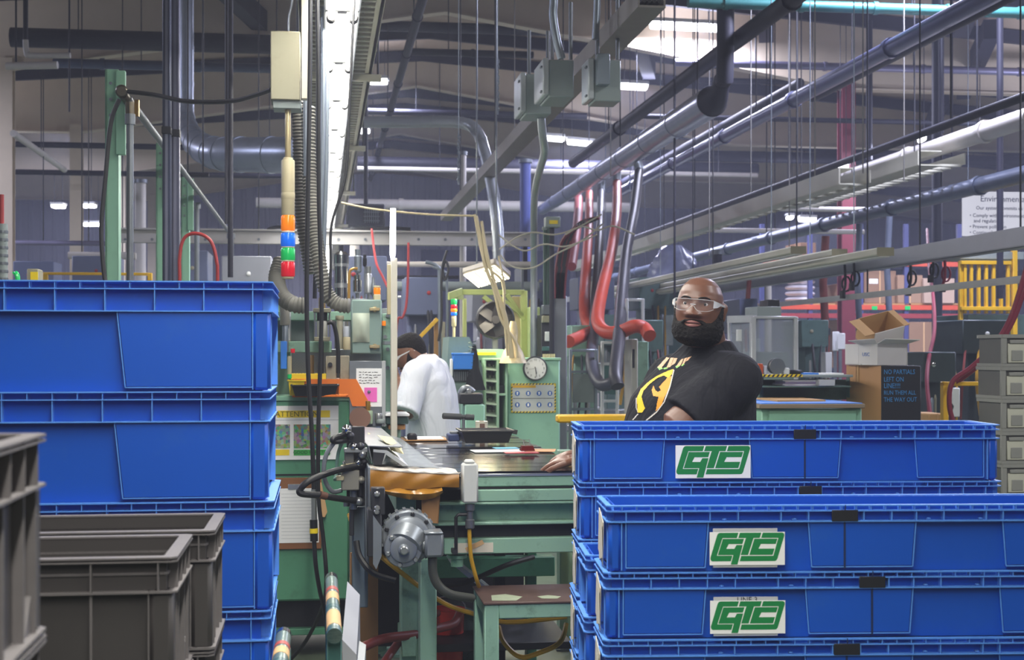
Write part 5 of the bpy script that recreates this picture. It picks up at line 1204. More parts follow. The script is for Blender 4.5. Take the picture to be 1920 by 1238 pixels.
def hand(m, wrist, d, back, s=1.0, curl=.5, thumb=1):
    """palm, four unequal bent fingers and a thumb leaving the side of the palm; back = direction of the back of the hand"""
    d = Vector(d).normalized(); back = Vector(back); back = (back - d * back.dot(d)).normalized(); side = d.cross(back) * thumb
    wrist = Vector(wrist); rot = Matrix((side, d, back)).transposed()
    m.ell(wrist + d * .048 * s, .044 * s, .056 * s, .017 * s, 14, 10, rot)
    for i, (o, l) in enumerate(((.033, .070), (.011, .080), (-.012, .074), (-.034, .058))):
        b = wrist + d * .085 * s + side * o * s; q = [wrist + d * .05 * s + side * o * .8 * s, b]; a = .12; dirv = (d + side * o * 4.5).normalized()
        for seg in (.45, .32, .25):
            a += curl * .55; v = dirv * math.cos(a) - back * math.sin(a); q.append(q[-1] + v * l * seg * s)
        m.tube(q, [.010 * s, .0105 * s, .0098 * s, .0088 * s, .007 * s], 10)
    b = wrist + d * .02 * s + side * .028 * s
    m.tube([b, b + (side * .8 + d * .5) * .035 * s, b + (side * .75 + d * 1.1 - back * .2) * .058 * s, b + (side * .6 + d * 1.8 - back * .5) * .062 * s], [.014 * s, .0125 * s, .011 * s, .008 * s], 10)
def ring(c, fd, pw, a, b, z, n=36, e=.9):
    r = []
    for j in range(n):
        t = 2 * math.pi * j / n; ct, st = math.cos(t), math.sin(t)
        r.append(c + fd * (a * math.copysign(abs(ct) ** e, ct)) + pw * (b * math.copysign(abs(st) ** e, st)) + Vector((0, 0, z)))
    return r
def remesh(name, mb, vox, sm, mat, par, inv):
    me = mb.mesh(name + '_raw', None, inv=inv, smooth=0); o = bpy.data.objects.new(name + '_raw', me); COL.objects.link(o)
    md = o.modifiers.new('r', 'REMESH'); md.mode = 'VOXEL'; md.voxel_size = vox
    if sm: s_ = o.modifiers.new('s', 'SMOOTH'); s_.iterations = sm; s_.factor = .5
    dg = bpy.context.evaluated_depsgraph_get(); dg.update(); m2 = bpy.data.meshes.new_from_object(o.evaluated_get(dg)); bpy.data.objects.remove(o)
    m2.name = name; m2.shade_smooth(); m2.materials.clear(); m2.materials.append(mat)
    r = bpy.data.objects.new(name, m2); COL.objects.link(r); r.parent = par; return r
def person(label, c, fd, torso, neck, headc, hrot, arms, legs, skinm, shirtm, trm_, beard, hair, glasses, sleeve, hscale, vox):
    fd = Vector(fd).normalized(); pw = Vector((-fd.y, fd.x, 0)); c = Vector(c)
    t = thing('person', label, 'person', c, 0)
    inv = ROOT[t.name].inverted()
    HM = Matrix.Translation(headc) @ hrot.to_4x4() @ Matrix.Scale(hscale, 4)
    body = MB(); sh = MB(); tr = MB()
    hm = head_mesh()
    for s in (-1, 1):                       # ears
        hm.ell((s * .084, .016, -.018), .010, .019, .033, 12, 10); hm.ell((s * .087, .014, -.040), .007, .010, .012, 10, 8); hm.ell((s * .091, .020, -.006), .006, .014, .018, 10, 8)
    body.add([HM @ v for v in hm.v], hm.f)
    body.tube(neck, [.078 * hscale, .072 * hscale, .070 * hscale, .06 * hscale], 20)
    rr = [ring(c + fd * s_, fd, pw, a, b, z) for z, a, b, s_ in torso]; r2 = [ring(c + fd * s_, fd, pw, a * .94, b * .94, z) for z, a, b, s_ in torso]
    body.loft(r2); sh.loft(rr)
    for (S, E, W, ra, re, rw, hd, hb, curl, th) in arms:
        S, E, W = Vector(S), Vector(E), Vector(W)
        body.tube(spline([S, S.lerp(E, .5), E, E.lerp(W, .3) + Vector((0, 0, .004)), W, W + (W - E).normalized() * .03], 5), [ra] * 5 + [ra * .95] * 5 + [re * 1.0] * 5 + [re * 1.02 + (rw - re) * .2 * k / 5 for k in range(5)] + [rw] * 6, 30)
        body.ell(S, ra * .98, ra * .98, ra * .98, 16, 12); sh.ell(S, ra * 1.22, ra * 1.22, ra * 1.2, 20, 14)
        hand(body, W + (W - E).normalized() * .015, hd, hb, 1.0 * hscale, curl, th)
        end = S.lerp(E, sleeve); ax = (E - S).normalized()
        sh.tube(spline([c + Vector((0, 0, S.z + .01)) + (S - c - Vector((0, 0, S.z))) * .6, S, S.lerp(end, .5), end], 5), [ra * 1.15] * 5 + [ra * 1.22] * 5 + [ra * 1.26] * 5 + [ra * 1.30], 22)
        sh.tube([end - ax * .012, end + ax * .004], [ra * 1.32, ra * 1.33], 22)
    hip = torso[0][0]
    for (H, K, An, rt) in legs:
        H, K, An = Vector(H), Vector(K), Vector(An)
        body.tube([H, H.lerp(K, .5), K, K.lerp(An, .35), An], [rt, rt * .85, rt * .62, rt * .6, rt * .4], 16)
        tr.tube([H + Vector((0, 0, .02)), H.lerp(K, .5), K, K.lerp(An, .5), An], [rt * 1.12, rt, rt * .8, rt * .76, rt * .72], 18)
        so = MB(); so.ell(An + fd * .06 + Vector((0, 0, -An.z + .055)), .05, .05, .055, 12, 8); so.loft([[An + fd * u + pw * (w * math.cos(k * math.pi / 6)) + Vector((0, 0, -An.z + h * .5 + h * .5 * math.sin(k * math.pi / 6))) for k in range(12)] for u, w, h in ((-.09, .02, .05), (-.07, .038, .09), (0, .042, .10), (.08, .048, .075), (.15, .045, .055), (.185, .02, .04))])
        part('shoe', so, M('shoe_dark', '#2b2a2c', .5), t, True)
        body.ell(An + fd * .05 + Vector((0, 0, -An.z + .045)), .035, .035, .04, 10, 8)
    hips = ring(c + fd * torso[0][3], fd, pw, torso[0][1] * .97, torso[0][2] * .97, hip + .04); hips2 = ring(c, fd, pw, torso[0][1] * .8, torso[0][2] * .85, hip - .16)
    tr.loft([hips2, ring(c, fd, pw, torso[0][1] * .95, torso[0][2] * .95, hip - .06), hips]); body.loft([ring(c, fd, pw, torso[0][1] * .7, torso[0][2] * .75, hip - .14), ring(c, fd, pw, torso[0][1] * .9, torso[0][2] * .9, hip + .03)])
    b_ = remesh('body', body, vox, 2, skinm, t, inv)
    s_ = remesh('t_shirt', sh, .009, 5, shirtm, t, inv)
    remesh('trousers', tr, .014, 3, trm_, t, inv)
    def hp_(name, mb, mat, par=t, smooth=60):
        m2 = MB(); m2.add([HM @ v for v in mb.v], mb.f); return part(name, m2, mat, par, True, smooth=smooth)
    def bmask(th, z):
        a = abs(((th + math.pi) % (2 * math.pi)) - math.pi) * 180 / math.pi
        up = interp([(0, -.0), (1, -.0)], 0)[0]
        tab = [(0, -.049), (20, -.051), (34, -.060), (48, -.058), (62, -.040), (76, -.010), (88, .012), (97, .0), (106, -.05), (130, -.085), (180, -.12)]
        for p, q in zip(tab, tab[1:]):
            if p[0] <= a <= q[0]: up = p[1] + (q[1] - p[1]) * (a - p[0]) / (q[0] - p[0]); break
        m = max(0, min(1, (up - z) / .010))
        x = .08 * math.sin(th)
        if abs(x) < .034 and math.cos(th) > 0: m *= max(0, min(1, (math.hypot(x / .027, (z + .0715) / .0108) - .92) / .25))
        return m
    def boff(th, z):
        m = bmask(th, z); nz_ = noise.noise(Vector((math.sin(th) * 9, math.cos(th) * 9, z * 110))) * .0022 + noise.noise(Vector((math.sin(th) * 30, math.cos(th) * 30, z * 330))) * .0022
        k = max(0, min(1, (-z - .05) / .06)); return -.007 + m * (.007 + beard * (.25 + .75 * k) + nz_)
    if beard: hp_('beard', head_mesh(boff, 110, 150), M('black_beard', '#120f0e', .75, var=.4, scale=90, bump=.8, spec=.25))
    if hair:
        def hoff(th, z):
            a = abs(((th + math.pi) % (2 * math.pi)) - math.pi) * 180 / math.pi
            lo = .056 if a < 40 else .056 - (a - 40) / 50 * .036 if a < 90 else .02 - min(1, (a - 90) / 40) * .085
            return -.006 + max(0, min(1, (z - lo) / .012)) * (.006 + hair) + noise.noise(Vector((math.sin(th) * 25, math.cos(th) * 25, z * 300))) * .001
        hp_('hair', head_mesh(hoff, 80, 110), M('black_hair', '#15110f', .8, var=.3, scale=80, bump=.8, spec=.2))
    lip = M('lips', '#94625c', .45, var=.1)
    m = MB()
    for z0, hh, ww in ((-.0645, .0048, .026), (-.0775, .0058, .0235)):
        m.loft([[Vector((x, head_pt(math.asin(max(-1, min(1, x / .08))), z0).y - .0006 + .0035 * (1 - math.cos(k * math.pi / 5)) * 0.25, z0 - .0015 * (x / ww) ** 2 * (-1 if z0 < -.07 else 1) + hh * math.sqrt(max(.02, 1 - (x / ww) ** 2)) * math.sin(k * math.pi / 5))) + Vector((0, -.0022 * math.cos(k * math.pi / 5), 0)) for k in range(10)] for x in [ww * (-1 + 2 * i / 14) for i in range(15)]])
    hp_('lips', m, lip)
    for s in (-1, 1):
        y0 = head_pt(math.asin(s * .034 / .081), 0).y
        c_ = Vector((s * .034, y0 + .0085, .0)); m = MB(); m.ell(c_, .0132, .0132, .0132, 16, 12); ey = hp_('eye', m, M('eye_white', '#d8d2cc', .2, var=0))
        gz = Vector((-.05 if True else 0, -1, 0)).normalized(); m = MB(); m.lathe([(.0058, 0), (.0052, .0006), (.002, .0011)], c_ + gz * .0124, gz, 14); hp_('iris', m, M('iris_dark', '#1d120c', .15, var=0), ey)
        m = MB(); rws = []
        for i in range(7):
            el = R(27 + 12 * i); rws.append([c_ + .0142 * Vector((math.sin(R(az)) * math.cos(el), -math.cos(R(az)) * math.cos(el), math.sin(el))) for az in range(-85, 86, 17)])
        m.loft(rws, False); rws = []
        for i in range(6):
            el = R(-30 - 12 * i); rws.append([c_ + .0140 * Vector((math.sin(R(az)) * math.cos(el), -math.cos(R(az)) * math.cos(el), math.sin(el))) for az in range(-85, 86, 17)])
        m.loft(rws, False); hp_('eyelid', m, skinm)
        m = MB(); q = [Vector((s * x, head_pt(math.asin(s * x / .081), z).y - .0012, z)) for x, z in ((.013, .0175), (.025, .0215), (.040, .0225), (.052, .0175))]; m.tube(spline(q, 4), [.0016] + [.0030] * 8 + [.0024] * 3 + [.001], 7); hp_('eyebrow', m, M('brow_black', '#17110e', .8, var=0))
    if glasses:
        gl = glassy('safety_lens', '#e6ecf2', .035, .04); m = MB(); rs_ = []
        for j in range(25):
            x = -.070 + .14 * j / 24; y = -.114 + 5.2 * x * x + (.004 if abs(x) < .01 else 0); hz = (.0215 - .0165 * gs(x, .010)) if abs(x) < .02 else .0215 - .010 * (max(0, abs(x) - .04) / .03) ** 2
            top = .0135; bot = -.027 + (.019 * gs(x, .012)) + .010 * (max(0, abs(x) - .04) / .03) ** 2
            rs_.append([Vector((x, y, bot + (top - bot) * k / 6)) for k in range(7)])
        for x_ in rs_: pass
        m.loft(rs_, False); G = hp_('safety_glasses', m, gl)
        m = MB(); m.tube([r_[6] for r_ in rs_], .0013, 6); m.tube([r_[0] for r_ in rs_], .0009, 6); hp_('lens_edge', m, glassy('lens_edge', '#f2f4f6', .35, .15), G)
        for s in (-1, 1):
            e = rs_[24 if s > 0 else 0]; m = MB(); m.loft([[e[6] + Vector((s * dx, dy, dz)), e[6] + Vector((s * dx, dy, dz - h_)), e[6] + Vector((s * (dx - .002), dy, dz - h_)), e[6] + Vector((s * (dx - .002), dy, dz))] for dx, dy, dz, h_ in ((0, 0, 0, .026), (.009, .014, -.003, .020), (.0165, .034, -.006, .008), (.021, .10, -.010, .005), (.019, .125, -.022, .005))]); hp_('temple_arm', m, glassy('temple_clear', '#eceff2', .6, .12), G)
        m = MB(); m.box(-.009, .009, -.108, -.104, -.006, -.003); hp_('nose_bridge', m, M('clear_bridge', '#c8cacc', .2, var=0), G)
    return t, s_, b_
skin1 = M('skin_deep_brown', '#714c3c', .40, var=.10, scale=22, bump=.04, spec=.5)
skin2 = M('skin_brown', '#7a5340', .42, var=.10, scale=22, spec=.5)
cloth = M('black_cotton', '#222329', .85, var=.25, scale=60, bump=.12, spec=.2)
wcot = M('white_cotton', '#dfe2ec', .85, var=.04, scale=14, bump=.35, spec=.2)
jean = M('dark_denim', '#262b3a', .85, var=.2)
# wrinkled cloth: broad folds in the shirt relief
for m_ in (cloth, wcot):
    N = m_.node_tree.nodes; L = m_.node_tree.links; nz_ = N.new('ShaderNodeTexNoise'); nz_.inputs['Scale'].default_value = 7; nz_.inputs['Detail'].default_value = 3; nz_.inputs['Distortion'].default_value = 1.2
    tc = N.new('ShaderNodeTexCoord'); mp = N.new('ShaderNodeMapping'); mp.inputs['Scale'].default_value = (1, 1, .35); mp.inputs['Rotation'].default_value = (.5, .6, 0); L.new(tc.outputs['Object'], mp.inputs[0]); L.new(mp.outputs[0], nz_.inputs['Vector'])
    bp = N.new('ShaderNodeBump'); bp.inputs['Strength'].default_value = .9; bp.inputs['Distance'].default_value = .035; L.new(nz_.outputs['Fac'], bp.inputs['Height'])
    old = [n for n in N if n.type == 'BUMP' and n is not bp][0]; L.new(bp.outputs[0], old.inputs['Normal'])
fd = Vector((-.86, -.5, 0)).normalized(); pw = Vector((-fd.y, fd.x, 0))
c = Vector((.655, 5.15, 0))
hc = P(1312, 573, 5.08)
hrot = (Matrix.Rotation(R(-20), 3, 'Z') @ Matrix.Rotation(R(5), 3, 'Y') @ Matrix.Rotation(R(-3), 3, 'X'))
sl = c + pw * .195 + fd * -.02 + Vector((0, 0, 1.352)); sr = c - pw * .175 + fd * -.03 + Vector((0, 0, 1.345))
person1, shirt1, _ = person('bald bearded man in black t-shirt and safety glasses looking back over his shoulder', c, fd,
    [(.88, .185, .20, .0), (.98, .205, .225, .02), (1.10, .218, .24, .03), (1.20, .220, .24, .025), (1.29, .205, .232, .01), (1.35, .165, .215, -.01), (1.40, .135, .175, -.035), (1.44, .112, .128, -.05), (1.47, .093, .098, -.058), (1.492, .078, .082, -.060)],
    [c + fd * -.05 + Vector((0, 0, 1.38)), c + fd * -.055 + Vector((.0, 0, 1.46)), hc + Vector((.016, .03, -.08)), hc + Vector((0, .02, -.03))], hc, hrot,
    [(sl, (.548, 4.93, 1.160), (.255, 5.085, 1.075), .082, .056, .034, (-.9, .35, -.12), (0, -.15, 1), .35, -1), (sr, (.50, 5.46, 1.10), (.30, 5.40, 1.075), .08, .055, .034, (-.95, -.1, -.1), (0, 0, 1), .35, 1)],
    [(c + pw * .11 + Vector((0, 0, .88)), c + pw * .12 + fd * .03 + Vector((0, 0, .48)), c + pw * .13 + Vector((0, 0, .09)), .115), (c - pw * .11 + Vector((0, 0, .88)), c - pw * .12 + fd * .04 + Vector((0, 0, .48)), c - pw * .13 + Vector((0, 0, .09)), .115)],
    skin1, cloth, jean, .022, 0, True, .74, 1.0, .0042)
# printed graphic lying on the shirt front
bpy.context.view_layer.update()
bv = BVHTree.FromPolygons([v.co + c for v in shirt1.data.vertices], [p.vertices[:] for p in shirt1.data.polygons])
eye_ = Vector((0, 0, CH))
def inpoly(x, y, pl):
    r = False; j = len(pl) - 1
    for i in range(len(pl)):
        xi, yi = pl[i]; xj, yj = pl[j]
        if (yi > y) != (yj > y) and x < (xj - xi) * (y - yi) / (yj - yi) + xi: r = not r
        j = i
    return r
def decal(name, polys, mat, step=4.0, lift=.0022):
    m = MB(); polys = [[(a, b) for a, b in pl] for pl in polys]; xs = [a for pl in polys for a, b in pl]; ys = [b for pl in polys for a, b in pl]; cache = {}
    def hit(i, j):
        if (i, j) not in cache:
            cx_, cy2 = min(xs) + i * step, min(ys) + j * step; d = (P(1160 + cx_ * .2423, 500 + cy2 * .2423, 5) - eye_).normalized(); h, nn, *_ = bv.ray_cast(eye_, d)
            if h is None: cache[i, j] = None
            else:
                if nn.dot(d) > 0: nn = -nn
                m.v.append(h + nn * lift); cache[i, j] = len(m.v) - 1
        return cache[i, j]
    for i in range(int((max(xs) - min(xs)) / step) + 1):
        for j in range(int((max(ys) - min(ys)) / step) + 1):
            x, y = min(xs) + (i + .5) * step, min(ys) + (j + .5) * step
            if any(inpoly(x, y, pl) for pl in polys):
                q = [hit(i, j), hit(i + 1, j), hit(i + 1, j + 1), hit(i, j + 1)]
                if None not in q: m.f.append(tuple(q))
    if m.f: part(name, m, mat, shirt1, True)
pry = M('print_yellow', '#f2c81e', .6, var=.05); pro = M('print_orange', '#ee9a1c', .6, var=.05); prp = M('print_peach', '#dcae86', .6, var=.25, scale=60); prg = M('print_green', '#8fd06a', .6, var=.1); prw = M('print_pale', '#c9c6c0', .6)
arc = [(150, 1132), (145, 1020), (175, 950), (240, 890), (300, 850), (380, 812), (425, 796), (415, 835), (388, 866), (352, 846), (300, 866), (246, 910), (196, 962), (180, 1010), (198, 1075), (208, 1098), (185, 1132)]
fl = [(412, 850), (398, 930), (360, 1010), (330, 1080), (290, 1122), (300, 1060), (312, 1012), (270, 1004), (258, 960), (272, 925), (286, 960), (306, 975), (330, 962), (316, 936), (345, 900), (366, 880), (380, 860)]
def cut(pl, y0, y1):
    return [pl]
decal('print_swoosh', [arc], pry); decal('print_flame', [fl], pro)
decal('print_letters', [[(300, 786), (372, 706), (398, 708), (332, 790)], [(372, 788), (405, 709), (428, 710), (404, 780)], [(408, 772), (432, 711), (457, 713), (440, 752)], [(446, 776), (486, 722), (505, 716), (478, 772)], [(490, 768), (512, 714), (532, 708), (512, 752)], [(520, 738), (538, 706), (566, 698), (540, 728)]], prp, 3.5)
decal('print_drips', [[(302, 784), (330, 778), (345, 794), (318, 804)], [(345, 790), (374, 782), (384, 792), (356, 800)], [(440, 776), (470, 764), (474, 776), (450, 790)], [(484, 770), (504, 752), (512, 760), (494, 774)]], prg, 3.5)
decal('print_outline', [[(426, 800), (434, 804), (404, 930), (360, 1050), (300, 1130), (225, 1192), (212, 1190), (296, 1122), (352, 1046), (396, 926)], [(108, 1188), (150, 1140), (156, 1144), (118, 1190)], [(137, 1020), (142, 1018), (142, 1090), (156, 1130), (150, 1130), (136, 1092)]], prw, 3.5)
# the man in the white shirt, bent over his work
fd = Vector((-.96, .28, 0)).normalized(); pw = Vector((-fd.y, fd.x, 0)); Z2 = 8.3
c = Vector(((812 - 960) / F * Z2, Z2, 0)); hc = P(765, 660, Z2) + Vector((0, .0, 0))
hrot = (Matrix.Rotation(R(-84), 3, 'Z') @ Matrix.Rotation(R(30), 3, 'X'))
sl = c + pw * .17 + fd * .04 + Vector((0, 0, 1.33)); sr = c - pw * .17 + fd * .04 + Vector((0, 0, 1.33))
person2, shirt2, _ = person('man in white t-shirt seen from behind, bent over the press at work', c, fd,
    [(.86, .14, .18, .0), (.96, .15, .19, .0), (1.08, .145, .195, .0), (1.20, .14, .20, .01), (1.29, .125, .20, .02), (1.36, .10, .165, .035), (1.405, .082, .115, .045), (1.438, .066, .076, .055)],
    [c + fd * .05 + Vector((0, 0, 1.30)), c + fd * .085 + Vector((0, 0, 1.385)), hc + Vector((.03, 0, -.05)), hc + Vector((.01, 0, -.0))], hc, hrot,
    [(sl, P(758, 776, 8.02), P(741, 712, 8.12), .066, .048, .031, (-.4, .1, 1), (.6, -.8, 0), .5, -1), (sr, P(790, 770, 8.5), P(742, 735, 8.5), .066, .048, .031, (-.9, 0, .3), (0, 0, 1), .5, 1)],
    [(c + pw * .09 + Vector((0, 0, .86)), c + pw * .10 + Vector((0, 0, .47)), c + pw * .10 + Vector((0, 0, .09)), .09), (c - pw * .09 + Vector((0, 0, .86)), c - pw * .10 + Vector((0, 0, .47)), c - pw * .10 + Vector((0, 0, .09)), .09)],
    skin2, wcot, jean, .010, .007, True, 1.0, .98, .0055)
# ================================================================== MACHINES AND THINGS BEYOND THE TABLE
def tt(fr, name, label, cat, group=None): return fr.thing(name, label, cat, group)
def pb(fr, par, name, x0, x1, yt, yb, y0, d, mat, b=.003, lb=None):
    m = MB(); fr.bx(m, x0, x1, yt, yb, y0, d, b); return part(name, m, mat, par, label=lb)
def floor_py(Z): return HY + CH * F / Z
# ---- clock cabinet
Z = 10.5; g = Fr(1000, Z, 0, A); FL = floor_py(Z)
mint = M('mint_enamel', '#93c4ad', .45, var=.06, grime=.1)
t = tt(g, 'clock_cabinet', 'pale green cabinet carrying the round clock and the safety sign', 'cabinet')
pb(g, t, 'body', 952, 1050, 675, FL - 2, 0, .7, mint, .01); pb(g, t, 'top_plate', 949, 1052, 671, 676, -.01, .72, green_p); pb(g, t, 'top_mat', 914, 982, 663, 671, .1, .5, dark)
for k in range(8): pb(g, t, 'peg', 1018 + 3 * k, 1019.6 + 3 * k, 664, 671, .05, .01, cream, 0)
t = thing('wall_clock', 'round black rimmed clock on the pale green cabinet', 'clock', g.pt(1003, 691, -.02) + Vector((0, 0, 0)), A); t.location = Matrix.Rotation(A, 3, 'Z') @ g.pt(1003, 691, -.02) + g.o; ROOT[t.name] = Matrix.Translation(t.location) @ Matrix.Rotation(A, 4, 'Z')
rc = 23 * g.sc(); m = MB(); m.lathe([(rc * .9, -.015), (rc, -.012), (rc, .016), (rc * .95, .022), (rc * .88, .018)], (0, 0, 0), (0, -1, 0), 40); part('rim', m, M('clock_rim', '#22262c', .4), t)
m = MB(); m.lathe([(rc * .88, .0), (rc * .88, .019)], (0, 0, 0), (0, -1, 0), 40); fc_ = part('face', m, M('clock_face', '#e6e8ea', .5, var=.02), t)
for k in range(12):
    a = k * math.pi / 6; text('numeral', str(k if k else 12), .022, ink, fc_, (math.sin(a) * rc * .70, -.0195, math.cos(a) * rc * .70), (R(90), 0, 0))
for nm, a, L_, w in (('hour_hand', R(166), .040, .005), ('minute_hand', R(172), .062, .0035), ('second_hand', R(262), .05, .0015)):
    m = MB(); d = Vector((math.sin(a), 0, math.cos(a))); m.bar(Vector((0, -.021, 0)) - d * .012, Vector((0, -.021, 0)) + d * L_, w, .001, up=(0, 1, 0)); part(nm, m, ink, t)
o_ = Matrix.Rotation(A, 3, 'Z') @ Vector((g.x(1000), -.004, g.z(774, 1000))) + g.o
t = thing('safety_sign', 'white safety sign with eight blue icons and hazard border on the green cabinet', 'sign', o_, A); w_, h_ = (1042 - 958) * g.sc() * 1.01, (774 - 719) * g.sc()
m = MB(); m.box(-w_ / 2, w_ / 2, -.004, 0, 0, h_); part('sheet', m, M('sign_grey', '#c4c8ca', .6, var=0), t)
m = MB(); m.box(-w_ / 2, w_ / 2, -.0055, -.004, h_ - .010, h_); m.box(-w_ / 2, w_ / 2, -.0055, -.004, 0, .010); m.box(-w_ / 2, -w_ / 2 + .010, -.0055, -.004, 0, h_); m.box(w_ / 2 - .010, w_ / 2, -.0055, -.004, 0, h_); part('yellow_border', m, yel, t)
m = MB()
for side in range(2):
    for k in range(13):
        x = -w_ / 2 + .012 + k * (w_ - .02) / 13; zz0 = 0 if side else h_ - .010; m.prism([(x, zz0), (x + .010, zz0), (x + .018, zz0 + .010), (x + .008, zz0 + .010)], (0, -.0056, 0), (1, 0, 0), (0, 0, 1), (0, -.0008, 0))
    for k in range(8):
        z = .014 + k * (h_ - .03) / 8; x = -w_ / 2 if side else w_ / 2 - .010; m.prism([(x, z), (x + .010, z + .008), (x + .010, z + .018), (x, z + .010)], (0, -.0056, 0), (1, 0, 0), (0, 0, 1), (0, -.0008, 0))
part('hazard_stripe', m, ink, t, kind='stuff')
m = MB(); m.box(-w_ / 2 + .012, w_ * .05, -.0056, -.004, h_ - .032, h_ - .014); part('yellow_heading', m, M('heading_yellow', '#d9a81e', .6), t)
m = MB(); m.box(-w_ / 2 + .012, w_ / 2 - .012, -.0056, -.004, h_ * .5 - .004, h_ * .5 - .001); part('divider_line', m, ink, t)
for r_ in range(2):
    for k in range(4):
        cx_ = -w_ / 2 + .046 + k * (w_ - .09) / 3; cz_ = h_ * (.66 if r_ == 0 else .27); m = MB(); m.lathe([(.018, 0), (.018, .002)], (cx_, -.004, cz_), (0, -1, 0), 18); ic = part('icon_disc', m, M('icon_blue', '#2a62b8', .5), t)
        m = MB(); m.ell((cx_, -.0065, cz_ + .004), .007, .0012, .007, 10, 6); m.box(cx_ - .005 - .002 * (k % 2), cx_ + .005 + .002 * (k % 2), -.0072, -.006, cz_ - .011, cz_ - .004 + .003 * r_); part('icon_figure', m, paper, ic)
# ---- pigeonhole rack beside it
g = Fr(930, 10.35, 0, A); FL = floor_py(10.35); t = tt(g, 'pigeonhole_rack', 'pale green pigeonhole rack with slanted shelves beside the clock cabinet', 'rack')
rk = M('rack_pale_green', '#a8cdb0', .5, var=.06)
pb(g, t, 'back_panel', 909, 950, 676, FL - 4, .3, .02, M('rack_dark_green', '#3d5348', .6)); 
for x0, x1 in ((908, 911.5), (931, 936), (948, 951.5)): pb(g, t, 'upright', x0, x1, 674, FL - 2, 0, .3, rk, .002)
pb(g, t, 'top_board', 908, 951, 672, 676, -.01, .32, rk, .002)
for k in range(9):
    y = 694 + 21.5 * k; m = MB(); a, b_ = g.pt(911, y, 0), g.pt(932, y + 2, 0); m.add([a, b_, b_ + Vector((0, .3, .05)), a + Vector((0, .3, .05)), a + Vector((0, 0, .012)), b_ + Vector((0, 0, .012)), b_ + Vector((0, .3, .062)), a + Vector((0, .3, .062))], [(0, 3, 2, 1), (4, 5, 6, 7), (0, 1, 5, 4), (1, 2, 6, 5), (2, 3, 7, 6), (3, 0, 4, 7)]); part('shelf', m, M('rack_edge', '#cfe0c8', .5), t)
    if k < 5:
        m = MB(); g.bx(m, 915 + k % 3, 920 + k % 4, y - 12, y - 1, .06, .1, .003); g.bx(m, 923, 928, y - 10 - k % 3, y - 1, .08, .1, .003); part('stored_fittings', m, M('fittings', '#5d6a52', .5), t, kind='stuff')
for y in (738, 812): pb(g, t, 'cross_shelf', 936, 948, y, y + 4, 0, .3, rk, .001)
pb(g, t, 'dark_box', 936, 946, 722, 738, .05, .15, dark)
# ---- yellow green guard frame with lamp
g = Fr(915, 11.5, 0, A); FL = floor_py(11.5); t = tt(g, 'steel_frame', 'yellow green steel frame behind the clock cabinet, lit by the work lamp', 'frame')
pb(g, t, 'front_beam', 866, 984, 543, 553, 0, .06, yellowg); pb(g, t, 'post', 977, 989, 545, FL - 2, .0, .06, yellowg); pb(g, t, 'post', 868, 875, 560, FL - 2, .9, .05, yellowg); pb(g, t, 'panel', 960, 979, 556, 690, .12, .012, M('panel_cream', '#e6d3a0', .6))
m = MB(); m.bar(g.pt(866, 547, 0), g.pt(841, 556, -.35), .012, .06, b=.003); m.bar(g.pt(841, 556, -.35), g.pt(868, 556, .3), .012, .05); part('side_beam', m, yellowg, t)
for p_, q_ in (((906, 556), (930, 575)), ((928, 553), (982, 592)), ((950, 553), (983, 600))):
    m = MB(); m.bar(g.pt(*p_, .02), g.pt(*q_, .02), .05, .035, b=.003); part('brace', m, yellowg, t)
pb(g, t, 'column', 992, 1013, 576, FL - 2, -.1, .14, M('column_lime', '#c3d78d', .5, var=.06), .006)
o_ = P(912, 518, 10.4); t = thing('work_lamp', 'bright warm work lamp hung over the yellow green frame', 'lamp', o_, 0)
m = MB(); ax_ = (P(943, 508, 10.3) - P(882, 526, 10.5)); up_ = Vector((0, .62, .75)).normalized(); ax_n = ax_.normalized(); sd = ax_n.cross(up_)
m.obox(o_ + up_ * .035, ax_ * .52, sd * .10, up_ * .035, .015); part('reflector', m, M('lamp_grey_beige', '#9c958a', .5), t, True)
m = MB(); m.obox(o_ - up_ * .004 + sd * .0, ax_ * .48, sd * .09, up_ * .008, .006); part('lit_face', m, warm_e, t, True)
m = MB()
for k in range(4): m.bar(o_ + ax_ * (-.4 + .27 * k) + sd * .095 - up_ * .014, o_ + ax_ * (-.4 + .27 * k) - sd * .095 - up_ * .014, .008, .006)
part('guard_bars', m, greyd, t, True, kind='stuff')
for q_ in (-.3, .3):
    m = MB(); b_ = o_ + ax_ * q_ + up_ * .06; m.cyl(b_, Vector((b_.x, b_.y, roof_z(b_.dot(CX)) - .01)), .006, n=6); part('hanger', m, greyd, t, True)
lg = bpy.data.lights.new('work_lamp_light', 'SPOT'); lg.energy = 60; lg.color = (1, .87, .6); lg.spot_size = R(140); lg.shadow_soft_size = .1; lo = bpy.data.objects.new('work_lamp_light', lg); COL.objects.link(lo); lo.location = o_ - up_ * .03 + Vector((0, -.02, 0)); lo.rotation_euler = (R(-18), R(0), 0)
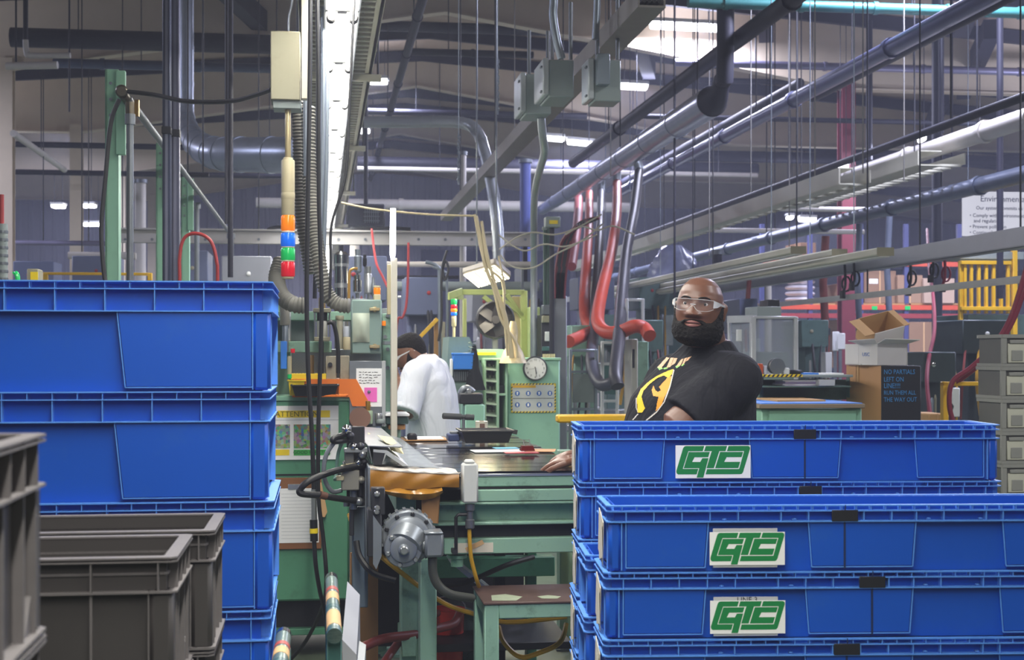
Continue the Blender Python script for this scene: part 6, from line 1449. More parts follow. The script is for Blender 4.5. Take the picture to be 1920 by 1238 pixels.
# wire bundle dropping to the frame
for i, pts in enumerate((((893, 405), (902, 450), (910, 500), (934, 560), (955, 630), (962, 672)), ((903, 415), (912, 470), (930, 540), (950, 600), (958, 672)), ((890, 402), (905, 480), (925, 540), (940, 600), (966, 640), (970, 672)), ((905, 440), (916, 500), (942, 530), (946, 600), (952, 668)), ((640, 380), (700, 392), (800, 402), (890, 405)), ((935, 480), (945, 530), (947, 552)))):
    drop('loose_cable', pts, 10.2, .012 - .001 * i, M('cable_pale', '#bcae8c', .6), ['pale cable, thickest of the bundle dropping past the work lamp', 'pale cable dropping beside the thickest one past the work lamp', 'pale cable bowing out of the bundle past the work lamp', 'pale cable ending nearest the lit panel', 'pale cable sagging across from the lamp row to the bundle', 'short pale cable between the bent vent and the frame'][i], n=6)
m = MB(); c_ = P(962, 655, 10.3); m.lathe([(.10, -.1), (.07, -.02), (.03, .05), (.035, .12), (.02, .2)], c_, (0, 0, 1), 14); solo('plastic_bag', m, M('clear_film', '#d6c7a2', .25, var=.3, scale=30, bump=.6), 'crumpled clear film hanging at the lit panel beside the fan', 'bag')
# fan
g = Fr(928, 10.6, 0, A); t = thing('drum_fan', 'black round fan behind the cables under the work lamp', 'fan', Matrix.Rotation(A, 3, 'Z') @ Vector((0, 0, g.z(640, 928))) + g.o, A); rf_ = 36 * g.sc(); cz_ = g.z(600, 928) - g.z(640, 928)
m = MB(); m.lathe([(rf_ * .96, -.06), (rf_, -.05), (rf_, .05), (rf_ * .93, .06), (rf_ * .9, .0)], (0, 0, cz_), (0, -1, 0), 28); part('shroud', m, dark, t)
for k in range(5):
    a = k * 2 * math.pi / 5; m = MB(); u = Vector((math.cos(a), 0, math.sin(a))); v = Vector((-math.sin(a), -.35, math.cos(a))); m.obox(Vector((0, -.03, cz_)) + u * rf_ * .5, u * rf_ * .38, v * .035, u.cross(v).normalized() * .003); part('blade', m, dark, t)
m = MB(); m.cyl((0, -.065, cz_), (0, -.02, cz_), .03, n=14); part('hub', m, dark, t)
m = MB(); m.box(-.02, .02, -.02, .02, -g.z(640, 928) , cz_ - rf_ * .9); part('stand_post', m, greyd, t)
# ---- console with blue box, black cloth and vice
g = Fr(866, 10.2, 0, A); FL = floor_py(10.2); t = tt(g, 'console', 'grey green console with a slanted side beside the man in white', 'machine')
m = MB(); pr_ = [(842, 632), (880, 632), (905, 690), (905, FL - 2), (838, FL - 2), (838, 690)]; pp = [g.pt(x, y) for x, y in pr_]; m.prism([(a.x, a.z) for a in pp], (0, 0, 0), (1, 0, 0), (0, 0, 1), (0, .5, 0)); part('housing', m, greeng, t)
pb(g, t, 'rack_panel', 850, 880, 694, 716, -.02, .03, M('rack_panel_dark', '#33363a', .5)); 
for k in range(7): pb(g, t, 'rack_slot', 852 + 4 * k, 854 + 4 * k, 697, 714, -.024, .005, greyd, 0)
pb(g, t, 'upper_block', 892, 945, 655, 676, .3, .3, green); pb(g, t, 'yellow_label', 893, 930, 661, 666, .28, .02, yel, 0)
o_ = Matrix.Rotation(A, 3, 'Z') @ Vector((g.x(866), -.10, g.z(693, 866))) + g.o; t2 = thing('blue_box', 'bright blue plastic box on the grey green console', 'box', o_, A); s_ = g.sc()
m = MB(); m.box(-19 * s_, 19 * s_, 0, .1, 0, 30 * s_, .006); part('box_body', m, bluep, t2); m = MB(); m.box(-20 * s_, 20 * s_, -.004, .104, 27 * s_, 31 * s_, .003); part('box_lid', m, bluep, t2); m = MB(); m.box(-24 * s_, -19.5 * s_, .0, .05, -12 * s_, 20 * s_, .004); part('side_paper', m, paper, t2)
m = MB(); p0 = P(889, 648, 10.0); rr_ = []
for k in range(9):
    u = k / 8; c_ = P(889 + 2 * u, 648 + 84 * u, 10.13); r_ = .012 + .05 * u ** 1.1; rr_.append([c_ + Vector((r_ * (1 + .22 * math.sin(3 * j * math.pi / 6 + k)) * math.cos(j * math.pi / 9), r_ * .7 * math.sin(j * math.pi / 9), 0)) for j in range(18)])
m.loft(rr_); solo('black_cloth', m, M('black_cloth', '#12151c', .9), 'black cloth hanging from the console next to the blue box', 'cloth')
m = MB(); m.tube([P(885 + 7 * math.cos(k * .8), 640 + k * .9, 10.14 + .03 * math.sin(k * .8)) for k in range(90)], .0035, 5); solo('coil_cord', m, M('cord_dark_green', '#2f4d4a', .5), 'dark coiled cord hanging in front of the blue box', 'cord')
g = Fr(884, 9.6, 0, A); FL = floor_py(9.6); t = tt(g, 'bench_vice', 'dark bench vice on a pale green pedestal behind the lever handle', 'vice')
pb(g, t, 'pedestal', 872, 909, 759, FL - 2, 0, .3, mint, .006); pb(g, t, 'jaw_block', 862, 906, 738, 758, .0, .2, dark, .008); m = MB(); m.tube(spline([g.pt(862, 748, .1), g.pt(866, 733, .1), g.pt(876, 728, .1), g.pt(888, 736, .1)], 5), .022, 10); part('jaw_arch', m, greyd, t); pb(g, t, 'jaw_plate', 876, 884, 730, 742, .02, .12, steel)
# small signal tower
g = Fr(851, 10.35, 0, A); t = thing('signal_tower', 'small signal tower with green, orange and blue lenses on the console', 'light', g.o + Vector((0, 0, 0)), A)
zt0 = g.z(632, 851)
for nm, y0, y1, mt in (('green_lens', 561, 571, lensg), ('red_lens', 572, 579, lensr), ('orange_lens', 579, 585, lenso), ('blue_lens', 586, 592, lensb)): cylseg(nm, y0, y1, 6, mt, None, .0, g, 851, t, 12)
cylseg('pole_body', 592, 612, 4.5, cream, None, 0, g, 851, t, 12); cylseg('pole', 610, 634, 2.5, cream, None, 0, g, 851, t, 10)
t.location = t.location
# ---- columns beside the clock cabinet
g = Fr(1049, 11.4, 0, A); FL = floor_py(11.4); t = tt(g, 'cable_column', 'flat grey cable column with dark cables fanning from its top', 'column'); pb(g, t, 'cover', 1036, 1063, 555, FL - 2, 0, .12, M('column_grey', '#8f929c', .45, .2), .006); pb(g, t, 'edge', 1036, 1039, 553, FL - 2, -.01, .14, greyd, 0)
cb_ = M('cable_black_blue', '#23242f', .5)
for i in range(9):
    m = MB(); x1 = 1062 + 5 * i; m.tube(spline([P(1042 + 1.8 * i, 560, 11.3), P(1044 + 2.2 * i, 500, 11.3), P(1056 + 3 * i, 450 - 3 * i, 11.3), P(x1 + 22, 424 - 2 * i, 11.2)], 5), .016, 6); part('fan_cable', m, cb_ if i % 4 else M('cable_red', '#6a2230', .5), t, True)
g = Fr(1026, 11.2, 0, A); FL = floor_py(11.2); t = tt(g, 'switch_stack', 'dark stacked switch housing between the lime column and the grey column', 'machine'); pb(g, t, 'lower_cabinet', 1015, 1036, 590, FL - 2, .05, .3, M('switch_dark', '#2e2f38', .5)); pb(g, t, 'pale_module', 1017, 1034, 592, 605, .0, .1, beige); pb(g, t, 'grey_module', 1018, 1033, 572, 590, .0, .1, greyd); pb(g, t, 'label_module', 1023, 1032, 622, 640, .0, .06, white); pb(g, t, 'small_switch', 1018, 1030, 650, 658, .0, .06, teal)
for i, x in enumerate((1022, 1028, 1034)):
    g2 = Fr(x, 12.2, 0, A); t = tt(g2, 'green_bar', ['dark green upright bar, closest to the grey conduit', 'dark green upright bar, middle one of the three by the conduit', 'dark green upright bar, closest to the grey cable column'][i], 'post'); pb(g2, t, 'bar', x - 2.5, x + 2.5, 430 - 4 * i, floor_py(12.2) - 2, 0, .04, M('bar_green', '#2f4f42', .5, var=.15), .003); pb(g2, t, 'top_cap', x - 4, x + 4, 425 - 4 * i, 431 - 4 * i, -.01, .06, greyb, .003)
# ---- vent bends, conduits and grey boxes above
gv = M('galv_bright', '#a3aab0', .34, .55, var=.12)
seg_duct('vent_bend', [P(672, 229, 15.5), P(760, 229, 15.5), P(855, 229, 15.4), P(892, 244, 15.3), P(910, 290, 15.1), P(926, 370, 14.9), P(933, 430, 14.8), P(936, 505, 14.7)], [.062] * 8, gv, 'galvanised vent pipe running level then bending down behind the cables', 6)
def conduit(name, pts, Z, r, mat, label): return drop(name, pts, Z, r, mat, label, 'conduit', 12)
conduit('bent_conduit', [(1036, -60), (1038, 0), (1037, 30), (1044, 75), (1053, 110)], 8.2, .024, galv, 'thick steel conduit dropping into the middle grey junction box')
conduit('bent_conduit', [(1014, 210, 9.35), (1017, 250, 9.4), (1021, 285, 9.6), (1013, 315, 9.9), (1004, 355, 10.4), (1001, 400, 10.9), (1001, 500, 11.3), (1001, 655, 11.3), (1001, 1003, 11.3)], 9.3, .027, gv, 'long steel conduit bending below the junction boxes')
conduit('bent_conduit', [(1121, -60), (1119, 20), (1116, 74)], 8.2, .020, galv, 'straight steel conduit dropping beside the third grey junction box')
boxg = M('box_grey_green', '#9aa7a6', .4, .15, var=.08, grime=.1)
for i, (x0, x1, y0, y1, Zb, dpt, lb) in enumerate(((986, 1033, 139, 214, 9.2, .30, 'grey junction box hung lowest, with the bent conduit below it'), (1029, 1076, 112, 182, 8.4, .34, 'middle grey junction box with a steel conduit on top'), (1114, 1164, 112, 190, 8.2, .20, 'blue grey junction box beside the diagonal channel'))):
    g = Fr((x0 + x1) / 2, Zb, 0, A); zb = g.z(y1, (x0 + x1) / 2); t = thing('junction_box', lb, 'box', g.o + Vector((0, 0, zb)), A); g = Fr((x0 + x1) / 2, Zb, zb, A)
    pb(g, t, 'enclosure', x0, x1, y0, y1, 0, dpt, boxg, .006)
    m = MB(); xs = g.x(x0); m.box(xs - .035, xs + .0, -.01, dpt + .01, g.z(y1 - 4, x0), g.z(y0 - 3, x0), .006); ld = part('hinged_lid', m, M('lid_pale', '#c9d0d2', .3, .2), t)
    for yy in (y0 + 10, y1 - 14):
        m = MB(); m.box(xs - .045, xs - .033, .02, .06, g.z(yy + 4, x0), g.z(yy, x0), .002); part('latch', m, greyd, ld)
    if i == 2: pb(g, t, 'front_switch', 1120, 1144, 100, 158, -.06, .06, M('switch_grey', '#8c98a2', .4), .004)
    for xx in (x0 + 6, x1 - 6):
        m = MB(); p_ = g.pt(xx, y0, dpt * .7); m.cyl(p_, Vector((p_.x, p_.y, 3.55 - zb)), .012, n=8); part('hanger', m, greyd, t)
p0, p1 = runB(1222, 12, 7.6, 20)
t = thing('cable_channel', 'heavy grey cable channel slanting away behind the junction boxes', 'channel', p0, 0); ch_ = M('channel_grey', '#8b8680', .5, .2, var=.15)
m = MB(); m.bar(p0, p1, .14, .012); part('channel_web', m, ch_, t, True)
for s_ in (-1, 1):
    m = MB(); m.bar(p0 + CX * .07 * s_ + Vector((0, 0, .05)), p1 + CX * .07 * s_ + Vector((0, 0, .05)), .010, .11); part('channel_side', m, ch_, t, True)
m = MB()
for k in range(4): m.tube([p0 + CX * (-.04 + .027 * k) + Vector((0, 0, .03)), p1 + CX * (-.04 + .027 * k) + Vector((0, 0, .03))], .012, 6)
part('bundled_cables', m, black, t, True, kind='stuff')
for fz in (.08, .3, .6, .9):
    q = p0.lerp(p1, fz); m = MB(); m.cyl(q + CX * .08, Vector((q.x + .08, q.y, roof_z(q.dot(CX)) - .01)), .008, n=6); part('hanger_rod', m, dark, t, True)
# ---- exhaust duct with elbows and hoses
p0, p1 = runB(1335, 190, 13.6, 24)
q = [p0.lerp(p1, k / 8) for k in range(9)]
t = thing('exhaust_duct', 'galvanised round exhaust duct slanting down toward the red hoses', 'duct', p0); dm = M('duct_galv', '#b4bacb', .28, .55, var=.15, scale=6)
m = MB(); m.tube(q, [.15 - .008 * k for k in range(9)], 24); part('duct_run', m, dm, t, True)
for k in range(1, 8):
    m = MB(); d = (p1 - p0).normalized(); r_ = .153 - .008 * k; m.tube([q[k] - d * .025, q[k] + d * .025], r_ * 1.03, 24); part('seam_ring', m, dm, t, True)
d = (p1 - p0).normalized(); rz_ = roof_z(p0.dot(CX)) - .02; qq = spline([p0, p0 - d * .18 + Vector((0, 0, .02)), p0 - d * .36 + Vector((0, 0, .14)), p0 - d * .45 + Vector((0, 0, .4)), Vector((p0.x - d.x * .46, p0.y - d.y * .46, rz_))], 5); m = MB(); m.tube(qq, [.15 - .07 * min(1, k / 8) for k in range(len(qq))], 20); part('shaded_riser_elbow', m, navy, t, True)  # riser coloured dark in place of the shadow at the duct's end
for fz in (.05, .4, .8):
    qq = p0.lerp(p1, fz); m = MB(); m.cyl(qq, Vector((qq.x, qq.y, roof_z(qq.dot(CX)) - .01)), .008, n=6); part('hanger_rod', m, dark, t, True)
for px, py, Zq, ex, ey in ((1180, 305, 17.5, 1198, 322), (1150, 322, 19, 1157, 344), (1123, 335, 20.2, 1127, 360), (1102, 347, 21.2, 1104, 362), (1086, 355, 22.5, 1085, 372)):
    m = MB(); a = P(px, py, Zq); e = P(ex, ey, Zq - .1); m.tube(spline([a, P((px + ex) / 2 + 2, py - 4, Zq - .1), P(ex, ey - 10, Zq - .1), e], 5), .055, 12); part('elbow', m, gv, t, True)
def hose_(name, pts, r, mat, label): return drop(name, pts, 14, r, mat, label, 'hose', 12)
hose_('red_duct_hose', [(1157, 343, 18.9), (1156, 400, 17), (1147, 470, 15), (1130, 540, 13.5), (1121, 590, 12.8), (1124, 612, 12.5), (1140, 624, 12.3), (1165, 622, 12.2), (1190, 612, 12.1), (1208, 616, 12.1), (1218, 630, 12.0)], .058, redh, 'thick red hose curving from the duct along to the machines by the bald man')
hose_('red_duct_hose', [(1105, 362, 21), (1104, 420, 18), (1100, 490, 15.5), (1096, 560, 14), (1099, 600, 13.4), (1110, 618, 13), (1092, 630, 12.6), (1066, 641, 12.2)], .055, redh, 'red hose curling back toward the grey cable column')
hose_('red_duct_hose', [(1085, 372, 22.3), (1084, 400, 21), (1080, 440, 20), (1072, 500, 19)], .065, M('red_hose_far', '#8f3838', .55), 'short dull red hose farthest along the exhaust duct')
hose_('black_duct_hose', [(1198, 322, 17.3), (1190, 390, 16), (1175, 470, 14.5), (1166, 560, 13), (1160, 640, 12), (1154, 700, 11.5), (1158, 725, 11.4)], .055, M('hose_black', '#33333b', .45), 'black duct hose, nearest of the hoses to the bald man')
hose_('black_duct_hose', [(1127, 360, 20), (1125, 430, 17.5), (1120, 520, 15), (1115, 600, 13.2), (1110, 660, 12.2), (1114, 700, 11.8), (1128, 722, 11.6), (1150, 718, 11.5)], .05, M('hose_slate', '#4a4c58', .45), 'slate grey duct hose between the two red hoses')
# chains
def chain(px, y0, y1, Z, label):
    t = thing('chain', label, 'chain', P(px, y1, Z)); n = int((y1 - y0) / 5); m = MB()
    for k in range(n):
        c_ = P(px + .6 * math.sin(k), y0 + 5 * k, Z); u = Vector((1, 0, 0)) if k % 2 else Vector((.3, 1, 0)).normalized()
        m.tube([c_ + u * (.010 * math.cos(j)) + Vector((0, 0, .018 * math.sin(j))) for j in [2 * math.pi * i_ / 10 for i_ in range(11)]], .0035, 5)
    part('links', m, galv, t, True, kind='stuff'); m = MB(); a = P(px, y0, Z); m.cyl(a, Vector((a.x, a.y, roof_z(a.dot(CX)) - .01)), .004, n=5); part('suspension_wire', m, galv, t, True)
chain(933, 110, 215, 10.5, 'short hanging chain beside the junction boxes'); chain(860, 252, 350, 12, 'short hanging chain below the vent pipe')
# ---- cable trays and rails at the right
def tray(px, py, Z0, Z1, w, h, mat, name, label, lip=True, rungs=0, rods=(.1, .5, .9), cat='cable tray'):
    a, b_ = runB(px, py, Z0, Z1); t = thing(name, label, cat, a); m = MB(); m.bar(a, b_, .012, h); part('side_web', m, mat, t, True)
    if lip:
        for z in (-h / 2, h / 2):
            m = MB(); m.bar(a + CX * w * .25 + Vector((0, 0, z)), b_ + CX * w * .25 + Vector((0, 0, z)), w * .5, .01); part('flange', m, mat, t, True)
    if rungs:
        m = MB(); m.bar(a + CX * w, b_ + CX * w, .012, h * .8); part('far_web', m, mat, t, True)
        me_ = MB(); me_.obox(Vector((0, 0, 0)), CX * w * .5, B * .025, Vector((0, 0, .01))); msh = me_.mesh('rung', mat); n = rungs; inv = ROOT[t.name].inverted()
        for k in range(n):
            o = bpy.data.objects.new('rung', msh); COL.objects.link(o); o.parent = t; o.location = inv @ (a.lerp(b_, (k + .5) / n) + CX * w * .5 + Vector((0, 0, -h * .4)))
    for fz in rods:
        q = a.lerp(b_, fz) + CX * w * .3; m = MB(); m.cyl(q, Vector((q.x, q.y, roof_z(q.dot(CX)) - .01)), .007, n=6); part('hanger_rod', m, dark, t, True)
    return t
pale = M('tray_pale', '#c7c5b2', .5, .1, var=.1); greyt = M('tray_grey', '#9a9ca4', .45, .3, var=.12)
tray(1574, 330, 13.5, 28, .3, .15, pale, 'cable_tray', 'pale grey green cable tray with a lamp at its near end', rungs=44)
tray(1722, 296, 13.2, 17.2, .45, .13, pale, 'cable_tray', 'shorter pale tray starting at the red column', rungs=20)
tray(1935, 440, 9.5, 26, .3, .12, greyt, 'cable_tray', 'long grey channel rail slanting across below the banner', rods=(.02, .12, .3, .6)); tray(1935, 456, 9.55, 22, .1, .03, navy, 'track_rail', 'dark trolley track rail right under the grey channel rail', lip=False, rods=(), cat='rail')
tray(1935, 522, 9.5, 24, .06, .05, M('rail_pale', '#b3b4b4', .5, .2), 'track_rail', 'thin pale rail running low behind the white cartons', lip=False, rods=(.2, .6), cat='rail')
tray(1415, 488, 15, 32, .1, .09, M('rail_pale'), 'track_rail', 'pale rail running behind the bald man', lip=False, rods=(.1,), cat='rail')
def strip_off(px, py, Z0, L_, label):
    a, b_ = runB(px, py, Z0, Z0 + L_); t = thing('strip_fixture', label, 'lamp', a, 0, 'unlit strip lights'); m = MB(); m.bar(a, b_, .13, .06, b=.01); part('housing', m, pale, t, True); m = MB(); m.bar(a - Vector((0, 0, .034)), b_ - Vector((0, 0, .034)), .07, .012); part('tube_cover', m, M('tube_off', '#d6d6cf', .4), t, True)
    m = MB(); m.bar(a - B * .006, a, .135, .064); part('end_cap', m, M('cap_dirty', '#8f8a72', .5), t, True)
    for fz in (.08, .9):
        q = a.lerp(b_, fz); m = MB()
        m.tube([q + Vector((0, 0, .03)), Vector((q.x, q.y, roof_z(q.dot(CX)) - .01))], .005, 5); part('hanger_wire', m, galv, t, True)
strip_off(1497, 469, 12, 9, 'unlit strip light, first of three, just beyond the bald man'); strip_off(1574, 474, 12, 9, 'unlit strip light, middle one of three'); strip_off(1660, 472, 10.9, 8, 'unlit strip light, last of three, nearest the red column')
# ---- banner
g = Fr(1865, 17, 0, A); zb = g.z(444, 1865); t = thing('policy_banner', 'white banner with policy text hung high behind the blue grey duct', 'banner', g.o + Vector((0, 0, zb)), A); g = Fr(1865, 17, zb, A)
pb(g, t, 'sheet', 1804, 1990, 360, 444, 0, .01, M('banner_white', '#d8d6cc', .6, var=.03), 0)
for x, y, s_, w in ((1888, 373, .10, 'Environmental Policy'), (1880, 390, .06, 'Our system commits us to'), (1868, 404, .06, '• Comply with environmental laws'), (1868, 414, .06, '   and regulations.'), (1868, 425, .06, '• Prevent pollution'), (1868, 436, .06, '• Continually improve')): text('lettering', w, s_, M('banner_ink', '#4a4d58', .7, var=0), t, g.pt(x - 50, y, -.003), (R(90), 0, 0), 'LEFT')
for x in (1815, 1960):
    m = MB(); p_ = g.pt(x, 360, .005); m.cyl(p_, Vector((p_.x, p_.y, roof_z((g.o + CX * p_.x).dot(CX)) - zb - .02)), .005, n=5); part('hanging_wire', m, galv, t)
# ---- racks with boxes
zr = 25.0; g = Fr(1640, zr, 0, A); FL = floor_py(zr); t = tt(g, 'pallet_rack', 'tall pallet rack with orange beams behind the bald man', 'rack')
rb = M('rack_orange', '#c8492a', .55); ru = M('rack_blue', '#3a3f70', .55)
for x in (1430, 1520, 1615, 1700, 1800):
    for y0 in (0, 1.0): pb(g, t, 'upright', x - 4, x + 4, 420, FL - 1, y0, .08, ru, .004)
for y in (572, 588, 490):
    for y0 in (-.02, 1.02): pb(g, t, 'beam', 1430, 1800, y, y + 9, y0, .06, rb if y != 588 else M('rack_red', '#8e2a30', .55), .004)
for k in range(8):
    m = MB(); g.bx(m, 1432 + 46 * k, 1474 + 46 * k, 569, 572, 0, 1.06); part('deck_board', m, woodl, t); m = MB(); g.bx(m, 1432 + 46 * k, 1474 + 46 * k, 487, 490, 0, 1.06); part('deck_board', m, woodl, t)
for x in (1640, 1702): pb(g, t, 'green_tag', x - 5, x + 5, 574, 581, -.03, .01, lensg, 0)
def bxthing(name, label, x0, x1, yt, yb, Z, d, mat, cat='box', group=None, lab=None, stripes=False):
    g2 = Fr((x0 + x1) / 2, Z, 0, A); zb = g2.z(yb, (x0 + x1) / 2); t = thing(name, label, cat, g2.o + Vector((0, 0, zb)), A, group); g2 = Fr((x0 + x1) / 2, Z, zb, A)
    pb(g2, t, 'box_body', x0, x1, yt, yb, 0, d, mat, .008); 
    if lab: pb(g2, t, 'paper_label', *lab, -.004, .004, paper, 0)
    
    if name == 'paper_sheet':
        m = MB(); m.box(-.02, .02, .03, .06, -zb, g2.z(yt, (x0 + x1) / 2)); part('stand_post', m, greyd, t); return t
    pb(g2, t, 'tape_seam', (x0 + x1) / 2 - 1, (x0 + x1) / 2 + 1, yt, yb, -.002, .003, tape, 0); return t
cb1 = M('carton_a', '#8a6a50', .8, var=.1); cb2 = M('carton_b', '#9a7a60', .8, var=.1); cb3 = M('carton_pale', '#b49a86', .8, var=.1)
bxthing('carton', 'big brown carton with a white label on the rack beyond the white cartons', 1620, 1680, 508, 569, 25.1, .8, cb1, lab=(1630, 1646, 523, 532)); bxthing('carton', 'brown carton on the rack just beyond the big one', 1683, 1730, 516, 569, 25.1, .8, cb2); bxthing('carton', 'pale carton on the rack, closest to the red column', 1732, 1790, 522, 569, 25.1, .8, cb3); bxthing('carton', 'brown carton on the rack by the stacked white bags', 1572, 1612, 532, 569, 25.1, .8, cb2)
bxthing('carton', 'brown carton on the top deck under the middle strip light', 1500, 1530, 455, 487, 25.1, .8, cb1); bxthing('carton', 'pale brown carton on the top deck near the red column', 1735, 1792, 460, 487, 25.1, .8, cb2)
bxthing('carton', 'large brown carton beneath the rack beam behind the aluminium enclosure', 1570, 1610, 600, 690, 25.1, .9, cb2); bxthing('carton', 'large brown carton beneath the rack beam beside the red column', 1705, 1760, 604, 690, 25.1, .9, cb1); bxthing('carton', 'violet shaded carton beneath the beam by the cartons', 1655, 1700, 610, 690, 25.1, .9, cb3)
for k in range(5): 
    m = MB(); c_ = P(1500, 562 - 11 * k, 25.4); m.ell(c_, .27, .2, .062, 14, 8); solo('white_bag', m, M('bag_white', '#d9d6de', .6, var=.1), ['lowest', 'second lowest', 'middle', 'second highest', 'topmost'][k] + ' white bag of the pile on the rack', 'bag')
for k, (x, y) in enumerate(((1546, 642), (1568, 640), (1528, 640))): bxthing('paper_sheet', ['white paper sheet pinned beside the dark red post', 'white paper sheet beyond the dark red post', 'white paper sheet just behind the aluminium enclosure'][k], x - 6, x + 6, y - 18, y + 18, 20, .03, paper, 'paper')

bxthing('paper_sheet', 'big white sheet hanging beneath the rack near the cartons', 1570, 1585, 625, 655, 19.8, .03, paper, 'paper')
# brown far columns with dark red pipes
for i, (px, y0, y1, Z, w, mt, lb) in enumerate(((1548, 443, 660, 17, 15, M('dull_red', '#7d3a34', .55), 'dull red post dropping beside the aluminium enclosure'), (1612, 420, 790, 16, 12, M('post_blue_grey', '#6b7488', .5), 'blue grey flexible post next to the open brown carton'), (1668, 405, 600, 16.5, 12, M('post_blue_grey'), 'pale blue grey pipe dropping onto the cartons'), (1405, 520, 600, 15, 9, M('dull_red'), 'thin dull red post behind the bald man'))):
    a = P(px, y0, Z); m = MB(); r_ = w / F * Z / 2; m.tube([Vector((a.x, a.y, 0)), Vector((a.x, a.y, a.z * .6)), Vector((a.x - .03, a.y, a.z * .8)), a], r_, 12); t = thing('drop_pipe', lb, 'pipe', (a.x, a.y, 0)); part('pipe_run', m, mt, t, True)
    for z in (.3, .6, .9):
        m2 = MB(); q = Vector((a.x, a.y, a.z * min(z, .6))); m2.cyl(q - Vector((0, 0, .04)), q + Vector((0, 0, .04)), r_ * 1.25, n=12); part('coupling', m2, greyd, t, True)
# ---- generic machines filling the mid ground
def machine(label, x0, x1, yt, Z, body, seed, name='machine', d=.8, hood=True, cat='machine'):
    rn = random.Random(seed); g2 = Fr((x0 + x1) / 2, Z, 0, A); FL2 = floor_py(Z) - 2; t = tt(g2, name, label, cat); w = x1 - x0; h = FL2 - yt
    pb(g2, t, 'base', x0, x1, yt + h * .55, FL2, 0, d, body, .01); pb(g2, t, 'column', x0 + w * .15, x1 - w * .2, yt + h * .12, yt + h * .56, d * .45, d * .5, body, .008)
    if hood: pb(g2, t, 'head', x0 + w * .05, x1 - w * .1, yt, yt + h * .17, .05, d * .8, body, .008)
    pb(g2, t, 'work_plate', x0 - w * .03, x1 + w * .03, yt + h * .53, yt + h * .56, -.05, d + .1, steel)
    for k in range(3):
        xx = x0 + w * rn.uniform(.1, .8); yy = yt + h * rn.uniform(.6, .8); pb(g2, t, 'panel_door', xx, min(x1 - 2, xx + w * .25), yy, yy + h * .12, -.02, .02, rn.choice((greyb, body, greeng)), .003)
    for k in range(4):
        xx = x0 + w * rn.uniform(.1, .85); m = MB(); r_ = rn.uniform(2, 4.5) * g2.sc(); a = g2.pt(xx, yt + h * rn.uniform(.18, .3), .2); m.lathe([(r_ * .7, -.0), (r_, .01), (r_, (h * .22) * g2.sc()), (r_ * .5, (h * .24) * g2.sc())], a - Vector((0, 0, (h * .25) * g2.sc())), (0, 0, 1), 12); part('cylinder', m, rn.choice((steel, galv, greyd, dark, beige)), t)
    for k in range(3):
        m = MB(); xx = x0 + w * rn.uniform(.1, .9); m.tube(spline([g2.pt(xx, yt + h * .1, .1), g2.pt(xx + rn.uniform(-8, 8), yt + h * .3, -.02), g2.pt(xx + rn.uniform(-12, 12), yt + h * .5, .05)], 5), rn.uniform(.008, .016), 7); part('hose', m, rn.choice((black, rust, dark, ycab)), t)
    m = MB(); xx = x0 + w * rn.uniform(.2, .7); m.lathe([(.018, 0), (.020, .008), (.012, .013)], g2.pt(xx, yt + h * .07, .05), (0, -1, 0), 14); part('gauge', m, rn.choice((white, red, beige, chrome)), t)
    pb(g2, t, 'control_box', x1 - w * .2, x1, yt + h * .2, yt + h * .36, -.03, .15, rn.choice((greyb, beige, white)), .005)
    return t
slateg = M('slate_green', '#4f6a66', .5, var=.15, grime=.3); darkg = M('dark_machine', '#2f3d40', .5, var=.2, grime=.3); greym = M('grey_machine', '#8d909a', .5, var=.1); blueg = M('blue_grey_machine', '#5d6684', .5, var=.12)
for a_ in (('grey green machine right beyond the grey cable column', 1068, 1128, 610, 12.8, green, 11), ('slate green machine between the duct hoses', 1130, 1182, 590, 14.5, slateg, 12), ('dark machine with pale boxes just before the bald man', 1186, 1250, 600, 13, slateg, 13),
           ('blue grey machine behind the white strip post', 640, 735, 480, 12.5, blueg, 21), ('slate machine behind the man in white', 755, 835, 520, 14, blueg, 22), ('grey machine behind the fan', 880, 975, 540, 15.5, greym, 23), ('dark machine behind the guard frame beam', 975, 1035, 500, 17, blueg, 24),
           ('slate blue machine farther behind the red hoses', 1080, 1160, 520, 18, blueg, 25), ('slate machine farther behind the bald man', 1195, 1262, 520, 18, slateg, 26), ('dark machine between the bald man and the enclosure', 1385, 1425, 560, 14, blueg, 27),
           ('dark green machine behind the yellow frame', 1728, 1800, 660, 11.5, darkg, 31), ('dark slate machine touching the grey folding crates', 1800, 1905, 600, 12.5, darkg, 32), ('blue grey machine in the distance beyond the cartons', 1500, 1560, 600, 16, slateg, 33),
           ('slate machine low behind the green posts', 300, 400, 470, 14, blueg, 34), ('grey machine beyond the diagonal pipe', 410, 520, 480, 13, greym, 35), ('blue grey machine behind the beige column', 130, 230, 480, 18, blueg, 36), ('dark machine in the distance between posts', 20, 110, 490, 20, blueg, 37)):
    machine(*a_)
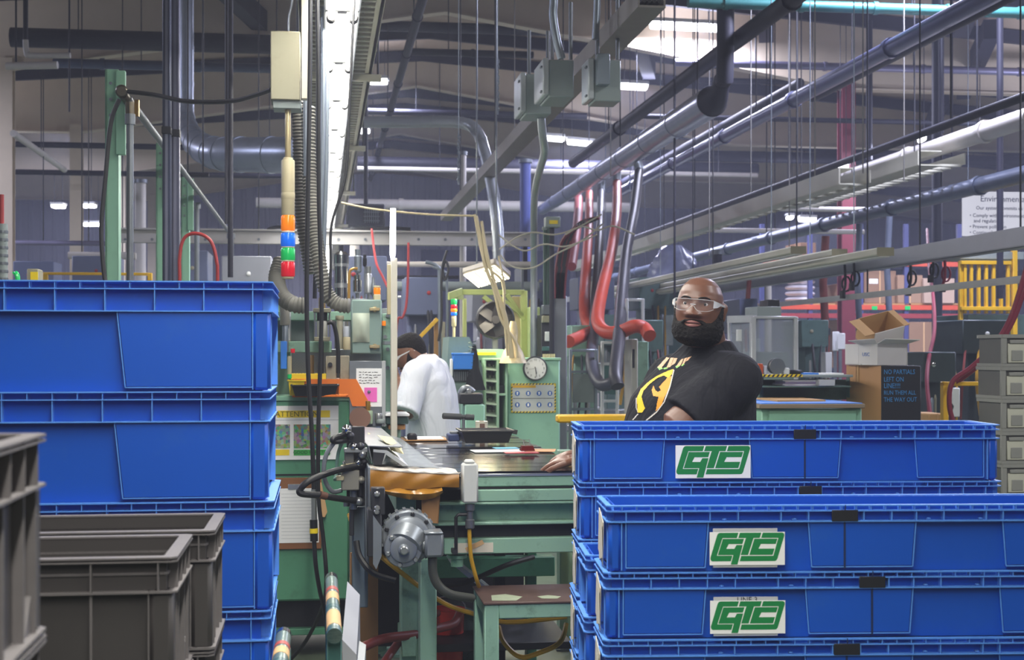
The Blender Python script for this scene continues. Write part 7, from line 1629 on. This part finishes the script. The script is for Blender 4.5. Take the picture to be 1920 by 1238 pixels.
# silver duct and filters behind the panel door
g = Fr(640, 9.6, 0, A); t = tt(g, 'silver_duct', 'shiny upright silver duct behind the corrugated hose bend', 'duct'); a = g.pt(640, 478); m = MB(); m.lathe([(.045, 0), (.045, a.z * .97), (.05, a.z * .97 + .005), (.05, a.z), (.03, a.z + .02)], (0, 0, 0), (0, 0, 1), 20); part('duct_run', m, chrome, t)
for y in (500, 540): 
    m = MB(); m.lathe([(.049, 0), (.049, .03)], (0, 0, g.z(y, 640)), (0, 0, 1), 20); part('clamp_ring', m, steel, t)
g = Fr(672, 9.2, 0, A); FL = floor_py(9.2); t = tt(g, 'filter_unit', 'chrome filter bowls on a stand behind the amber beacon', 'filter'); pb(g, t, 'stand', 655, 705, 560, FL - 2, 0, .3, greyd)
for x, y0, y1, r_, mt in ((671, 468, 512, 7, galv), (670, 516, 550, 8, chrome), (691, 500, 552, 7, steel), (684, 478, 500, 4, dark), (700, 520, 556, 4, greyd)):
    m = MB(); rr2 = r_ * g.sc(); a, b_ = g.pt(x, y1, .1), g.pt(x, y0, .1); L2 = (b_ - a).length; m.lathe([(rr2 * .6, 0), (rr2, .01), (rr2, L2 * .7), (rr2 * .7, L2 * .75), (rr2 * .8, L2)], a, (0, 0, 1), 14); part('filter_bowl', m, mt, t); m = MB(); m.cyl(g.pt(x, y1, .1), g.pt(x, 562, .1), rr2 * .4, n=8); part('stem', m, greyd, t)
m = MB(); m.tube(spline([g.pt(654, 560, .05), g.pt(655, 515, .05), g.pt(660, 505, .05), g.pt(670, 504, .06)], 5), .009, 8); part('yellow_pipe', m, M('pipe_ochre', '#b5893a', .4, .4), t)
# square grille of the far fan and red hose loops
g = Fr(685, 20, 0, A); t = thing('wall_fan', 'dark square fan grille high behind the lamp row end', 'fan', Matrix.Rotation(A, 3, 'Z') @ Vector((0, 0, g.z(425, 685))) + g.o, A); g2 = Fr(685, 20, g.z(425, 685), A)
pb(g2, t, 'fan_case', 650, 722, 382, 425, .05, .3, navy, .02)
for k in range(7): pb(g2, t, 'grille_bar', 684 + 4 * k, 685.5 + 4 * k, 392, 418, .02, .03, greyd, 0)
for k in range(3): pb(g2, t, 'grille_cross', 682, 712, 397 + 8 * k, 398.2 + 8 * k, .015, .03, greyd, 0)
m = MB(); p_ = g2.pt(686, 382, .2); m.cyl(p_, (p_.x, p_.y, 2.5), .03, n=8); part('hanger', m, navy, t)
drop('red_air_line', [(697, 430, 12), (705, 490, 11.5), (718, 520, 11.4), (730, 545, 11.3)], 11.5, .010, red, 'thin red air line slanting behind the white lamp post', n=6)
drop('red_air_line', [(766, 455, 12), (765, 520, 12), (762, 570, 12), (755, 595, 12), (744, 610, 12), (740, 750, 12), (742, 980, 12)], 12, .010, red, 'thin red air line hanging above the man in white', n=6)
drop('black_coil', [(838, 470, 12), (830, 500, 12), (834, 525, 12), (841, 505, 12), (835, 490, 12), (828, 520, 12), (828, 600, 12), (822, 640, 12)], 12, .011, black, 'coiled black cable hanging above the small signal tower', n=6)
for i, (x0, x1, y, Z, r_, lb) in enumerate(((640, 1000, 496, 14.2, .03, 'pale level pipe rail behind the man in white, upper'), (650, 1010, 537, 14.6, .05, 'grey level pipe rail behind the man in white, lower'), (640, 860, 520, 16, .02, 'thin dark level rail between the two pale rails'))):
    g = Fr((x0 + x1) / 2, Z, 0, A); t = tt(g, 'pipe_rail', lb, 'rail'); m = MB(); m.cyl(g.pt(x0, y), g.pt(x1, y), r_, n=10); part('rail_bar', m, (pg, greyb, navy)[i], t)
    for x in (x0 + 10, x1 - 20): pb(g, t, 'rail_post', x - 2, x + 2, y, floor_py(Z) - 2, .02, .04, greyd, 0)
for i, x in enumerate((824, 838)):
    g = Fr(x, 12.4, 0, A); t = tt(g, 'chrome_upright', ['chrome tube upright behind the small signal tower, thicker', 'chrome tube upright behind the small signal tower, thinner'][i], 'post'); a = g.pt(x, 500 + 10 * i); m = MB(); m.tube(spline([Vector((0, 0, 0)), Vector((0, 0, a.z * .5)), Vector((0, 0, a.z * .94)), Vector((-.02, 0, a.z)), Vector((-.12, 0, a.z + .04))], 4), .016 - .005 * i, 10); part('tube', m, galv, t); pb(g, t, 'foot', x - 6, x + 6, floor_py(12.4) - 5, floor_py(12.4) - 1, -.05, .1, greyd, 0)
g = Fr(790, 12.0, 0, A); t = tt(g, 'yellow_brace', 'yellow slanted brace behind the head of the man in white', 'brace'); m = MB(); m.bar(g.pt(778, 642), g.pt(820, 598), .03, .03); part('brace_bar', m, yellow, t); pb(g, t, 'upright', 814, 822, 598, floor_py(12) - 2, .02, .04, M('ochre', '#9a7238', .5))
# ---- right side: enclosure, bench, board, cartons, frame
Z = 10.0; g = Fr(1431, Z, 0, A); FL = floor_py(Z); t = tt(g, 'machine_enclosure', 'aluminium framed enclosure with hazy clear panes beside the bald man', 'enclosure'); al = M('profile_alu', '#c8cbd0', .4, .3)
for x0, x1, y0 in ((1367, 1371, .5), (1409, 1418, 0), (1489, 1497, 0), (1489, 1495, .7)): pb(g, t, 'corner_post', x0, x1, 594, FL - 2, y0, .05, al, .004)
for y in (593, 697, 780): pb(g, t, 'front_rail', 1414, 1493, y, y + 5, 0, .05, al, .004)
for y in (596, 697):
    m = MB(); m.bar(g.pt(1413, y + 2, .03), g.pt(1369, y + 3, .5), .05, .05); part('side_rail', m, al, t)
pb(g, t, 'clear_pane', 1418, 1489, 598, 697, .02, .006, glassy('hazy_pane', '#aab2bc', .45, .25), 0)
m = MB(); a, b_ = g.pt(1410, 600, .03), g.pt(1371, 600, .5); c_, d_ = g.pt(1371, 697, .5), g.pt(1410, 697, .03); m.add([a, b_, c_, d_, a + CX * .006, b_ + CX * .006, c_ + CX * .006, d_ + CX * .006], [(0, 1, 2, 3), (7, 6, 5, 4), (0, 4, 5, 1), (2, 6, 7, 3)]); part('clear_pane', m, glassy('hazy_pane'), t)
pb(g, t, 'inner_machine', 1425, 1480, 660, 720, .2, .4, slateg); pb(g, t, 'top_unit', 1420, 1465, 575, 594, .2, .3, greyb); pb(g, t, 'top_lamp', 1440, 1462, 562, 576, .3, .2, dark); pb(g, t, 'side_switch', 1383, 1391, 618, 640, .1, .04, white); pb(g, t, 'kick_panel', 1416, 1490, 702, FL - 10, .02, .02, greeng, 0)
Z = 8.0; g = Fr(1520, Z, 0, A); FL = floor_py(Z); t = tt(g, 'green_bench', 'pale green work bench with a blue top behind the bald man', 'bench')
pb(g, t, 'cabinet', 1428, 1616, 766, FL - 2, .02, .85, green_p, .006); pb(g, t, 'top_board', 1424, 1622, 758, 766, -.02, .95, M('board_edge', '#8a7a66', .6, var=.2)); pb(g, t, 'drawer_front', 1442, 1606, 770, 800, .008, .014, green_p)
m = MB(); zt = g.z(757.5, 1520, 0); m.box(g.x(1428), g.x(1617), .0, .85, zt, zt + .004); part('blue_top_sheet', m, bluep, t)
for x0, x1 in ((1424, 1432), (1592, 1600)): pb(g, t, 'riser_leg', x0, x1, 705, 746, .86, .05, slateg)
pb(g, t, 'riser_back', 1428, 1596, 712, 750, .93, .02, slateg, 0); pb(g, t, 'riser_shelf', 1422, 1600, 703, 708, .6, .38, greyb); hz = pb(g, t, 'hazard_edge', 1428, 1505, 702, 707, .592, .008, yel, 0)
m = MB()
for k in range(9): x = g.x(1430 + 8.4 * k, .59); m.prism([(x, 0), (x + .012, 0), (x + .024, .015), (x + .012, .015)], (0, .5915, g.z(707, 1460, .59)), (1, 0, 0), (0, 0, 1), (0, -.001, 0))
part('hazard_stripe', m, ink, hz, kind='stuff')
pb(g, t, 'lower_shelf', 1428, 1596, 724, 727, .6, .33, slateg)
def item(name, label, x0, x1, yt, yb, Zz, d, mat, cat, b=.003):
    g3 = Fr((x0 + x1) / 2, Zz, 0, A); zb = g3.z(yb, (x0 + x1) / 2); t3 = MB(); g3.bx(t3, x0, x1, yt, yb, 0, d, b); t3.v = [Matrix.Rotation(A, 4, 'Z') @ v + g3.o for v in t3.v]; return solo(name, t3, mat, label, cat)
item('cardboard_piece', 'flat brown cardboard piece lying on the blue bench top', 1458, 1548, 750, 756.2, 8.25, .4, cardl, 'cardboard', .001)
for k in range(7): item('document_stack', 'paper sheet layer %s of the violet white pile on the bench riser shelf' % ORD[k] if k < 0 else ['lowest papers', 'second papers from below', 'third papers from below', 'middle papers', 'third papers from the top', 'second papers from the top', 'topmost papers'][k] + ' of the pile under the bench riser', 1470 + random.uniform(-3, 3), 1536 + random.uniform(-4, 3), 722.6 - 1.6 * k, 724 - 1.6 * k, 8.66, .2, random.choice((paper, M('paper_violet', '#b9a9d0', .7), paper)), 'paper', 0)
item('grey_binder', 'small grey rack tray of labels under the bench riser', 1536, 1566, 712, 724, 8.62, .2, greyp, 'tray'); item('blue_folder', 'blue folder lying on the bench riser', 1505, 1535, 699.5, 703, 8.7, .2, bluep, 'folder', 0); item('white_forms', 'white forms lying on the bench riser end', 1548, 1582, 700, 703, 8.7, .2, paper, 'paper', 0); item('black_cloth', 'black folded cloth on the bench riser', 1483, 1508, 694, 703, 8.72, .12, black, 'cloth', .02)
item('small_tin', 'orange and black tin on the bench riser', 1422, 1431, 682, 703, 8.7, .07, M('tin_orange', '#c0522a', .4), 'tin', .004); item('spray_can', 'pale slim can on the bench riser', 1433, 1439, 686, 703, 8.7, .04, M('can_pale', '#c0c4d6', .3), 'can', .004); item('white_cup', 'white cup beside the black folded cloth on the bench riser', 1468, 1481, 690, 703, 8.72, .05, white, 'cup', .006)
o_ = P(1455, 702, 8.72); t = thing('cable_reel', 'round wire reel on the bench riser', 'reel', o_, A); rr2 = 15 * 8.7 / F; m = MB(); m.lathe([(rr2, -.03), (rr2, -.024), (rr2 * .5, -.024), (rr2 * .5, .024), (rr2, .024), (rr2, .03)], (0, 0, rr2), (0, -1, 0), 24); part('spool', m, greyd, t); m = MB(); m.lathe([(rr2 * .8, -.022), (rr2 * .8, .022)], (0, 0, rr2), (0, -1, 0), 20); part('wound_wire', m, M('wire_brown', '#5d5148', .5), t)
Z = 8.6; g = Fr(1660, Z, 0, A); FL = floor_py(Z); t = tt(g, 'board_cabinet', 'plywood cabinet with a black chalk board face carrying the white cartons', 'cabinet')
m = MB(); xa, xb, xc = g.x(1607, .22), g.x(1652), g.x(1727); zt = g.z(686, 1660)
m.add([(xa, .22, 0), (xb, 0, 0), (xb + .02, .4, 0), (xa, .4, 0), (xa, .22, zt), (xb, 0, zt), (xb + .02, .4, zt), (xa, .4, zt)], [(0, 1, 5, 4), (1, 2, 6, 5), (2, 3, 7, 6), (3, 0, 4, 7), (4, 5, 6, 7), (0, 3, 2, 1)]); part('plywood_side', m, M('plywood_lit', '#b98a58', .6, var=.2, scale=2), t)
m = MB(); m.box(xb, xc, .0, .35, 0, zt, .004); bb = part('black_board', m, M('board_black', '#14161f', .5), t)
for w, y, s_ in (('NO PARTIALS', 698, .040), ('LEFT ON', 712, .040), ('LINE!!!!', 724, .042), ('RUN THEM ALL', 737, .036), ('THE WAY OUT', 750, .038)): text('chalk_lettering', w, s_, M('chalk_blue', '#3c86c4', .7, var=.3, scale=60), bb, g.pt(1657, y, -.003), (R(90), 0, R(random.uniform(-1, 1))), 'LEFT', sx=.8)
m = MB(); xa2, xb2 = g.x(1618), g.x(1652); m.box(xa, xb, .2, .24, zt - .1, zt + .004); part('top_lip', m, cardl, t)
Zc = 8.62; g = Fr(1660, Zc, 0, A); zb = g.z(685, 1660); t = thing('white_carton', 'white open carton with blue letters on the plywood cabinet', 'carton', g.o + Vector((0, 0, zb)), A); g = Fr(1660, Zc, zb, A); wc = M('carton_white', '#d6d2cc', .75, var=.06)
pb(g, t, 'carton_front', 1645, 1702, 645, 685, .0, .006, M('carton_greyish', '#bcb8b8', .75), 0); m = MB(); a, b_ = g.pt(1610, 685, .12), g.pt(1645, 685, 0); hh_ = g.z(645, 1645); m.add([(a.x, .12, 0), (b_.x, 0, 0), (b_.x, 0, hh_), (a.x, .12, hh_), (a.x, .126, 0), (b_.x, .006, 0), (b_.x, .006, hh_), (a.x, .126, hh_)], [(0, 1, 2, 3), (7, 6, 5, 4), (0, 4, 5, 1), (2, 6, 7, 3), (0, 3, 7, 4)]); lf = part('carton_side', m, wc, t)
sa = math.atan2(-.12, b_.x - a.x); text('lettering', 'USC', .03, M('print_blue', '#2f6fc0', .6, var=0), lf, (a.x + (b_.x - a.x) * .38, .12 - .12 * .38 - .003, hh_ * .5), (R(90), 0, sa))
m = MB(); m.box(a.x, g.x(1702), .34, .346, 0, hh_); m.box(g.x(1702) - .006, g.x(1702), 0, .34, 0, hh_); m.box(a.x, a.x + .006, .12, .34, 0, hh_); m.box(a.x, g.x(1702), .1, .34, 0, .006); part('carton_walls', m, wc, t, kind='stuff')
for p4 in (((1645, 645), (1702, 645), (1725, 638), (1660, 636)), ((1645, 645), (1610, 646), (1590, 640), (1640, 636))):
    m = MB(); ys = (0, 0, -.05, -.05) if p4[1][0] > 1650 else (0, .12, .1, -.02); q = [g.pt(x, y, yy) for (x, y), yy in zip(p4, ys)]; m.add(q + [v + Vector((0, 0, .004)) for v in q], [(0, 3, 2, 1), (4, 5, 6, 7), (0, 1, 5, 4), (1, 2, 6, 5), (2, 3, 7, 6), (3, 0, 4, 7)]); part('flap', m, wc, t)
# tilted open brown carton on top
t = thing('open_carton', 'open brown carton lying tilted on the white carton', 'carton', P(1652, 642, 8.75), 0); Mx = Matrix.Translation(P(1650, 622, 8.78)) @ Matrix.Rotation(R(-14), 4, 'Y') @ Matrix.Rotation(R(18), 4, 'Z') @ Matrix.Rotation(R(38), 4, 'X')
w2, d2, h2 = .105, .085, .07
for nm, bx_, mt in (('wall_front', (-w2, w2, -d2 - .004, -d2, -h2, h2), wc), ('wall_back', (-w2, w2, d2, d2 + .004, -h2, h2), cardl), ('wall_left', (-w2 - .004, -w2, -d2, d2, -h2, h2), cardl), ('wall_right', (w2, w2 + .004, -d2, d2, -h2, h2), cardl), ('bottom', (-w2, w2, -d2, d2, -h2 - .004, -h2), card), ('flap', (-w2 - .07, -w2 - .004, -d2, d2, h2 - .004, h2), cardl), ('flap', (w2 + .004, w2 + .04, -d2, d2, h2 - .004, h2), cardl)):
    m = MB(); m.box(*bx_); m.v = [Mx @ v for v in m.v]; part(nm, m, mt, t, True)
Z = 8.9; g = Fr(1822, Z, 0, A); FL = floor_py(Z); t = tt(g, 'tube_frame', 'yellow square tube frame standing before the dark machines', 'frame')
for x in (1769, 1866): pb(g, t, 'post', x, x + 10, 716, FL - 2, 0, .05, yellow, .004)
pb(g, t, 'top_rail', 1769, 1876, 716, 724, 0, .05, yellow, .004); pb(g, t, 'low_rail', 1778, 1868, 900, 908, 0, .05, yellow, .004); pb(g, t, 'back_rail', 1775, 1870, 716, 722, .6, .05, yellow, .004)
bxthing('carton', 'small brown carton under the yellow frame, by the black board', 1742, 1775, 776, 800, 9.5, .3, cardl)
for b2 in COL.objects:
    pass
drop('red_supply_hose', [(1925, 500), (1912, 545), (1893, 600), (1862, 650), (1820, 690), (1786, 716), (1780, 760), (1790, 800)], 8.8, .016, M('crimson_hose', '#7e2238', .45), 'dark crimson hose swooping down to the yellow frame', 'hose', 10); drop('red_supply_hose', [(1930, 515), (1916, 560), (1898, 606), (1868, 655), (1828, 692), (1790, 720)], 8.9, .014, M('crimson_hose'), 'thinner crimson hose following just under the other', 'hose', 10)
drop('red_supply_hose', [(1738, 430, 19), (1742, 500, 15), (1750, 560, 13), (1752, 620, 12), (1742, 670, 11.5), (1738, 720, 11), (1746, 790, 10.6)], 14, .016, M('crimson_hose'), 'crimson hose hanging down past the red column', 'hose', 8)
# yellow cage high at the right
g = Fr(1850, 14.5, 0, A); zb = g.z(592, 1850); t = tt(g, 'yellow_cage', 'yellow barred safety cage in front of the grey press, up beyond the crates', 'cage')
for x in (1808, 1820, 1834, 1848, 1862, 1876, 1889): pb(g, t, 'bar', x, x + 5, 492, 588, -.0, .04, yellow, .003)
for y in (489, 575): pb(g, t, 'rail', 1803, 1897, y, y + 7, -.02, .05, yellow, .003)
pb(g, t, 'post', 1900, 1908, 470, floor_py(14.5) - 2, 0, .06, yellow, .003); pb(g, t, 'post', 1800, 1806, 489, floor_py(14.5) - 2, .02, .05, yellow, .003); pb(g, t, 'top_plate', 1790, 1920, 472, 486, .02, .4, greyb); pb(g, t, 'press_body', 1815, 1925, 590, floor_py(14.5) - 2, .3, .8, slateg)
# yellow guard rail in front of the bald man's table
g = Fr(1120, 6.9, 0, A); t = tt(g, 'guard_rail', 'yellow guard rail top showing over the rear blue stack beside the bald man', 'railing'); pb(g, t, 'top_bar', 1046, 1192, 778, 793, 0, .08, yellow, .008)
for x in (1090, 1180): pb(g, t, 'post', x - 6, x + 6, 790, floor_py(6.9) - 2, .01, .06, yellow, .004)
# ceiling details near the camera-left bay: brackets
g = Fr(70, 17, 0, A); t = thing('unit_heater', 'pale pipe bracket assembly hanging at the upper roof beside the beige column', 'bracket', P(70, 126, 17), A)
m = MB(); m.cyl(P(12, 124, 17), P(108, 122, 17), .045, n=10); part('lower_pipe', m, pg, t, True); m = MB(); m.tube(spline([P(48, 75, 17), P(50, 98, 17), P(60, 104, 17), P(132, 104, 17)], 5), .035, 10); part('upper_pipe', m, pg, t, True)
m = MB(); a = P(48, 80, 17); m.cyl(a, Vector((a.x, a.y, roof_z(a.dot(CX)) - .02)), .03, n=8); a = P(30, 124, 17); m.cyl(a, Vector((a.x, a.y, roof_z(a.dot(CX)) - .02)), .012, n=8); part('hanger_rod', m, dark, t, True)
# ================================================================== SMALLER THINGS AMONG THE MACHINES
g = Fr(1037, 11.0, 0, A); zb = g.z(425, 1037); t = thing('switch_box', 'small grey switch box with a yellow label atop the green bars', 'box', g.o + Vector((0, 0, zb)), A); g2 = Fr(1037, 11.0, zb, A)
pb(g2, t, 'box_body', 1024, 1051, 406, 426, 0, .12, greyb, .006); pb(g2, t, 'yellow_label', 1030, 1046, 413, 420, -.004, .004, yel, 0); m = MB(); m.cyl((0, .06, -zb), (0, .06, 0), .02, n=8); part('stand_pipe', m, navy, t)
for i, (pts, lb) in enumerate((([(936, 468), (968, 446), (1000, 436), (1040, 440), (1080, 428), (1128, 402)], 'pale wire sagging from the vent bend to the red hoses, upper'), ([(938, 478), (960, 500), (1000, 502), (1040, 478), (1090, 452), (1130, 420)], 'pale wire looping low across the grey conduit'), ([(934, 440), (980, 470), (1020, 458), (1062, 462), (1120, 440)], 'pale wire crossing between the two other sagging wires'), ([(1060, 440), (1090, 425), (1120, 432), (1150, 424), (1190, 440)], 'short pale wire draped before the duct hoses'))):
    drop('loose_wire', pts, 11.0, .007, M('wire_pale', '#b3ada0', .6), lb, n=6)
# plugs hanging from the rail at the right
for i, (px, y0, y1, Z, mt, lb) in enumerate(((1583, 505, 560, 12.8, black, 'black plug and loop hanging from the rail, nearest the white cartons'), (1600, 500, 545, 12.6, black, 'black plug hanging second along the rail'), (1706, 488, 555, 12.0, black, 'black looped plug hanging before the red column'), (1770, 480, 548, 11.6, M('crimson_hose'), 'crimson coiled lead hanging just past the red column'), (1748, 484, 530, 11.8, black, 'short black plug hanging close to the red column'))):
    t = thing('hanging_plug', lb, 'plug', P(px, y1, Z)); m = MB(); m.tube(spline([P(px, y0 - 22, Z), P(px + 2, (y0 + y1) / 2, Z), P(px - 3, y1 - 12, Z)], 5), .012, 7); part('lead', m, mt, t, True)
    m = MB(); m.cyl(P(px - 3, y1 - 14, Z), P(px - 3, y1, Z), .026, n=12); part('plug_body', m, blackp, t, True)
    m = MB(); m.tube([P(px + 4 + 8 * math.cos(k * .57), (y0 + y1) / 2 + 14 * math.sin(k * .57), Z + .03) for k in range(12)], .009, 6); part('cable_loop', m, mt, t, True)
# frames and uprights between the hoses and the bald man
for i, (x0, x1, yt, Z, mt, lb) in enumerate(((1070, 1118, 655, 11.9, galv, 'thin tube frame standing behind the duct hose ends'), (1176, 1206, 560, 12.6, al, 'pale aluminium frame just before the bald man'), (1130, 1158, 640, 12.2, white, 'slim white frame under the red duct hose'))):
    g = Fr((x0 + x1) / 2, Z, 0, A); t = tt(g, 'tube_frame', lb, 'frame'); FL = floor_py(Z) - 2
    for x in (x0, x1): pb(g, t, 'upright', x - 2.5, x + 2.5, yt, FL, 0, .04, mt, .003)
    for y in (yt, yt + 40, yt + 110): pb(g, t, 'cross_bar', x0, x1, y, y + 5, .005, .03, mt, .003)
    pb(g, t, 'panel', x0 + 4, x1 - 4, yt + 46, yt + 100, .02, .02, (greyb, slateg, teal)[i], .003)
g = Fr(1196, 12.3, 0, A); t = tt(g, 'control_cabinet', 'pale control cabinet with a dark slot before the bald man', 'cabinet'); pb(g, t, 'cabinet_body', 1184, 1196, 636, floor_py(12.3) - 2, 0, .3, M('cabinet_pale', '#b7b4a8', .5), .006); pb(g, t, 'dark_slot', 1186, 1190, 655, 690, -.006, .006, dark, 0); pb(g, t, 'green_frame', 1196, 1216, 640, floor_py(12.3) - 2, .05, .25, green, .006)
# draped film over goods far behind the hoses
m = MB(); rr_ = []
for k in range(9):
    u = k / 8; c_ = P(1262 + 4 * u, 462 + 66 * u, 19); rr_.append([c_ + Vector(((.12 + .24 * u ** .6) * (1 + .16 * math.sin(5 * j * math.pi / 10 + k)) * math.cos(j * math.pi / 10), .25 * math.sin(j * math.pi / 10), 0)) for j in range(20)])
c_ = P(1266, 528, 19); rr_.append([v * 1 for v in [Vector((p.x, p.y, c_.z - .02)) for p in rr_[-1]]])
m.loft(rr_); ftm = M('film_blue_grey', '#8d94b8', .22, var=.25, scale=12, bump=.6)
t = thing('draped_goods', 'goods draped in shiny grey blue film far behind the duct hoses', 'goods', (c_.x, c_.y, 0)); part('film_cover', m, ftm, t, True); m = MB(); m.box(c_.x - .3, c_.x + .3, c_.y - .2, c_.y + .2, 0, c_.z - .02); part('pedestal', m, slateg, t, True)
# left far bay: pipes, white stack
across(128, 479, 19, 255, 'roof_pipe', .05, pg, 'pale pipe low behind the tallest green post', hang=(.2, .8)); across(440, 500, 17, 530, 'roof_pipe', .045, pg, 'pale short pipe low beside the signal tower', hang=(.5,)); across(30, 455, 22, 200, 'roof_pipe', .04, pv, 'violet pipe low behind the beige column', hang=(.3, .8))
for px, yt, Z, r_, lb in ((263, 338, 25, .10, 'white upright stack pipe between the tall green post and the next'), (868, 285, 22, .05, 'pale upright pipe behind the vent bend'), (985, 300, 24, .09, 'blue upright post behind the long conduit'), (665, 430, 18, .06, 'grey upright post behind the lamp row end'), (1115, 520, 17, .05, 'pale upright post between the red hoses'), (1345, 470, 18, .06, 'dark upright post behind the bald head'), (1440, 500, 16, .04, 'pale slim upright behind the aluminium enclosure')):
    a = P(px, yt, Z); t = thing('upright_pipe', lb, 'pipe', (a.x, a.y, 0)); m = MB(); m.cyl((a.x, a.y, 0), a, r_, n=12); part('pipe_run', m, {985: M('post_blue', '#3e4a86', .5), 1345: navy}.get(px, pg), t, True)
    m = MB(); m.cyl(a - Vector((0, 0, .05)), a + Vector((0, 0, .01)), r_ * 1.3, n=12); part('collar', m, greyd, t, True)
    m = MB(); m.cyl((a.x, a.y, 0), (a.x, a.y, .03), r_ * 2.2, n=12); part('base_flange', m, greyd, t, True)
# ================================================================== thin bluish haze in the air of the hall (a world volume)
N = wd.node_tree.nodes; L = wd.node_tree.links
vs_ = N.new('ShaderNodeVolumeScatter'); vs_.inputs['Color'].default_value = (.74, .78, 1, 1); vs_.inputs['Density'].default_value = .0042
L.new(vs_.outputs[0], N['World Output'].inputs['Volume'])
SC.cycles.volume_bounces = 0
